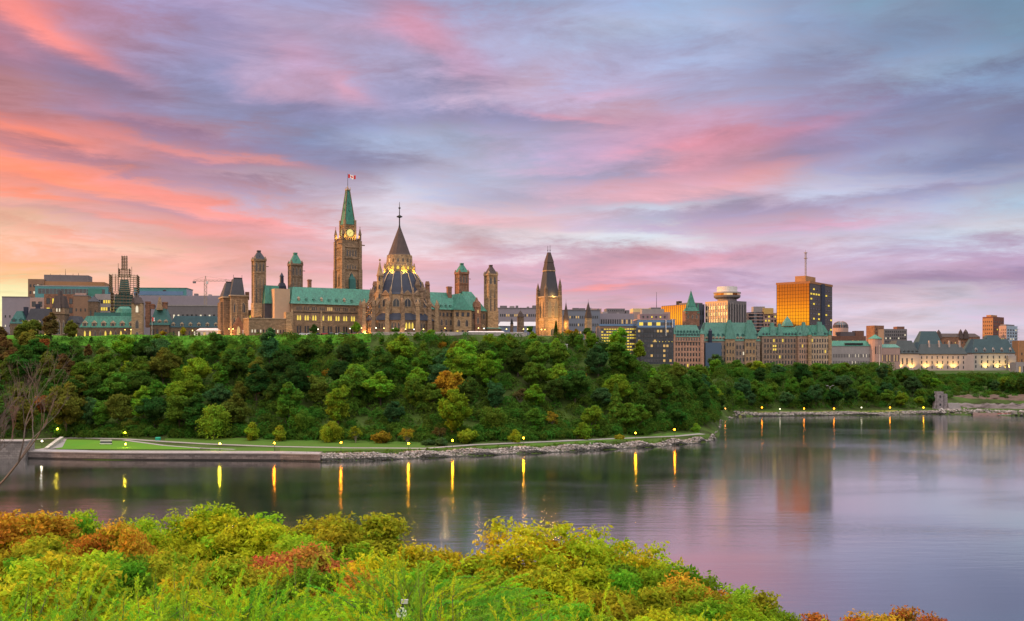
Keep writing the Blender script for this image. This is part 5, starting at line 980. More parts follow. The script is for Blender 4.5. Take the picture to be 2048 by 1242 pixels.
g_ = MB(); g_.box(b.u(1411, 1), b.u(1443, 1), 1, 7, 0, b.z(685, 30)); b.part('dark_shroud', glass('navy shroud', (.035, .06, .10), .5, .0), g_); b.done(99)
b = simple('twin_chateau_block', 'long buff stone chateau block with turquoise roofs right of the pink one', 'government building', 1522, 890, 4)
A = b.block('wall', stone('buff brown stone', (.29, .20, .15), var=.3), 1524, 1601, 672, None, 6, 18); roofbox(b, A, copper, 654, 4.5); dormers(b, A, 12, copper_d, 1.4, 2.4); b.grid(A, 12, 6, 0, 'rect', .05, wf=.48, hf=.62, mz=(.04, .05), seed=9)
for px_, py_ in ((1547, 694), (1547, 701), (1551, 694), (1551, 701)): b.win(b.u(px_, 6), 5.8, b.z(py_, 10), 1.5, 2.0, 'rect', W_lit, TRIM)
A2 = b.block('wall', stone('rosy stone', (.42, .26, .19), var=.2), 1597, 1622, 672, None, 2, 20); roofbox(b, A2, copper_p, 651, 3.0); dormers(b, A2, 4, copper_d, 1.4, 2.4); b.grid(A2, 5, 6, 0, 'rect', .05, wf=.46, hf=.62, mz=(.04, .05))
A3 = b.block('wall', stone('pale buff stone', (.46, .33, .23), var=.3), 1620, 1660, 672, None, 0, 22); roofbox(b, A3, copper, 650, 4.0); dormers(b, A3, 6, copper_d, 1.5, 2.6); b.grid(A3, 7, 6, 0, 'rect', .04, wf=.50, hf=.64, mz=(.04, .05))
for u_ in (A3[0], A3[1]): b.part('corner_turret', sand_l, MB().cyl(u_, .5, 0, A3[5] + 1, 1.8, 1.8, 10), A3[6]); b.part('turret_roof', copper, MB().cyl(u_, .5, A3[5] + 1, A3[5] + 5.5, 2.1, .1, 10), A3[6])
for x0, x1, pt, w_ in ((1540, 1552, 645, A), (1556, 1566, 647, A), (1604, 1615, 644, A2), (1634, 1648, 643, A3)):
    b.part('roof_gable', copper_p, MB().fr(b.u(x0, w_[2]), b.u(x1, w_[2]), w_[2] - .6, w_[2] + 6, w_[5] + .2, b.u(x0 + 3, w_[2]), b.u(x1 - 3, w_[2]), w_[2] + 2, w_[2] + 4, b.z(pt, 10, w_[2])), w_[6])
u_ = b.u(1576, 12); b.part('spire', copper_p, MB().cfr(u_, 14, b.z(652, u_, 12), 8.5, 8.5, b.z(645, u_, 12), 6.5, 6.5).cfr(u_, 14, b.z(645, u_, 12), 6.5, 6.5, b.z(632, u_, 12), .3, .3)); b.done(99)
# domed glass building, brick ranges
b = simple('domed_glass_building', 'small round building with latticed glass dome right of the bronze tower', 'domed building', 1681, 1150, 0); q_ = .575; b.part('drum_wall', conc_p, MB().cyl(0, 0, 0, b.z(656), 15 * q_, 15 * q_, 20)); dm = b.part('dome', curtain, MB().prof(0, 0, [(15 * q_, b.z(656)), (14 * q_, b.z(650)), (10.5 * q_, b.z(645.5)), (5 * q_, b.z(643)), (.2, b.z(642.5))], 20)); m_ = MB()
for i in range(20):
    a = 2 * math.pi * i / 20; m_.tube([(r_ * q_ * math.cos(a), r_ * q_ * math.sin(a), b.z(p_)) for r_, p_ in ((15.2, 656), (14.2, 649.8), (10.7, 645.2), (5.1, 642.6))], .16, 4)
b.part('dome_rib', conc_p, m_, dm); b.grid((-10, 10, -14 * q_, 0, 0, b.z(656), dm), 8, 5, 0, 'rect', .2, wf=.5, hf=.5, off=.8); b.done()
b = simple('low_brick_range', 'low brown brick range stepping up beside the domed building', 'building', 1664, 1050, 2); a = b.block('wall', brick, 1664, 1732, 672, None, 0, 18); a2 = b.block('upper_wall', surf('dark roof plant', (.11, .09, .10), var=.2), 1681, 1727, 664, 672, 3, 12); a3 = b.block('tower_wall', brick, 1711, 1728, 661.5, 672, 2, 10); b.grid(a, 12, 2, 0, 'rect', .1, wf=.5, hf=.25, mz=(.6, .08)); b.done()
b = simple('archive_library', 'long pale building with green copper roof and a round corner tower', 'library', 1662, 930, 3); a = b.block('wall', conc, 1662, 1744, 692, None, 0, 18); roofbox(b, a, copper, 681.5, 4); b.part('clerestory', iron, MB().box(b.u(1690), b.u(1726), -.2, 1.5, a[5] + 1.2, a[5] + 2.8)); b.grid(a, 24, 2, 0, 'rect', .1, W_white, wf=.35, hf=.5, mz=(.2, .25))
u_ = b.u(1750, 2); q_ = .465; b.part('round_tower', conc_p, MB().cyl(u_, 2, 0, b.z(677.5, u_), 13 * q_, 13 * q_, 16)); b.part('tower_roof', copper, MB().cyl(u_, 2, b.z(677.5, u_), b.z(669, u_), 14.5 * q_, .3, 16)); a2 = b.block('wing_wall', conc_p, 1762, 1800, 695, None, 2, 14); roofbox(b, a2, copper_p, 688.5, 3); b.grid(a2, 12, 1, 0, 'rect', .4, W_warm, wf=.45, hf=.6, mz=(.3, .2))
for i in range(3): b.win(u_ - 2 + 2 * i, 2 - 13 * q_ + .15, b.z(708, u_), .9, 7, 'rect')
b.done()
b = simple('red_slab_tower', 'narrow red brown slab tower behind the archive building', 'tower', 1750, 1250, 25); d_ = b.v(1748); a = b.block('wall', redst, 1749, 1768, 651, None, 0, 14); b.part('white_bay', conc, MB().box(a[0] + a[1] * .4, a[1] + .2, -.6, 0, 0, a[5] * .9), a[6]); b.grid(a, 3, 7, 0, 'rect', .05, wf=.4, hf=.4, mz=(.3, .05)); b.done()
b = simple('balcony_tower', 'grey apartment tower with a grid of balconies and a small penthouse', 'apartment tower', 1768, 1200, 4); a = b.block('wall', conc_g, 1768, 1814, 658, None, 0, 16); p_ = b.block('penthouse', brick, 1794, 1809, 653, 658, 2, 10); b.grid(a, 10, 8, 0, 'rect', .12, W_white, wf=.62, hf=.55, mz=(.25, .03)); b.done(90)
# court building
b = simple('court_building', 'wide pale court building with big dark green roof and yellow uplights on its walls', 'court building', 1788, 960, 2)
cw_ = surf('smooth pale stone', (.46, .34, .30), var=.10, scale=.08, fine=.5); a = b.block('wall', cw_, 1788, 1838, 707, None, -3, 24); a2 = b.block('centre_wall', cw_, 1836, 1934, 708, None, 0, 22); a3 = b.block('east_wall', surf('cool pale stone', (.37, .33, .30), var=.10, scale=.08, fine=.5), 1944, 2030, 706, None, 4, 22); b.block('link_wall', cw_, 1930, 1948, 709, None, 3, 14)
gr = surf('grey green slate roof', (.065, .075, .08), rough=.7, var=.2, scale=.15, fine=.9, streak=.2); gt = surf('teal slate roof', (.040, .075, .088), rough=.6, var=.2, scale=.15, fine=.9, streak=.2)
roofbox(b, a, gr, 681, 5); roofbox(b, a2, gr, 688, 5); r_ = roofbox(b, a3, gt, 678, 5)
u0, u1 = b.u(1838, 8), b.u(1876, 8); b.part('main_roof', gt, MB().fr(u0 - 4, u1 + 6, 4, 24, a2[5] + 2, u0 + 4, u1, 12, 16, b.z(662, u0, 8)))
b.part('main_roof', gt, MB().fr(b.u(1968, 8), b.u(2012, 8), 6, 24, a3[5] + 2, b.u(1978, 8), b.u(2000, 8), 12, 16, b.z(670, u0, 8)))
c_ = MB()
for px_ in (1860, 1880, 1900, 1921): u_ = b.u(px_, 2); c_.cfr(u_, 4, a2[5] + 1, 1.8, 1.8, b.z(681, u_), 1.2, 1.2)
b.part('chimney', cw_, c_, a2[6]); dormers(b, a, 6, gr, 1.6, 2.6); dormers(b, a3, 5, conc, 1.8, 4.0)
for k_, px_ in enumerate((1805, 1814, 1824)): b.win(b.u(px_, -3), -3, b.z(729, 10), 1.3, 6.0, 'rect', None, TRIMD, 0, a[6])
b.grid(a2, 9, 3, 0, 'rect', .03, f=TRIMD, wf=.20, hf=.55, mz=(.04, .06), mx=.02); b.grid(a3, 7, 3, 0, 'rect', .0, f=TRIMD, wf=.22, hf=.6, mz=(.1, .1), mx=.02)
for t_, aa in ((0, a), (0, a2), (0, a3)): b.part('cornice', TRIMD, MB().box(aa[0] - .5, aa[1] + .5, aa[2] - .5, aa[3] + .5, aa[5] - .5, aa[5] + .1), aa[6])
b.part('east_bay', conc, MB().box(b.u(2015, 3), b.u(2031, 3), 1.5, 6, 0, b.z(711, 60)), a3[6]); b.done(95)
for px_, v_ in ((1800, -4.6), (1824, -4.6), (1853, -1.6), (1880, -1.6), (1908, -1.6), (1973, 2.4), (1997, 2.4), (2020, .4)): spot_at(*wpt(b, b.u(px_, v_), v_ - 1.6, 3.0), 2400, (1, .66, .16), (0, .6, .8))
# roofs behind the court
b = simple('turreted_brick_building', 'dark turreted building with two pointed roofs behind the court roof', 'building', 1868, 1150, 2); a = b.block('wall', redst, 1868, 1960, 674, None, 0, 16); roofbox(b, a, slate_r, 667, 4)
for px_, pt, w_ in ((1878, 659, 6), (1922, 658, 5), (1932, 658, 6)): u_ = b.u(px_); b.part('turret', slate_r, MB().cfr(u_, 1, a[5] - 2, w_, w_, b.z(pt + 6, u_), w_ * .6, w_ * .6).cfr(u_, 1, b.z(pt + 6, u_), w_ * .6, w_ * .6, b.z(pt, u_), .1, .1))
b.grid(a, 12, 1, 0, 'rect', .2, W_warm, wf=.3, hf=.2, mz=(.7, .05)); b.done()
b = simple('rust_apartment_tower', 'tall rust orange apartment tower with sunlight painted on its left face at right', 'apartment tower', 1986, 1200, 42); d_ = b.v(1965); a = b.block('wall', surf('deep red brick', (.17, .065, .05), var=.2), 1986, 2008, 634, None, 0, d_); b.part('painted_lit_face', orange_p, MB().box(-.3, -.02, 0, d_, 0, a[5] * .97), a[6]); b.part('penthouse', orange_p, MB().box(2, a[1] * .6, 3, d_ * .7, a[5], a[5] + 2.2)); b.grid(a, 4, 12, 0, 'rect', .1, wf=.4, hf=.4); b.grid(a, 5, 12, 1, 'rect', .05, W_warm, wf=.4, hf=.4, off=.3); b.done(90)  # left face painted lighter orange to stand for low sun
b = simple('white_apartment_tower', 'pale blue grey apartment tower with stacked balconies at the right edge', 'apartment tower', 2013, 1150, 40); d_ = b.v(1998); a = b.block('wall', surf('pale blue render', (.30, .35, .44), var=.15, scale=.1), 2013, 2035, 652, None, 0, d_); b.part('painted_lit_face', conc_p, MB().box(-.3, -.02, 0, d_, 0, a[5]), a[6]); b.part('parapet', conc_g, MB().box(1, a[1] * .8, 1, d_ - 1, a[5], a[5] + 1.6)); b.grid(a, 4, 13, 0, 'rect', .1, W_white, wf=.55, hf=.5); m_ = MB()  # warm left face has the sunlight put into its colour
for j in range(15): m_.box(a[1] - 2, a[1] + 1.6, -1.6, 2, a[5] * j / 15, a[5] * j / 15 + .35)
b.part('balcony', white, m_); b.grid(a, 4, 13, 1, 'rect', .1, wf=.4, hf=.4, off=.3); b.done(90)
b = simple('orange_edge_building', 'salmon orange low building cut off by the right edge', 'building', 2038, 1000, 0); a = b.block('wall', orange_p, 2038, 2110, 681, None, 0, 14); b.grid(a, 12, 3, 0, 'rect', .3, W_warm, wf=.4, hf=.4, mz=(.1, .3)); b.done()
b = simple('edge_court_wing', 'low pale wing with a glowing arcade cut off at the right edge', 'building', 2032, 940, 0); a = b.block('wall', conc, 2032, 2110, 724, None, 0, 12); b.grid(a, 8, 1, 0, 'rect', .5, W_warm, wf=.5, hf=.5); b.done()
# ================================================================== things on the plateau
def base(px, Y): x = kx(px) * Y; return (x, Y, ground(x, Y))
pm = surf('pale plateau wall', (.40, .36, .33), var=.3, scale=.2)
t = empty('retaining_wall', base(880, 566)); tag(t, 'pale low stone wall along the top of the slope below the library', 'stone wall'); o = t.location; mb = MB()
pts = [(p, toe(p) + 108) for p in range(742, 1060, 12)]
for (p0, y0), (p1, y1) in zip(pts, pts[1:]):
    a = Vector((kx(p0) * y0 - o.x, y0 - o.y, 0)); b_ = Vector((kx(p1) * y1 - o.x, y1 - o.y, 0)); zt = 56.6 - o.z
    mb.add([(a.x, a.y, -4), (b_.x, b_.y, -4), (b_.x, b_.y + 1, -4), (a.x, a.y + 1, -4), (a.x, a.y, zt), (b_.x, b_.y, zt), (b_.x, b_.y + 1, zt), (a.x, a.y + 1, zt)], [(4, 5, 6, 7), (0, 1, 5, 4), (1, 2, 6, 5), (2, 3, 7, 6), (3, 0, 4, 7)])
mb.obj('wall', stone('plateau masonry', (.36, .32, .30), var=.3), t)
# grass strip on the crest left of the library: bright mown bank
patch('grass_bank', [(-400, 590), (250, 592), (742, 570)], [(-400, 574), (250, 573), (742, 552)], surf('bright green bank', (.075, .20, .018), var=.3, scale=.2, fine=1.0, rough=.95, spec=.05), .25, nx=60)
patch('road', [(200, 606), (742, 594), (1200, 590)], [(200, 597), (742, 583), (1200, 578)], surf('asphalt', (.06, .058, .06), var=.2), .12, nx=60, ny=3)
# cars
tyre = surf('tyre rubber', (.02, .02, .02), var=.1); cg = glass('car glass', (.05, .06, .08), .1, .3); chrome = surf('wheel rim', (.4, .4, .42), var=.1, metal=.7, rough=.4)
def car_meshes(body_mat):
    bd = MB(); L_ = 2.2
    prof_ = [(-2.2, .35), (-2.2, .85), (-1.9, .98), (-1.25, 1.02), (1.5, .95), (2.15, .78), (2.2, .35)]
    for s0, s1 in ((-.88, .88),):
        n_ = len(prof_); bd.add([(x, s0, z) for x, z in prof_] + [(x, s1, z) for x, z in prof_], [tuple(range(n_))[::-1], tuple(range(n_, 2 * n_))] + [(i, (i + 1) % n_, n_ + (i + 1) % n_, n_ + i) for i in range(n_)])
    cbm = MB(); cbm.fr(-1.7, 1.0, -.78, .78, .99, -1.25, .35, -.62, .62, 1.45); rf = MB().box(-1.2, .3, -.6, .6, 1.452, 1.50)
    wh = MB(); wh.v = []; 
    vs = [(.33 * math.cos(2 * math.pi * i / 12), y, .33 * math.sin(2 * math.pi * i / 12)) for y in (-.1, .1) for i in range(12)]; wh.add(vs, [tuple(range(12)), tuple(range(23, 11, -1))] + [((i + 1) % 12, i, 12 + i, 12 + (i + 1) % 12) for i in range(12)])
    M = {}
    for k_, (m_, mt) in {'body': (bd, body_mat), 'cabin': (cbm, cg), 'roof': (rf, body_mat), 'wheel': (wh, tyre)}.items():
        me = m_.mesh(k_); me.materials.append(mt); M[k_] = me
    return M
paints = [('white', (.75, .75, .75)), ('silver', (.45, .46, .48)), ('black', (.02, .02, .025)), ('red', (.45, .03, .03)), ('dark blue', (.03, .05, .18)), ('dark grey', (.1, .1, .11))]
CM = {n_: car_meshes(surf('car paint ' + n_, c_, rough=.3, var=.05, spec=.5)) for n_, c_ in paints}
hl = emit('headlight glow', (1, .92, .75), 3.0); HL = MB().box(2.19, 2.25, -.2, .2, -.09, .09).mesh('headlight'); HL.materials.append(hl)
places = []
for i, px_ in enumerate([532, 546, 559, 575, 590, 606, 622, 634, 648, 664, 679, 693, 708, 724, 881, 892, 903, 918, 947, 962, 978, 993, 1008, 1024]): places.append(px_)
rg = random.Random(12)
def relpos(px):
    for lo, hi, s_ in ((0, 560, 'below the low range between the slim towers'), (560, 640, 'below the left end of the green wing'), (640, 735, 'below the lit arched windows'), (735, 905, 'just right of the round library'), (905, 960, 'below the right pavilion'), (960, 1100, 'right of the long white tent')):
        if lo <= px < hi: return s_
ORD = ['first', 'second', 'third', 'fourth', 'fifth', 'sixth', 'seventh', 'eighth', 'ninth', 'tenth', 'eleventh', 'twelfth']
from collections import defaultdict
cells = defaultdict(list)
for p in places: cells[relpos(p)].append(p)
for reg, ps in cells.items():
    for j, p in enumerate(ps):
        nm, _ = paints[rg.randrange(len(paints))]; Y_ = toe(p) + 122 + rg.uniform(0, 3); x = kx(p) * Y_; t = empty('parked_car', (x, Y_, ground(x, Y_) + .14), R_(rg.uniform(-6, 6) + (180 if rg.random() < .4 else 0)))
        tag(t, f'{nm} parked car {reg}, {ORD[j]} from left', 'car', 'cars parked along the top of the hill')
        for k_, me in CM[nm].items():
            if k_ == 'wheel':
                for wx in (-1.35, 1.4):
                    for wy in (-.82, .82): link('wheel', me, None, t, (wx, wy, .33))
            else: link(k_, me, None, t)
        for wy in (-.6, .6): link('headlight', HL, None, t, (0, wy, .72))
# white marquees / trailers
tent_roof = surf('white tent canvas', (.62, .52, .50), var=.06); 
for (p0, p1, pt, lab) in ((393, 436, 656, 'long white event tent left of the mansard towers'), (485, 530, 657, 'long white event tent right of the mansard towers'), (934, 1010, 662, 'longest white tent below the right pavilion'), (1016, 1050, 664, 'small white tent right of the longest tent')):
    Y_ = toe(p0) + 133; b = B('event_tent', lab, 'tent', p0, Y_, 0, group='white tents on the hilltop'); z1 = b.z(pt); u1 = b.u(p1); w_ = b.part('canvas_wall', tent_roof, MB().box(0, u1, 0, 6, .2, z1 * .72)); b.part('canvas_roof', tent_roof, MB().hip(-.3, u1 + .3, -.4, 6.4, z1 * .72, z1, 1.5))
    for i in range(4): b.win(u1 * (i + .5) / 4, 0, .6, 1.6, z1 * .45, 'rect', W_warm if i == 1 else None, TRIM, 0, w_)
    b.done()
# flagpole
t = empty('flagpole', base(304, 588)); tag(t, 'white flagpole with a small drooping red and white flag left of the yellow trees', 'flagpole'); q_ = 588 / 2000; MB().cyl(0, 0, 0, wz(633, 588) - t.location.z, .12, .07, 8).obj('pole', white, t); zf = wz(634, 588) - t.location.z
MB().box(.1, 1.0, -.03, .03, zf - 2.4, zf - .2, 0).box(1.0, 1.5, -.02, .02, zf - 2.5, zf - .4, 1).obj('banner', [MATS['red flag cloth'], MATS['white flag cloth']], t)
LK = 1.0
# lit lamps along the hilltop road
def lampset(name, hgt, gr_, col, s, key):
    post = MB().cyl(0, 0, 0, .5, .16, .11, 8).cyl(0, 0, .5, hgt - gr_, .06, .05, 8).cyl(0, 0, hgt - gr_ * 1.4, hgt - gr_ * .8, .10, .18, 8).mesh('post'); post.materials.append(iron)
    gl_ = MB().ball(0, 0, hgt, gr_, 10).mesh('globe'); gl_.materials.append(emit('lamp glow ' + key, col, s)); cp_ = MB().cyl(0, 0, hgt + gr_ * .9, hgt + gr_ * 1.25, gr_ * .5, .04, 8).mesh('cap'); cp_.materials.append(iron); return post, gl_, cp_
crest = {k_: lampset('l', 3.6, .28, c_, s_, 'crest ' + k_) for k_, c_, s_ in (('yellow', (1, .72, .2), 7), ('white', (1, .9, .7), 7), ('orange', (1, .5, .1), 7))}
CL = [(250, 'orange'), (262, 'yellow'), (385, 'yellow'), (458, 'yellow'), (466, 'yellow'), (548, 'white'), (636, 'white'), (700, 'white'), (723, 'yellow'), (752, 'white'), (768, 'yellow'), (786, 'white'), (811, 'yellow'), (828, 'white'), (847, 'yellow'), (890, 'orange'), (957, 'yellow'), (968, 'white'), (1013, 'yellow'), (1047, 'yellow'), (1055, 'yellow'), (1083, 'yellow'), (1090, 'orange')]
def place(nm, ms, px, Y, z, lab, grp, cat='lamp', names=('post', 'globe', 'cap')):
    x = kx(px) * Y; t = empty(nm, (x, Y, z)); tag(t, lab, cat, grp)
    for n_, me in zip(names, ms): link(n_, me, None, t)
    return t
seen_l = defaultdict(int)
def nearwhat(px):
    for lo, hi, s_ in ((0, 290, 'below the green roofed hall'), (290, 440, 'beside the left tent'), (440, 500, 'before the mansard towers'), (500, 640, 'before the slim towers'), (640, 735, 'below the clock tower'), (735, 800, 'at the left foot of the library'), (800, 870, 'at the right foot of the library'), (870, 1000, 'below the right pavilion'), (1000, 1070, 'right of the last slim tower'), (1070, 1200, 'at the golden tower foot')):
        if lo <= px < hi: return s_
for px_, k_ in CL:
    Y_ = toe(px_) + 117; w_ = nearwhat(px_); j = seen_l[w_]; seen_l[w_] += 1; x = kx(px_) * Y_
    place('hilltop_lamp', crest[k_], px_, Y_, ground(x, Y_), f'{k_} lamp on the hilltop {w_}, {ORD[j]} from left', 'lamps along the hilltop road')
for px_, e in ((250, 900), (263, 900), (385, 500), (460, 700), (752, 500), (811, 500), (890, 900), (957, 500), (1050, 700), (1086, 700)):
    Y_ = toe(px_) + 114; x = kx(px_) * Y_; lamp_at(x, Y_, ground(x, Y_) + 4.2, e * .6, (1, .62, .2), .3)
# shoreline lamps (their streaks show in the water)
SH = [(58, 819, 'orange', 520), (105, 840, 'orange', 505), (115, 858, 'yellow', 478), (193, 851, 'white', 495), (84, 882, 'white', 430), (250, 865, 'yellow', 478), (251, 888, 'yellow', 427), (440, 887, 'yellow', 0), (549, 886, 'orange', 0), (682, 885, 'orange', 0), (817, 887, 'amber', 0), (905, 881, 'amber', 0), (1047, 876, 'amber', 0), (1271, 866, 'amber', 0), (1349, 859, 'orange', 0),
      (1450, 817, 'red orange', 722), (1524, 815, 'orange', 0), (1560, 818, 'white', 0), (1608, 817, 'orange', 0), (1668, 817, 'orange', 0), (1723, 815, 'white', 0), (1780, 815, 'orange', 0), (1847, 815, 'amber', 0)]
KC = {'orange': (1.0, .28, .008), 'amber': (1.0, .44, .01), 'yellow': (1.0, .78, .03), 'white': (1.0, .90, .62), 'red orange': (1.0, .25, .05)}
WH = {58: 'behind the bare tree at far left', 105: 'above the brick building bend at left', 115: 'on the dark post by the ramp', 193: 'under the trees above the lawn road', 84: 'low on the verge beside the canal wall', 250: 'at the upper lawn edge path', 251: 'standing on the bright lawn', 440: 'on the quay below the bright willow', 549: 'at the right end of the quay wall', 682: 'on the grass right of the quay end', 817: 'below the library on the stony shore',
      905: 'beside the small yellow shrub on the shore', 1047: 'by the round yellow bush on the shore', 1271: 'under the big trees near the point', 1349: 'nearest the tip of the point', 1450: 'at the inner corner of the bay', 1524: 'first along the far shore', 1560: 'small and pale on the far shore', 1608: 'third along the far shore', 1668: 'under the first twin-armed street light', 1723: 'just left of the second twin-armed street light', 1780: 'on the far shore below the archive tower', 1847: 'last on the far shore before the ruin'}
PM = {}
for px_, py_, k_, Y_ in SH:
    if not Y_: Y_ = shore(px_) + 9.5
    x = kx(px_) * Y_; zg = wz(py_, Y_); g_ = ground(x, Y_); h_ = max(2.6, zg - g_); far = px_ > 1440; key = (k_, round(h_), far)
    if key not in PM: PM[key] = lampset('p', float(round(h_)), .44 if far else .36, KC[k_], (22 if far else 50) * (.22 if k_ == 'white' else 1), 'shore %s %s' % (k_, 'far' if far else 'near'))
    place('path_lamp', PM[key], px_, Y_, zg - round(h_), f'{k_} globe lamp {WH[px_]}', 'glowing lamps along the waterside path')
for px_, py_, k_, Y_ in SH[:15]:
    if Y_ == 0: Y_ = shore(px_) + 9.5
    lamp_at(kx(px_) * Y_, Y_ - .7, wz(py_, Y_), 420 * (.25 if k_ == 'white' else 1), KC[k_], .35)
# twin-arm street lights
for px_, pt, lab in ((1660, 771, 'tall white twin-armed street light above the far shore, left one'), (1738, 776, 'tall white twin-armed street light above the far shore, right one')):
    Y_ = 800; x = kx(px_) * Y_; g_ = ground(x, Y_); t = empty('street_light', (x, Y_, g_)); tag(t, lab, 'street light', 'twin-armed street lights'); h_ = wz(pt, Y_) - g_
    MB().cyl(0, 0, 0, h_ - 1.2, .22, .14, 8).obj('pole', white, t)
    for s_ in (-1, 1): a = MB().tube([(0, 0, h_ - 1.3), (s_ * 1.0, 0, h_ - .5), (s_ * 2.4, 0, h_)], .09, 6).obj('arm', white, t); MB().box(s_ * 2.4 - .7, s_ * 2.4 + .7, -.25, .25, h_ - .12, h_ + .15).obj('lamp_head', white, a)
t = empty('street_light', base(1759, 866)); tag(t, 'very tall thin white pole in front of the archive tower', 'pole'); MB().cyl(0, 0, 0, wz(690, 866) - t.location.z, .25, .12, 8).obj('pole', white, t)
# park furniture: display board, green bin, people-sized bits on the quay
t = empty('display_board', (kx(212) * 440, 440, ground(kx(212) * 440, 440) + .1)); tag(t, 'long white double-railed display board standing on the bright lawn', 'display board')
MB().box(-2.6, 2.6, -.1, .1, 1.55, 2.2).obj('upper_board', white, t); MB().box(-2.6, 2.6, -.35, .0, .35, .8).obj('lower_board', white, t); MB().box(-2.5, 2.5, .02, .12, .8, 1.55).obj('back_panel', curtain, t)
for x_ in (-2.5, 0, 2.5): MB().box(x_ - .08, x_ + .08, .12, .28, 0, 2.2).obj('leg', iron, t)
t = empty('green_bin', base(316, 462)); tag(t, 'small bright green box bin beside the path at the hill foot', 'bin'); gbm = surf('green bin paint', (.03, .35, .22), var=.1); MB().cfr(0, 0, .1, 2.0, 1.2, 1.4, 2.2, 1.4).obj('body', gbm, t); MB().cfr(0, 0, 1.4, 2.3, 1.5, 1.6, 1.9, 1.1).obj('lid', gbm, t)
t = empty('park_sign', base(1962, 748)); tag(t, 'small dark shed on the flat shore beside the rubble', 'shed'); t.name = 'shore_shed'; MB().box(-3, 3, -1.5, 1.5, 0, 2.2).obj('wall', surf('dark shed boards', (.04, .035, .035), var=.2), t); MB().hip(-3.3, 3.3, -1.8, 1.8, 2.2, 3.0).obj('roof', iron, t); MB().box(-.5, .5, -1.6, -1.5, 0, 1.9).obj('door', brown, t)
t = empty('stone_arcade', base(1122, 560)); tag(t, 'small white arcade with three dark arches set in the trees at the hill crest', 'arcade'); aw = MB(); z0 = wz(701, 560) - t.location.z; z1 = wz(688, 560) - t.location.z
aw.box(-3.6, 3.6, 0, 1.5, -3, z0); aw.box(-3.8, 3.8, -.2, 1.6, z1 - .5, z1)
for i in range(4): x = -3.3 + 2.2 * i; aw.box(x - .3, x + .3, 0, 1.4, z0, z1 - .5)
aw.obj('arcade_frame', white, t)
for i in range(3): x = -2.2 + 2.2 * i; MB().box(x - .8, x + .8, .6, .9, z0, z1 - .9).obj('arch_recess', iron, t)
# ruin and cliff at the right shore
rk = surf('purplish grey rock', (.13, .10, .095), var=.35, scale=.12, fine=.7, col2=(.16, .12, .12), bump=.6); rkb = surf('rusty rock bank', (.09, .055, .04), var=.35, scale=.1, fine=.5, col2=(.12, .07, .05), bump=.6)
def crag(name, px0, px1, Y_, pt, pb, depth, mat, lab, seed, cat='cliff'):
    rg_ = np.random.RandomState(seed); nx_, nz_ = 26, 10; x0, x1 = kx(px0) * Y_, kx(px1) * Y_; zt, zb = wz(pt, Y_), wz(pb, Y_); V = []
    top = zt - (zt - zb) * .30 * rg_.rand(nx_ + 1)
    for i in range(nx_ + 1):
        for j in range(nz_ + 1):
            t_ = j / nz_; V.append((x0 + (x1 - x0) * i / nx_ + rg_.uniform(-.5, .5), Y_ + depth * t_ ** 1.3 + rg_.uniform(-1.2, 1.2) * (1 if 0 < i < nx_ else .2), (zb - 1) + (top[i] - zb + 1) * t_ + rg_.uniform(-.4, .4)))
    for i in range(nx_ + 1): V.append((V[i * (nz_ + 1) + nz_][0], Y_ + depth + 12, top[i] - 3))
    F = [(i * (nz_ + 1) + j, (i + 1) * (nz_ + 1) + j, (i + 1) * (nz_ + 1) + j + 1, i * (nz_ + 1) + j + 1) for i in range(nx_) for j in range(nz_)]; b0 = (nx_ + 1) * (nz_ + 1)
    F += [(i * (nz_ + 1) + nz_, (i + 1) * (nz_ + 1) + nz_, b0 + i + 1, b0 + i) for i in range(nx_)]
    o = link(name, npmesh(name, V, F), mat); return tag(o, lab, cat)
crag('cliff', 1868, 2060, 792, 806, 820, 10, rk, 'broad grey rock shelf rising from the right shore', 3)
crag('cliff', 1880, 2070, 815, 789, 804, 14, rkb, 'rust brown eroded bank above the grey rock shelf', 5)
b = simple('stone_ruin', 'roofless grey stone mill ruin on the right shore', 'ruin', 1876, 786, 8); a = b.block('wall', stone('grey rubble stone', (.27, .23, .24), var=.35), 1874, 1887, 783, None, 0, 4); a2 = b.block('wall', stone('grey rubble stone', (0, 0, 0)), 1888, 1895, 788, None, 1, 5); b.part('buttress', MATS['grey rubble stone'], MB().fr(a[0] - 2.5, a[0], .5, 3, 0, a[0] - .5, a[0], .5, 3, a[5] * .8)); b.part('sloping_slab', conc, MB().fr(a2[1], a2[1] + 11, -1, 4, 0, a2[1], a2[1] + 9, 0, 3, a[5] * .36)); b.grid(a, 1, 2, 0, 'rect', 0, f=TRIMD, wf=.3, hf=.3); b.done()
t = empty('waterside_wall', base(2000, 752)); tag(t, 'low pinkish concrete wall with a red stripe along the right shore', 'concrete wall'); MB().box(-20, 40, 0, 1, -.5, 1.6).obj('wall', conc_p, t); MB().box(-2, 40, -.1, 0, .9, 1.3).obj('red_stripe', surf('faded red paint', (.45, .12, .10), var=.2), t)
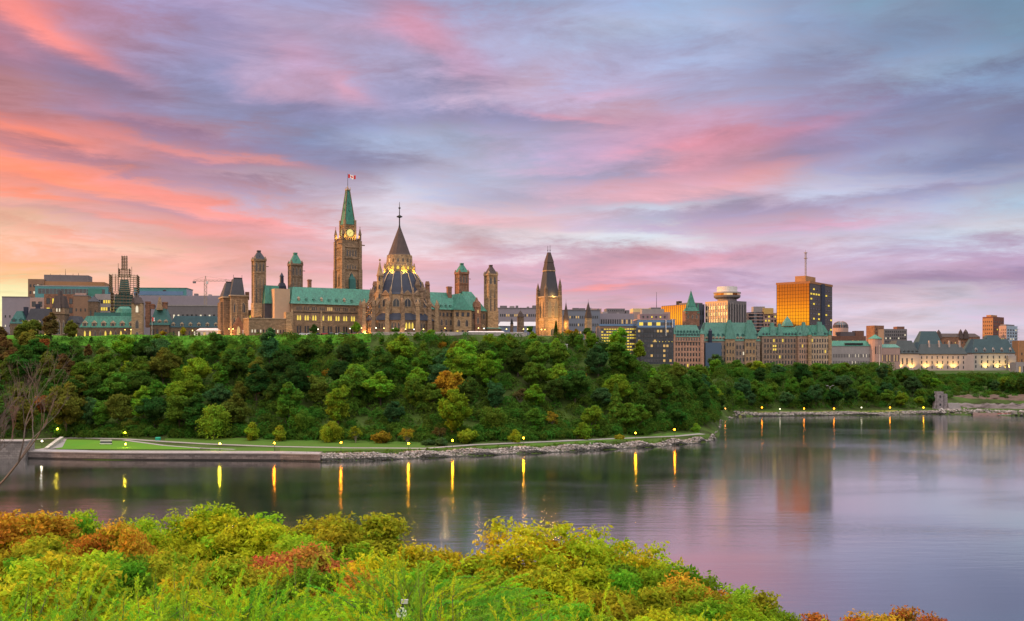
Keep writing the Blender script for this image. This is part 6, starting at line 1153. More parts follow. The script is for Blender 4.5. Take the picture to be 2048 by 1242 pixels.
# round white sign among the junipers
t = empty('round_sign', (kx(803) * 10.4, 10.4, 34.6)); tag(t, 'small white round sign with dark green zigzag mark among the front junipers', 'sign'); zc = wz(1227, 10.4) - 34.6
MB().cyl(0, .04, 0, zc + .12, .018, .018, 8).obj('post', MATS['iron'] if 'iron' in MATS else iron, t)
def disc(r, y, n_=24, ax=1.0, h=1.15): return [(ax * r * math.cos(2 * math.pi * i / n_), y, zc + h * r * math.sin(2 * math.pi * i / n_)) for i in range(n_)]
m_ = MB(); m_.add(disc(.052, 0) + disc(.052, .02), [tuple(range(24))] + [((i + 1) % 24, i, 24 + i, 24 + (i + 1) % 24) for i in range(24)]); pl = m_.obj('plate', surf('white enamel', (.85, .85, .8), var=.05, rough=.3), t)
m_ = MB()
for (x0, z0), (x1, z1) in zip([(-.025, .06), (.005, .035), (-.02, .0), (.01, -.02), (-.015, -.055)], [(.005, .035), (-.02, .0), (.01, -.02), (-.015, -.055), (.015, -.06)]):
    d = Vector((x1 - x0, z1 - z0)).normalized() * .008; m_.add([(x0 - d.y, -.003, zc + z0 + d.x), (x0 + d.y, -.003, zc + z0 - d.x), (x1 + d.y, -.003, zc + z1 - d.x), (x1 - d.y, -.003, zc + z1 + d.x)], [(0, 1, 2, 3)])
m_.obj('mark', surf('dark green enamel', (.03, .12, .06), var=.1), pl); MB().box(-.005, .065, 0, .012, zc + .10, zc + .135).box(-.005, .07, -.002, .014, zc + .135, zc + .145).obj('small_plate', white, t)
# ------------------------------------------------------------------ trees
leafM = leafmat('leaf', .35, .55); leafN = leafmat('leaf near', .45, .62, .10, .45); juniM = leafmat('juniper needle', .40, .85)
bark = surf('tree bark', (.10, .075, .055), var=.3, scale=.6, fine=4, rough=.95); bark_p = surf('pale grey bark', (.36, .29, .25), var=.3, scale=.6, fine=4); bark_b = surf('dull brown bark', (.14, .10, .085), var=.3, scale=.6, fine=4); bark_r = surf('reddish twig bark', (.22, .12, .10), var=.3, scale=.6, fine=4)
def unit(a): return a / np.maximum(np.linalg.norm(a, axis=1, keepdims=True), 1e-6)
def quads(c, nrm, size, rg, asp=1.5, jit=.55):
    n_ = len(c); nn = unit(nrm + rg.normal(size=(n_, 3)) * jit); t = unit(np.cross(nn, unit(rg.normal(size=(n_, 3))))); b = np.cross(nn, t); s_ = (size * (.6 + .8 * rg.rand(n_)))[:, None] if np.isscalar(size) else size[:, None]
    V = np.stack([c - t * s_ * .5 * asp, c - b * s_ * .36, c + t * s_ * .5 * asp, c + b * s_ * .36], 1).reshape(-1, 3); F = np.arange(4 * n_).reshape(-1, 4)
    return V, F
def crown(seed, lobes, nleaf, leaf, name='crown', core=True, drop=0.0, jit=.55, fill=.25, clump=True):
    """leaf-sized faces over the surface of many lobes; v varies leaf by leaf, w clump by clump"""
    rg = np.random.RandomState(seed); lob = np.array(lobes, 'f'); ar = lob[:, 3] ** 2; idx = rg.choice(len(lob), nleaf, p=ar / ar.sum())
    d = unit(rg.normal(size=(nleaf, 3))); d[:, 2] = np.where(d[:, 2] < -.35, -d[:, 2], d[:, 2]); d = unit(d)
    r = lob[idx, 3] * (1 - fill * rg.rand(nleaf) ** 1.5) * (1 + .22 * np.sin(d[:, 0] * 5 + idx) * np.sin(d[:, 1] * 6 + idx * 2.0) + .16 * np.sin(d[:, 2] * 9 + idx * 1.7))
    c = lob[idx, :3] + d * r[:, None] * np.array([1, 1, .85]); c[:, 2] -= drop * rg.rand(nleaf) ** 2
    V, F = quads(c, d + np.array([0, 0, .35]), leaf, rg, jit=jit); v = rg.rand(nleaf); w = (rg.rand(len(lob)))[idx] * .7 + rg.rand(nleaf) * .3
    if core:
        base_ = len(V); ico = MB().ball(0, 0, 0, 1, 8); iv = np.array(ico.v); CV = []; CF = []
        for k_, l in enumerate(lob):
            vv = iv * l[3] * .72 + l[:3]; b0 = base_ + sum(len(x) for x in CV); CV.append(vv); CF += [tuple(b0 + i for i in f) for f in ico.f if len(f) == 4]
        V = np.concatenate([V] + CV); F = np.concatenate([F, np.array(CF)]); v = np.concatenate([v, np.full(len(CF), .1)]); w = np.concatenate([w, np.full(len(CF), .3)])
    return npmesh(name, V, F, attrs={'v': v, 'w': w})
def lobes_round(seed, R, H, z0, n_, flat=.8, r0=.36, top=1.0):
    """lobe centres through a crown of radius R from z0 to H"""
    rg = np.random.RandomState(seed); out_ = []; zc = (z0 + H) / 2; hh = (H - z0) / 2
    for i in range(n_):
        for _ in range(30):
            p = rg.uniform(-1, 1, 3)
            if .35 < np.linalg.norm(p) < .80: break
        r = R * r0 * rg.uniform(.7, 1.25) * (1 - .25 * max(0, p[2])); sq = 1 - (.35 * max(0, p[2]) if top == 1.0 else 0); out_.append((p[0] * R * .86 * sq, p[1] * R * .86 * sq, zc + p[2] * hh * .82, r))
    out_.append((0, 0, zc, R * .5)); return out_
def trunkmesh(seed, H, z0, R, r0, lobes, nb=7, name='trunk'):
    rg = random.Random(seed); m_ = MB(); bend = rg.uniform(-.05, .05) * H; top = z0 + (H - z0) * .55
    P = [(0, 0, -1.5), (bend * .2, 0, z0 * .5), (bend * .6, bend * .3, z0), (bend, bend * .5, top)]; m_.tube(P, [r0 * 1.3, r0, r0 * .8, r0 * .3], 7)
    for l in sorted(lobes, key=lambda q: rg.random())[:nb]:
        s_ = Vector((bend * .6, bend * .3, z0 * .85 + (top - z0) * rg.uniform(0, .6))); e = Vector(l[:3]); mid = s_.lerp(e, .5) + Vector((0, 0, -.08 * H * rg.random())); m_.tube([s_, mid, e], [r0 * .45, r0 * .28, r0 * .1], 5)
    return m_.mesh(name)
PROT = {}
def proto(key, seed, R, H, z0, nl, nleaf, leaf, mat, **k):
    lb_ = lobes_round(seed, R, H, z0, nl, r0=k.pop('r0', .36)); tr = trunkmesh(seed, H, z0, R, k.pop('tr', .3), lb_, k.pop('nb', 7)); bk = k.pop('bark', bark)
    cm = crown(seed, lb_, nleaf, leaf, **k); cm.materials.append(mat); tr.materials.append(bk); PROT[key] = (cm, tr, R, H)
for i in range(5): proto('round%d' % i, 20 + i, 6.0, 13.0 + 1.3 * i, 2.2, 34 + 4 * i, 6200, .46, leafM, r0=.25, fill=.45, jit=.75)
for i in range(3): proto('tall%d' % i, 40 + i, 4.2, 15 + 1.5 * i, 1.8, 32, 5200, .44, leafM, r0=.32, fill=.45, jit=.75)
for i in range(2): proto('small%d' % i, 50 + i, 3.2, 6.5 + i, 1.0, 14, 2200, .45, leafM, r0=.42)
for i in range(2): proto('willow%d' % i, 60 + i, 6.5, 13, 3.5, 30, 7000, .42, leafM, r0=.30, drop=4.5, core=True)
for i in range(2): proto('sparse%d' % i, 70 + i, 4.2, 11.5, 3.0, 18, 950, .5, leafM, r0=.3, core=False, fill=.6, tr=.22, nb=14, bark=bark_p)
def conifer(seed, R, H, nleaf, leaf):
    rg = np.random.RandomState(seed); t = rg.rand(nleaf) ** .7; ang = rg.rand(nleaf) * 2 * np.pi; tier = np.floor(t * 9) / 9; rr = R * (1 - t * .93) * (.55 + .45 * (1 - (t - tier) * 9)) * (.75 + .25 * rg.rand(nleaf)) * (1 + .15 * np.sin(ang * 5 + tier * 20))
    c = np.stack([rr * np.cos(ang), rr * np.sin(ang), 1.0 + (H - 1) * (1 - (1 - t)) - rr * .25], 1); nn = np.stack([np.cos(ang), np.sin(ang), np.full(nleaf, .6)], 1); V, F = quads(c, nn, leaf, rg)
    cm = npmesh('crown', V, F, attrs={'v': rg.rand(nleaf), 'w': rg.rand(nleaf)}); cm.materials.append(leafM); tr = MB().tube([(0, 0, -1), (0, 0, H * .9)], [.3, .05], 6).mesh('trunk'); tr.materials.append(bark); return cm, tr, R, H
PROT['conifer0'] = conifer(5, 3.6, 13, 3200, .5); PROT['column0'] = conifer(6, 2.0, 9, 2200, .4)
# palettes (linear albedo)
GR = {'deep green': (.034, .088, .020), 'dark green': (.062, .135, .022), 'mid green': (.105, .215, .024), 'fresh green': (.175, .32, .025), 'bluish green': (.060, .140, .045), 'olive': (.160, .185, .028), 'yellow green': (.22, .31, .022), 'golden yellow': (.36, .27, .025), 'rusty orange': (.30, .105, .030), 'brownish': (.15, .105, .035)}
def tree(key, px, Y, col, hue=None, scale=1.0, lab=None, grp=None, rz=None, sink=0.4, name='tree', cat='tree', zoff=0.0, wide=1.0):
    cm, tr, R, H = PROT[key]; x = kx(px) * Y; z = ground(x, Y) - sink + zoff
    t = empty(name, (x, Y, z), rnd.uniform(0, 6.28) if rz is None else rz); t.scale = (scale * wide, scale * wide, scale); c_ = GR[col] if isinstance(col, str) else col; j = [rnd.uniform(.82, 1.2) for _ in range(3)]; k_ = rnd.uniform(.85, 1.15)
    o = link('crown', cm, None, t); o.color = (c_[0] * j[0] * k_, c_[1] * (1 + (j[1] - 1) * .4) * k_, c_[2] * k_, 1); link('trunk', tr, None, t); tag(t, lab, cat, grp); return t
def skyline_name(px):
    for hi, s_ in ((100, 'the far left slate roofs'), (170, 'the far left slate tower'), (230, 'the green roofed hall'), (300, 'the scaffolded tower'), (370, 'the white flagpole'), (440, 'the left white tent'), (500, 'the mansard towers'), (560, 'the first slim tower'), (620, 'the second slim tower'), (680, 'the lit arched windows'), (735, 'the clock tower'), (800, 'the library left half'), (870, 'the library right half'), (935, 'the right green roof'), (1000, 'the last slim tower'), (1070, 'the tiny dark spire'), (1130, 'the golden tower'), (1200, 'the second thin spire'), (1272, 'the yellow windowed office'), (1347, 'the dark glass block'), (1405, 'the pink chateau wall'), (1460, 'the navy shroud'), (1524, 'the chateau middle wing'), (1600, 'the buff chateau wing'), (1662, 'the bronze tower foot'), (1745, 'the archive building'), (1790, 'the round archive turret'), (1840, 'the court left end'), (1900, 'the court centre'), (1960, 'the court right wing'), (3000, 'the right edge towers')):
        if px < hi: return s_
TR = []      # (key, px, Y, colour, scale, row phrase, special label)
rg = random.Random(42)
def pick(px, row):
    r = rg.random()
    if px < 130 and row >= 2: return rg.choice(['brownish', 'brownish', 'olive', 'dark green', 'rusty orange' if r < .25 else 'brownish'])
    if px < 240: return rg.choice(['olive', 'dark green', 'dark green', 'brownish', 'mid green'])
    if 430 < px < 640: return rg.choice(['deep green', 'dark green', 'dark green', 'bluish green', 'mid green', 'olive' if r < .3 else 'deep green'])
    if px > 1380: return rg.choice(['dark green', 'bluish green', 'mid green', 'bluish green', 'deep green', 'fresh green' if r < .35 else 'dark green', 'yellow green' if r < .15 else 'mid green'])
    return rg.choice(['dark green', 'mid green', 'mid green', 'fresh green', 'fresh green', 'deep green', 'bluish green', 'olive' if r < .4 else 'fresh green', 'yellow green' if r < .25 else 'mid green', 'golden yellow' if r < .05 else 'dark green'])
ROWN = ['at the slope foot', 'low on the slope', 'halfway up', 'high on the slope', 'on the crest']
rows = [(1, 0), (24, 1), (42, 2), (60, 2), (78, 3), (95, 4)]
WOODS = []
for ri, (dy, rw_) in enumerate(rows):
    px = -64 + (ri % 2) * 18
    while px < 1415:
        pj = px + rg.uniform(-8, 8); F_ = toe(pj); maxd = 110 if pj < 1180 else (95 if pj < 1240 else (68 if pj < 1310 else (50 if pj < 1370 else 28)))
        Y_ = F_ + dy + rg.uniform(-5, 5) + 3
        if dy < maxd:
            k_ = rg.choice(['round0', 'round1', 'round2', 'round3', 'round4', 'tall0', 'tall1', 'tall2', 'round2', 'conifer0' if rg.random() < .35 else 'round1']); s_ = rg.uniform(.62, 1.0)
            if ri == 5: s_ *= .52 if 170 < pj < 735 else (.62 if pj > 170 else .95)
            if ri == 4: s_ *= .56 if 170 < pj < 735 else .85
            if pj > 1240: s_ *= .82
            if not (ri == 5 and 210 < pj < 690 and rg.random() < .8): TR.append([k_, pj, Y_, pick(pj, ri), s_ * (1.85, 1.75, 1.7, 1.65, 1.3, 1.05)[ri] * (1.3 if pj < 165 and ri > 3 else 1), ROWN[rw_], None])
        px += rg.uniform(33, 46) if ri < 4 else rg.uniform(32, 48)
# trees that stand out in the photograph
SP = [('willow0', 428, 470, (.22, .38, .03), 1.55, 'big bright green rounded willow at the hill foot above the quay path'), ('small1', 505, 462, 'yellow green', 1.45, 'small yellowish green tree right of the big bright willow'), ('willow1', 663, 452, 'yellow green', .98, 'pale yellow green willow on the lawn below the lit windows'),
      ('sparse0', 710, 449, 'yellow green', 1.0, 'thin pale grey green willow beside the yellow green one'), ('small0', 763, 446, 'golden yellow', 1.35, 'small golden yellow tree left of the library shoreline'), ('sparse1', 815, 444, 'golden yellow', .95, 'sparse leaning yellow tree below the library'), ('round3', 790, 468, 'bluish green', 1.0, 'wide grey green tree behind the small golden tree'),
      ('sparse1', 612, 512, 'rusty orange', .85, 'salmon orange thin tree halfway up below the second slim tower'), ('round2', 482, 505, 'olive', .92, 'grey olive dome shaped tree above the big willow'), ('round4', 182, 487, 'bluish green', 1.20, 'large dark blue green spruce-like tree behind the lawn road'), ('small0', 258, 487, 'olive', 1.3, 'short olive tree at the upper lawn edge'),
      ('sparse1', 880, 452, 'brownish', .95, 'thin brownish tree with bare stems on the stony shore'), ('small1', 1030, 452, 'yellow green', 1.12, 'low rounded yellow green bush by the shore lamp'), ('small0', 882, 436, 'bluish green', 1.05, 'low bluish shrub beside the shore path below the right wing'), ('small0', 856, 438, 'bluish green', .9, 'small blue green shrub left of the thin brownish tree'),
      ('sparse0', 1105, 478, 'golden yellow', 1.1, 'tall pale gold leaved tree near the middle of the shore'), ('sparse1', 1042, 492, 'brownish', 1.1, 'grey nearly bare tree in the woods below the tiny spire'), ('small0', 1240, 474, 'golden yellow', .85, 'slender golden sapling under the trees near the point'), ('round1', 1205, 508, 'bluish green', 1.1, 'large blue green tree on the slope right of centre'),
      ('round3', 1300, 512, 'dark green', 1.22, 'large dark tree at the head of the point, left of its brightest lamp'), ('round2', 1350, 520, 'dark green', 1.25, 'tallest dark tree on the tip of the wooded point'), ('round0', 1384, 528, 'mid green', 1.0, 'last big tree at the right end of the wooded point'), ('small1', 1392, 521, 'fresh green', .95, 'bright green bush at the very tip of the point'),
      ('round1', 1402, 600, 'mid green', 1.2, 'tree behind the tip of the wooded point where the bay begins'), ('round3', 1385, 580, 'dark green', 1.3, 'dark tree behind the last big tree of the point'), ('round0', 1418, 640, 'fresh green', 1.2, 'bright tree in the inner corner of the bay'), ('round2', 1410, 660, 'mid green', 1.35, 'tree on the low saddle between the point and the bay'), ('tall1', 1423, 690, 'dark green', 1.2, 'dark narrow tree at the head of the bay'), ('round4', 1404, 640, 'bluish green', 1.2, 'bluish tree above the inner bay shore'), ('round1', 1430, 722, 'fresh green', 1.2, 'bright tree just above the red orange bay lamp'), ('round3', 1398, 700, 'mid green', 1.3, 'green tree below the pink chateau corner above the bay'), ('small1', 560, 458, 'yellow green', 1.3, 'yellow green tree on the lawn right of the quay end'), ('small0', 935, 447, 'yellow green', 1.5, 'yellow green tree at the shore right of the thin brownish tree'), ('willow1', 605, 468, 'mid green', 1.2, 'drooping green tree at the hill foot above the quay end'), ('willow0', 985, 466, 'mid green', 1.2, 'drooping green tree at the hill foot left of the yellow bush'), ('small1', 1165, 470, 'fresh green', 1.4, 'fresh green tree by the path halfway to the point'), ('small0', 655, 520, 'golden yellow', 1.0, 'yellow crowned tree mid slope below the lit windows'), ('small1', 1168, 528, 'golden yellow', 1.0, 'yellow tree mid slope below the second thin spire'), ('small0', 885, 545, 'golden yellow', 1.0, 'bright yellow tree near the crest below the right green roof'), ('round1', 85, 500, 'rusty orange', 1.0, 'rust orange tree behind the bare tree at left'), ('round4', 60, 560, 'olive', 1.1, 'golden olive tree high on the slope at far left')]
for k_, px_, Y_, c_, s_, lab in SP:
    TR[:] = [t for t in TR if not (abs(t[1] - px_) < 17 and abs(t[2] - Y_) < 13)]; TR.append([k_, px_, Y_, c_, s_, None, lab])
# crest trees in front of the buildings
SPC = [('small0', 326, 592, (.34, .22, .02), .62, 'small golden tree beside the white flagpole'), ('small1', 366, 592, (.26, .24, .02), .82, 'round yellow green tree left of the first white tent'), ('column0', 1112, 588, (.035, .07, .01), 1.05, 'dark columnar evergreen in front of the golden tower'), ('small0', 1138, 600, (.4, .26, .02), .8, 'lamp lit golden tree between golden tower and thin spire'), ('small1', 1152, 604, (.3, .2, .02), .7, 'lower golden tree just left of the second thin spire'),
       ('small1', 628, 580, 'deep green', .9, 'dark tree on the crest under the red chimney'), ('small1', 712, 572, 'fresh green', 1.0, 'bright green bushy tree on the crest left of the library'), ('small0', 790, 570, 'mid green', .8, 'green bush at the library foot'), ('round1', 1175, 590, 'dark green', .6, 'dark crest tree under the second thin spire'), ('round2', 1228, 572, 'mid green', .62, 'green crest tree in front of the yellow windowed office'), ('round0', 1060, 582, 'dark green', .5, 'dark crest tree left of the golden tower')]
# bay side woods
for ri, dy in enumerate((8, 26)):
    px = 1440 + ri * 12
    while px < 1872:
        pj = px + rg.uniform(-6, 6); Y_ = toe(pj) + dy + rg.uniform(-4, 4); k_ = rg.choice(['round0', 'round1', 'round3', 'round4', 'tall0', 'round2']); TR.append([k_, pj, Y_, pick(pj, ri), rg.uniform(1.0, 1.45) * (1.0 if pj < 1740 else .75), 'by the far shore' if ri == 0 else 'behind the far shore', None]); px += rg.uniform(27, 38)
for dy, rn in ((46, 'amid the far woods'), (76, 'high in far woods')):
    px = 1425
    while px < 1862:
        pj = px + rg.uniform(-6, 6); TR.append([rg.choice(['round0', 'round1', 'round3', 'tall1', 'round4']), pj, 770 + dy + rg.uniform(-5, 5), pick(pj, 2), rg.uniform(1.1, 1.5), rn, None]); px += rg.uniform(36, 48)
for px_, Y_, s_ in ((1885, 905, .8), (1905, 900, .85), (1868, 890, .8), (1945, 905, .7), (1960, 900, .85), (1985, 905, .8), (2010, 895, .85), (2030, 880, .9), (2046, 850, .9), (1990, 880, .7), (1850, 870, .8), (2025, 860, .8), (2056, 900, .9), (1925, 915, .6)):
    TR.append([rg.choice(['round0', 'round1', 'tall0', 'small1', 'round3']), px_, 856 + (Y_ - 890) * .5, pick(px_, 2), s_ * rg.uniform(1.15, 1.5), 'above the rock bank', None])
for px_, Y_ in ((1352, 830), (1385, 855), (1425, 858), (1460, 862), (1500, 866), (1535, 872), (1560, 868), (1610, 875), (1650, 878), (1690, 880), (1735, 880), (1775, 868)):
    TR.append(['round%d' % (int(px_) % 5), px_, Y_, rg.choice(['mid green', 'olive', 'dark green', 'fresh green']), rg.uniform(.8, 1.05), 'in front of the walls', None])
cells = defaultdict(list)
for t in TR:
    if -60 < t[1] < 2110 and t[5]: cells[(t[5], skyline_name(t[1]))].append(t)
ntree = 0
for (row, nm), ts in cells.items():
    ts.sort(key=lambda q: q[1])
    for j, t in enumerate(ts):
        kind = 'conifer' if 'conifer' in t[0] else 'tree'
        tail = '' if len(ts) == 1 else (', ' + ORD[j] + ' from left')
        t[6] = f'{t[3]} {kind} {row} below {nm}{tail}' if 'woods' not in row and 'shore' not in row and 'walls' not in row else f'{t[3]} {kind} {row} below {nm}{tail}'
for t in TR:
    if t[6] is None: continue
    tree(t[0], t[1], t[2], t[3], scale=t[4], lab=t[6], grp='trees of the wooded slopes', sink=2.6 if t[1] < 1420 or t[2] > 700 else 1, name='conifer' if 'conifer' in t[0] else ('willow' if 'willow' in t[0] else 'tree'), wide=rnd.uniform(.9, 1.15)); ntree += 1
for k_, px_, Y_, c_, s_, lab in SPC: tree(k_, px_, Y_, c_, scale=s_, lab=lab, name='tree')
print('TREES', ntree, len(NT) if 'NT' in globals() else '')
# undergrowth: one mass of low leafy scrub over the slopes
rgn = np.random.RandomState(9); cs, ns_, ss = [], [], []
def scrub(n_, pxr, dyr, hmax, base=toe):
    for _ in range(n_):
        p = rgn.uniform(*pxr); Y_ = base(p) + rgn.uniform(*dyr); x = kx(p) * Y_; R_s = rgn.uniform(1.2, 2.8); z = ground(x, Y_); k_ = 46
        d = unit(rgn.normal(size=(k_, 3))); d[:, 2] = np.abs(d[:, 2]); cs.append(np.array([x, Y_, z]) + d * R_s * np.array([1.2, 1.2, hmax])); ns_.append(d); ss.append(np.full(k_, rgn.rand()))
def woods(n_, pxr, dyr, rr, lift, base=toe):
    for _ in range(n_):
        p = rgn.uniform(*pxr); Y_ = base(p) + rgn.uniform(*dyr); x = kx(p) * Y_; R_s = rgn.uniform(*rr); z = ground(x, Y_) + rgn.uniform(0, lift); k_ = int(70 * R_s)
        d = unit(rgn.normal(size=(k_, 3))); d[:, 2] = np.where(d[:, 2] < -.3, -d[:, 2], d[:, 2]); wob = 1 + .25 * np.sin(d[:, 0] * 5 + p) * np.sin(d[:, 1] * 6 + Y_); cs.append(np.array([x, Y_, z]) + d * (R_s * wob)[:, None]); ns_.append(d); ss.append(np.full(k_, rgn.rand()))
woods(330, (-150, 1190), (6, 92), (2.2, 3.8), 2.0); woods(260, (450, 1190), (14, 96), (2.6, 4.4), 3.5); woods(120, (420, 1380), (-1, 10), (1.8, 3.4), 2.2); woods(110, (1190, 1390), (4, 55), (2.6, 4.2), 3.0); woods(330, (1425, 1780), (6, 150), (3.0, 5.0), 4.0); woods(80, (1780, 1872), (6, 105), (2.2, 3.6), 2.0); woods(150, (1850, 2070), (60, 128), (2.0, 3.6), 2.0); woods(60, (1330, 1560), (90, 160), (3, 5), 3, base=lambda p: 715)
woods(420, (110, 1400), (-3, 9), (1.6, 3.2), 1.5); woods(150, (1362, 1432), (8, 150), (2.4, 4.2), 3); woods(60, (1330, 1425), (30, 120), (2.5, 4), 3); woods(60, (1880, 2070), (60, 130), (1.5, 3), 1); woods(130, (1850, 2070), (28, 96), (1.5, 3.2), 1.2)
scrub(1500, (-150, 1240), (0, 106), 1.1); scrub(260, (1240, 1400), (0, 62), 1.1); scrub(700, (1430, 1880), (2, 100), 1.6); scrub(160, (1840, 2070), (100, 150), 1.3)
c_ = np.concatenate(cs); V, F = quads(c_, np.concatenate(ns_), .7, rgn); me = npmesh('undergrowth', V, F, attrs={'v': rgn.rand(len(c_)), 'w': np.concatenate(ss)}); me.materials.append(leafM)
o = link('undergrowth', me); o.color = (.072, .15, .02, 1); tag(o, kind='stuff')
# ivy-green bank below the hilltop road
cs, ns_, ss = [], [], []
for _ in range(5200):
    p = rgn.uniform(170, 740); Y_ = toe(p) + rgn.uniform(86, 108); x = kx(p) * Y_; cs.append((x, Y_, ground(x, Y_) + rgn.uniform(.1, .8)))
c_ = np.array(cs); V, F = quads(c_, np.tile([0, -.6, 1.0], (len(c_), 1)), .7, rgn, jit=.4); me = npmesh('bank_foliage', V, F, attrs={'v': rgn.rand(len(c_)), 'w': rgn.rand(len(c_))}); me.materials.append(leafM); o = link('bank_foliage', me); o.color = (.10, .26, .02, 1); tag(o, kind='stuff')
# shrubs sprouting in the riprap
cs, ns_, ss = [], [], []
for _ in range(190):
    p = rgn.choice([rgn.uniform(640, 1430), rgn.uniform(1440, 1880)]); Y_ = shore(p) + rgn.uniform(5, 10); x = kx(p) * Y_; k_ = 26; d = unit(rgn.normal(size=(k_, 3))); d[:, 2] = np.abs(d[:, 2]); cs.append(np.array([x, Y_, ground(x, Y_)]) + d * rgn.uniform(.5, 1.3)); ns_.append(d); ss.append(np.full(k_, rgn.rand()))
c_ = np.concatenate(cs); V, F = quads(c_, np.concatenate(ns_), .4, rgn); me = npmesh('shore_weeds', V, F, attrs={'v': rgn.rand(len(c_)), 'w': np.concatenate(ss)}); me.materials.append(leafM); o = link('shore_weeds', me); o.color = (.09, .18, .02, 1); tag(o, kind='stuff')

# ------------------------------------------------------------------ bare trees at the left edge
def baretree(name, px, Y, z0, H, seed, mat, lab, lean=(0.3, 0), spread=.55, depth=6, r0=.16):
    rb = random.Random(seed); m_ = MB(); cnt = [0]; br_ = MB()
    def grow(p, d, ln, r, k_, tgt):
        P = [p]; q = p; dd = d
        for i in range(4): dd = (dd + Vector((rb.uniform(-.16, .16), rb.uniform(-.16, .16), rb.uniform(-.02, .14)))).normalized(); q = q + dd * ln / 4; P.append(q)
        tgt.tube(P, [r * (1 - .32 * i / 4) for i in range(5)], 5 if r > .02 else 4); cnt[0] += 1
        if k_ <= 0: return
        for _ in range(3 if rb.random() < .55 else 2):
            nd = (dd + Vector((rb.uniform(-1, 1), rb.uniform(-1, 1), rb.uniform(-.35, .8))) * spread).normalized(); grow(q if rb.random() < .75 else P[3], nd, ln * rb.uniform(.62, .86), r * .62, k_ - 1, br_)
    x = kx(px) * Y; t = empty(name, (x, Y, z0)); tag(t, lab, 'tree'); grow(Vector((0, 0, 0)), Vector((lean[0], lean[1], 1)).normalized(), H * .30, r0, depth, m_); m_.obj('trunk', mat, t); br_.obj('crown', mat, t); return t
baretree('bare_tree', -80, 58, wz(1080, 58), 9.5, 4, bark_b, 'leafless grey tree reaching in from the left edge over the dark water', (.8, .0), .6, 7, .11)
baretree('bare_tree', -55, 66, wz(1000, 66), 7.5, 17, bark_b, 'second leafless tree with upswept twigs before the canal wall', (.35, 0), .5, 7, .10)
baretree('bare_tree', -25, 48, wz(990, 48), 7.0, 12, bark_b, 'low arching bare branches just above the red shrubs at far left', (1.4, .2), .5, 6, .07)
baretree('bare_tree', 24, 455, 3, 20, 8, bark_r, 'reddish leafless tree beside the road at far left', (.05, 0), .42, 6, .35)

# ------------------------------------------------------------------ near bank: autumn trees and junipers
def nproto(key, seed, R, H, z0, nl, nleaf, leaf, **k): proto(key, seed, R, H, z0, nl, nleaf, leaf, leafN, **k)
for i in range(4): nproto('near%d' % i, 90 + i, 2.6, 6.2, .8, 50 + 3 * i, 34000, .078, r0=.20, core=False, fill=.75, tr=.10, nb=18, jit=.8)
for i in range(2): nproto('airy%d' % i, 100 + i, 3.2, 7.0, 1.0, 60, 20000, .075, r0=.16, core=False, fill=.9, tr=.12, nb=30, jit=.9)
for i in range(2): nproto('yel%d' % i, 110 + i, 1.1, 3.0, .1, 26, 9000, .05, r0=.24, core=False, fill=.6, tr=.04, nb=12, jit=.7)
AU = {'green': (.19, .34, .02), 'dark green': (.11, .24, .018), 'yellow green': (.40, .47, .02), 'gold': (.60, .52, .022), 'orange': (.60, .36, .035), 'red orange': (.58, .26, .04), 'crimson': (.46, .19, .05), 'olive gold': (.38, .40, .025), 'lime': (.58, .58, .03)}
TOPZ = {}
def near(key, px, Y, ptop, c_, lab, wide=1.0, grp='autumn trees on the near bank', name='tree', cat='tree'):
    """a tree whose crown top stands at photo row ptop; its trunk reaches down to the bank"""
    cm, tr, R, H = PROT[key]; H = TOPZ.setdefault(key, max(q.co.z for q in cm.vertices) + .06 * R); ztop = wz(ptop, Y); x = kx(px) * Y; g_ = ground(x, Y); s_ = max(.55, min(1.6, (ztop - g_) / H)); hs = s_
    t = empty(name, (x, Y, ztop - H * s_), rnd.uniform(0, 6.28)); t.scale = (s_ * wide, s_ * wide, s_); c3 = AU[c_]; k_ = rnd.uniform(.88, 1.12)
    o = link('crown', cm, None, t); o.color = (c3[0] * k_, c3[1] * k_, c3[2] * k_, 1); link('trunk', tr, None, t); tag(t, lab, cat, grp)
    if ztop - H * s_ > g_ + .5:     # long bare stem down to the slope
        MB().tube([(0, 0, .8), (.1, 0, -(ztop - H * s_ - g_) / s_ - .6)], [.10, .16], 6).obj('lower_stem', bark, t)
    return t
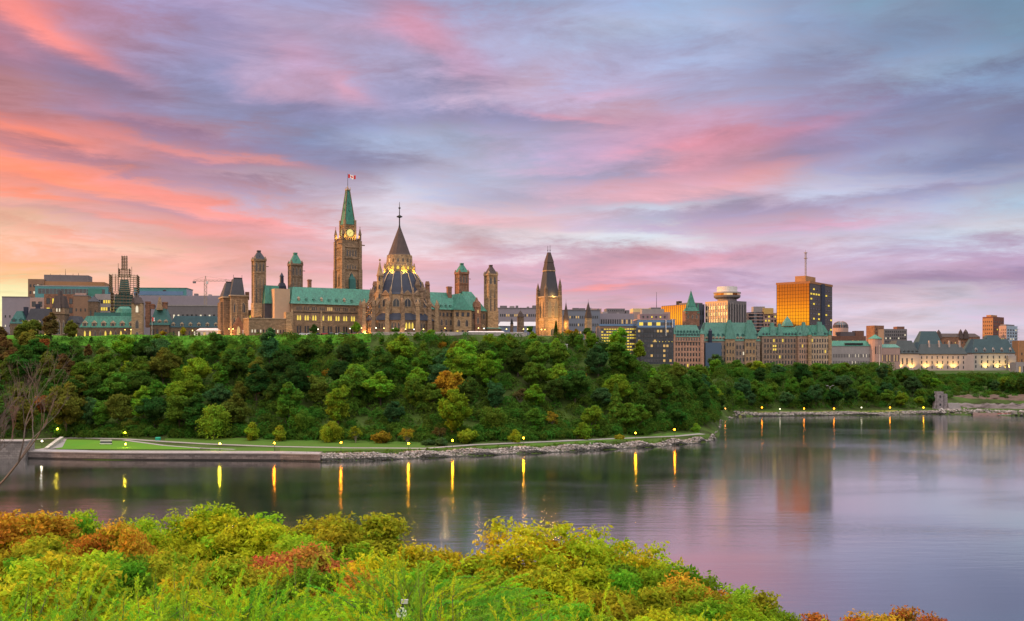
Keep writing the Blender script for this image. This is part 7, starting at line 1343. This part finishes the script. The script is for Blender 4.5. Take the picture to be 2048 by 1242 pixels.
NT = [('near0', 28, 42, 1018, 'orange', 'orange tree at the far left edge', 1.1), ('near1', 95, 45, 1020, 'yellow green', 'yellow green tree behind the orange one at far left', 1.0), ('near2', 165, 44, 1030, 'dark green', 'dark green tree right of the far left green one', 1.0), ('near3', 218, 40, 1038, 'orange', 'orange leaved tree in front of the lawn reflection', .8),
      ('near0', 60, 34, 1075, 'olive gold', 'olive gold tree in the second row at left', 1.0), ('near1', 290, 47, 1044, 'yellow green', 'yellowish green tree left of the tall yellow sprigs', 1.0), ('airy0', 345, 45, 1008, 'yellow green', 'yellow green tree with tall sprigs above the water line', .9), ('near3', 300, 33, 1085, 'olive gold', 'brownish gold thin tree with visible pale stems', .9),
      ('near2', 415, 46, 1040, 'yellow green', 'yellowish tree between the two yellow sprigged trees', 1.0), ('near1', 468, 44, 1010, 'yellow green', 'bright yellow green tree left of the big dark gap of water', 1.1), ('near0', 520, 42, 1038, 'yellow green', 'lime tree sloping down to the right of the bright one', 1.1), ('near2', 580, 40, 1058, 'yellow green', 'mid green tree at the waterline gap', 1.0),
      ('near3', 560, 34, 1085, 'crimson', 'rusty red tree in the middle of the left thicket', 1.1), ('near1', 500, 31, 1105, 'orange', 'orange tree left of the rusty red one', .9), ('near0', 692, 40, 1022, 'olive gold', 'tall gold and green dome shaped tree left of centre', 1.15), ('near2', 735, 41, 1062, 'green', 'green shoulder tree right of the gold dome', 1.0), ('near3', 655, 36, 1075, 'green', 'green tree below the left of the gold dome', 1.0),
      ('near1', 728, 31, 1100, 'gold', 'orange gold sprays below the gold dome', 1.0), ('near3', 680, 28, 1128, 'red orange', 'small red orange bush below the rusty red and gold trees', .9), ('near0', 870, 36, 1088, 'gold', 'gold tree at the low middle of the bank', .9), ('near1', 925, 35, 1092, 'olive gold', 'olive gold low tree right of the middle', 1.0), ('near2', 985, 36, 1098, 'gold', 'golden tree left of the open branched one', 1.0),
      ('airy0', 1068, 36, 1024, 'gold', 'tall open golden tree with dark visible branches', 1.15), ('airy1', 1135, 38, 1042, 'gold', 'golden airy tree just right of the tall open one', 1.1), ('airy0', 1205, 37, 1060, 'yellow green', 'yellow green airy tree sloping to the right', 1.1), ('airy1', 1262, 36, 1078, 'gold', 'thin gold tree with dangling twigs over the pink water', 1.0),
      ('near3', 1030, 30, 1110, 'olive gold', 'olive tree below the tall open golden one', 1.1), ('near0', 1130, 29, 1125, 'yellow green', 'broad yellow green tree in the lower centre right', 1.1), ('near2', 1215, 30, 1120, 'green', 'green tree below the airy yellow green one', 1.0), ('near1', 1300, 33, 1108, 'dark green', 'dark green tree at the right shoulder', .9), ('near0', 1345, 33, 1116, 'green', 'green tree right of the dark shoulder one', .9),
      ('near3', 1398, 31, 1128, 'orange', 'orange gold pointed tree on the right descending edge', 1.0), ('near1', 1450, 30, 1150, 'olive gold', 'olive gold tree lower on the right descending edge', 1.0), ('near2', 1500, 29, 1172, 'olive gold', 'olive tree near the right end of the thicket', .9), ('near0', 1540, 29, 1196, 'green', 'last green tree of the thicket by the open water', .8), ('near3', 1600, 29, 1222, 'yellow green', 'tiny green sprig standing alone by the water', .5),
      ('near1', 1690, 28, 1208, 'red orange', 'left part of the red orange crown at the bottom right', .9), ('near3', 1770, 28, 1204, 'orange', 'middle orange crown at the bottom right', .9), ('near0', 1845, 28, 1207, 'crimson', 'rusty red crown at the bottom right end', .8),
      ('near2', 1060, 24, 1165, 'olive gold', 'olive brown bush in the lower centre right', .9), ('near0', 1250, 25, 1160, 'olive gold', 'olive bush in the lower right thicket', 1.0), ('near3', 1370, 26, 1175, 'green', 'green bush under the right descending edge', 1.0), ('near1', 1450, 25, 1200, 'yellow green', 'yellow green bush at the lower right corner of the thicket', .9), ('near2', 800, 30, 1120, 'green', 'green low tree in the middle gap', 1.0), ('near0', 620, 29, 1120, 'dark green', 'dark green tree under the rusty red one', 1.0),
      ('near1', 180, 31, 1085, 'dark green', 'shadowed dark green tree behind the lime bush', 1.0), ('near3', 400, 30, 1090, 'olive gold', 'olive tree in the left middle of the thicket', 1.0), ('near2', 20, 28, 1100, 'dark green', 'dark green tree low at the left edge', 1.0), ('near0', 960, 29, 1135, 'green', 'green low tree behind the centre junipers', 1.0), ('near2', 1180, 23, 1185, 'green', 'green bush at the bottom centre right', 1.0), ('near0', 1330, 22, 1205, 'yellow green', 'yellow green bush at the bottom right of the thicket', 1.0), ('near3', 1510, 24, 1222, 'green', 'green bush touching the bottom edge at right', .8),
      ('near1', 1250, 44, 1108, 'olive gold', 'olive tree behind the thin gold one', 1.0), ('near2', 1120, 45, 1092, 'olive gold', 'olive tree behind the golden airy one', 1.1), ('near2', 255, 30, 1110, 'dark green', 'dark green tree between lime bush and pale stems', 1.0)]
for k_, px_, Y_, pt_, c_, lab, wd in NT: near(k_, px_, Y_, pt_ - (12 if Y_ > 33 else 0), c_, lab, wd)
YL = [('yel0', 85, 17, 1105, 'lime', 'small lime yellow bush, left of two near the junipers'), ('yel1', 152, 17, 1088, 'lime', 'larger lime yellow bush with upright sprigs'), ('yel0', 8, 15, 1110, 'lime', 'lime yellow bush cut by the left edge'), ('yel1', 735, 13, 1165, 'gold', 'golden yellow sapling beside the round sign'), ('yel0', 1000, 15, 1210, 'gold', 'golden sapling at the bottom centre'), ('yel1', 350, 15, 1150, 'gold', 'gold sprigs above the left junipers'), ('yel0', 780, 12.5, 1192, 'orange', 'orange sprigs above the round sign'), ('yel1', 1440, 14, 1235, 'yellow green', 'yellow green sprigs at bottom right')]
for k_, px_, Y_, pt_, c_, lab in YL: near(k_, px_, Y_, pt_, c_, lab, grp='small bright bushes behind the junipers', name='bush', cat='bush')
# junipers: arching plumes of fine scale leaves
def juniper(seed, nf, spread, h):
    rg_ = np.random.RandomState(seed); C_, D_, W_ = [], [], []; st = MB()
    for f in range(nf):
        a = rg_.rand() * 2 * np.pi; rr = spread * rg_.rand() ** .6; p = np.array([rr * math.cos(a) * .75, rr * math.sin(a) * .75, h * rg_.uniform(-.5, .35)]); d = np.array([math.cos(a) * .8 + rg_.normal() * .35 + .25, math.sin(a) * .8 + rg_.normal() * .35, .75 + rg_.normal() * .25]); d /= np.linalg.norm(d); ln = h * rg_.uniform(.5, 1.0); w_ = rg_.rand(); P = [p]
        npt = 18
        for i in range(npt): d = d + np.array([.02, 0, -.055]); d /= np.linalg.norm(d); P.append(P[-1] + d * ln / npt)
        if f % 3 == 0: st.tube([tuple(P[i]) for i in (0, 6, 12, 18)], [.009, .007, .004, .001], 4)
        P = np.array(P); n_ = 150; t_ = rg_.rand(n_) ** .8; ii = np.minimum((t_ * npt).astype(int), npt - 1); base_ = P[ii] + (P[ii + 1] - P[ii]) * rg_.rand(n_, 1); tan = unit(P[ii + 1] - P[ii]); side = unit(np.cross(tan, rg_.normal(size=(n_, 3)))); ld = unit(tan * 1.0 + side * .75); L_ = (.09 * (1 - t_ * .6) * (.6 + .6 * rg_.rand(n_)))[:, None]
        wv = unit(np.cross(ld, rg_.normal(size=(n_, 3)))) * .0055; tip = base_ + ld * L_
        C_.append(np.stack([base_ - wv * .5, base_ + ld * L_ * .5 - wv, tip, base_ + ld * L_ * .5 + wv], 1).reshape(-1, 3)); D_.append(np.clip(t_ * .6 + rg_.rand(n_) * .4, 0, 1)); W_.append(np.full(n_, w_))
    V = np.concatenate(C_); cm = npmesh('foliage', V, np.arange(len(V)).reshape(-1, 4), attrs={'v': np.concatenate(D_), 'w': np.concatenate(W_)}); cm.materials.append(juniM); sm = st.mesh('branches'); sm.materials.append(bark); return cm, sm
JP = [juniper(200 + i, 420, 1.0, 1.15) for i in range(3)]
JC = [(.24, .43, .02), (.13, .32, .02), (.36, .48, .02), (.17, .35, .03)]
JT = [(20, 11, 1165), (110, 10.5, 1172), (200, 11.5, 1158), (290, 10, 1168), (370, 11, 1150), (450, 11.5, 1135), (530, 10.5, 1128), (610, 11.5, 1150), (565, 9, 1175), (440, 9, 1185), (330, 8.5, 1200), (220, 8.8, 1195), (90, 8.5, 1198), (0, 8.6, 1190), (790, 12.5, 1110), (850, 12, 1088), (910, 12.5, 1120), (740, 10.5, 1160), (850, 10, 1150), (920, 10, 1165), (690, 9.2, 1195), (900, 8.5, 1200), (960, 9.5, 1190),
      (1020, 9, 1222), (1100, 9, 1214), (1180, 9, 1222), (1280, 10, 1190), (1320, 9.5, 1208), (1430, 9.5, 1226), (620, 8, 1210), (160, 7.5, 1220), (480, 7.6, 1218), (300, 7.4, 1226), (40, 7.5, 1226), (1230, 8.6, 1228)]
JW = ['at the left edge', 'left of the lime bushes', 'under the lime bushes', 'left of the pale stems', 'under the gold sprigs', 'below the brown stems', 'below the rusty red tree', 'below the gold dome', 'left of the round sign', 'just behind the round sign', 'right of the round sign', 'at the bottom centre', 'below the open golden tree', 'below the airy trees', 'at the bottom right']
jc = defaultdict(list)
for i, (px_, Y_, pt_) in enumerate(JT): jc[min(14, int(px_ / 96))].append((i, px_, Y_, pt_))
for w_, js in jc.items():
    js.sort(key=lambda q: -q[2])
    for n_, (i, px_, Y_, pt_) in enumerate(js):
        x = kx(px_) * Y_; z = wz(pt_, Y_) - 1.22; t = empty('juniper', (x, Y_, z), rnd.uniform(-.5, .5)); cm, sm = JP[i % 3]; cc = JC[i % 4]; o = link('foliage', cm, None, t); o.color = (*cc, 1); link('branches', sm, None, t)
        dpt = '' if len(js) == 1 else (', hindmost there' if n_ == 0 else (', frontmost there' if n_ == len(js) - 1 else f', {ORD[n_]} from the back there'))
        tag(t, f'feathery green juniper {JW[w_]}{dpt}', 'shrub', 'junipers along the bottom edge')
# dark low scrub filling the bank under the trees
cs, ns_, ss = [], [], []
for _ in range(900):
    Y_ = rgn.uniform(7, 60); p = rgn.uniform(-80, 1640) if Y_ > 16 else rgn.uniform(-50, 1500); x = kx(p) * Y_; k_ = 60; Rs = .4 + Y_ * .022; d = unit(rgn.normal(size=(k_, 3))); d[:, 2] = np.abs(d[:, 2]); cs.append(np.array([x, Y_, ground(x, Y_)]) + d * Rs * rgn.uniform(.7, 1.2) * np.array([1.2, 1.2, 1.0])); ns_.append(d); ss.append(np.full(k_, rgn.rand()))
c_ = np.concatenate(cs); sz = .06 + .0035 * c_[:, 1]; V, F = quads(c_, np.concatenate(ns_), sz, rgn); me = npmesh('undergrowth', V, F, attrs={'v': rgn.rand(len(c_)), 'w': np.concatenate(ss)}); me.materials.append(leafN); o = link('undergrowth', me); o.color = (.09, .17, .02, 1); tag(o, kind='stuff')
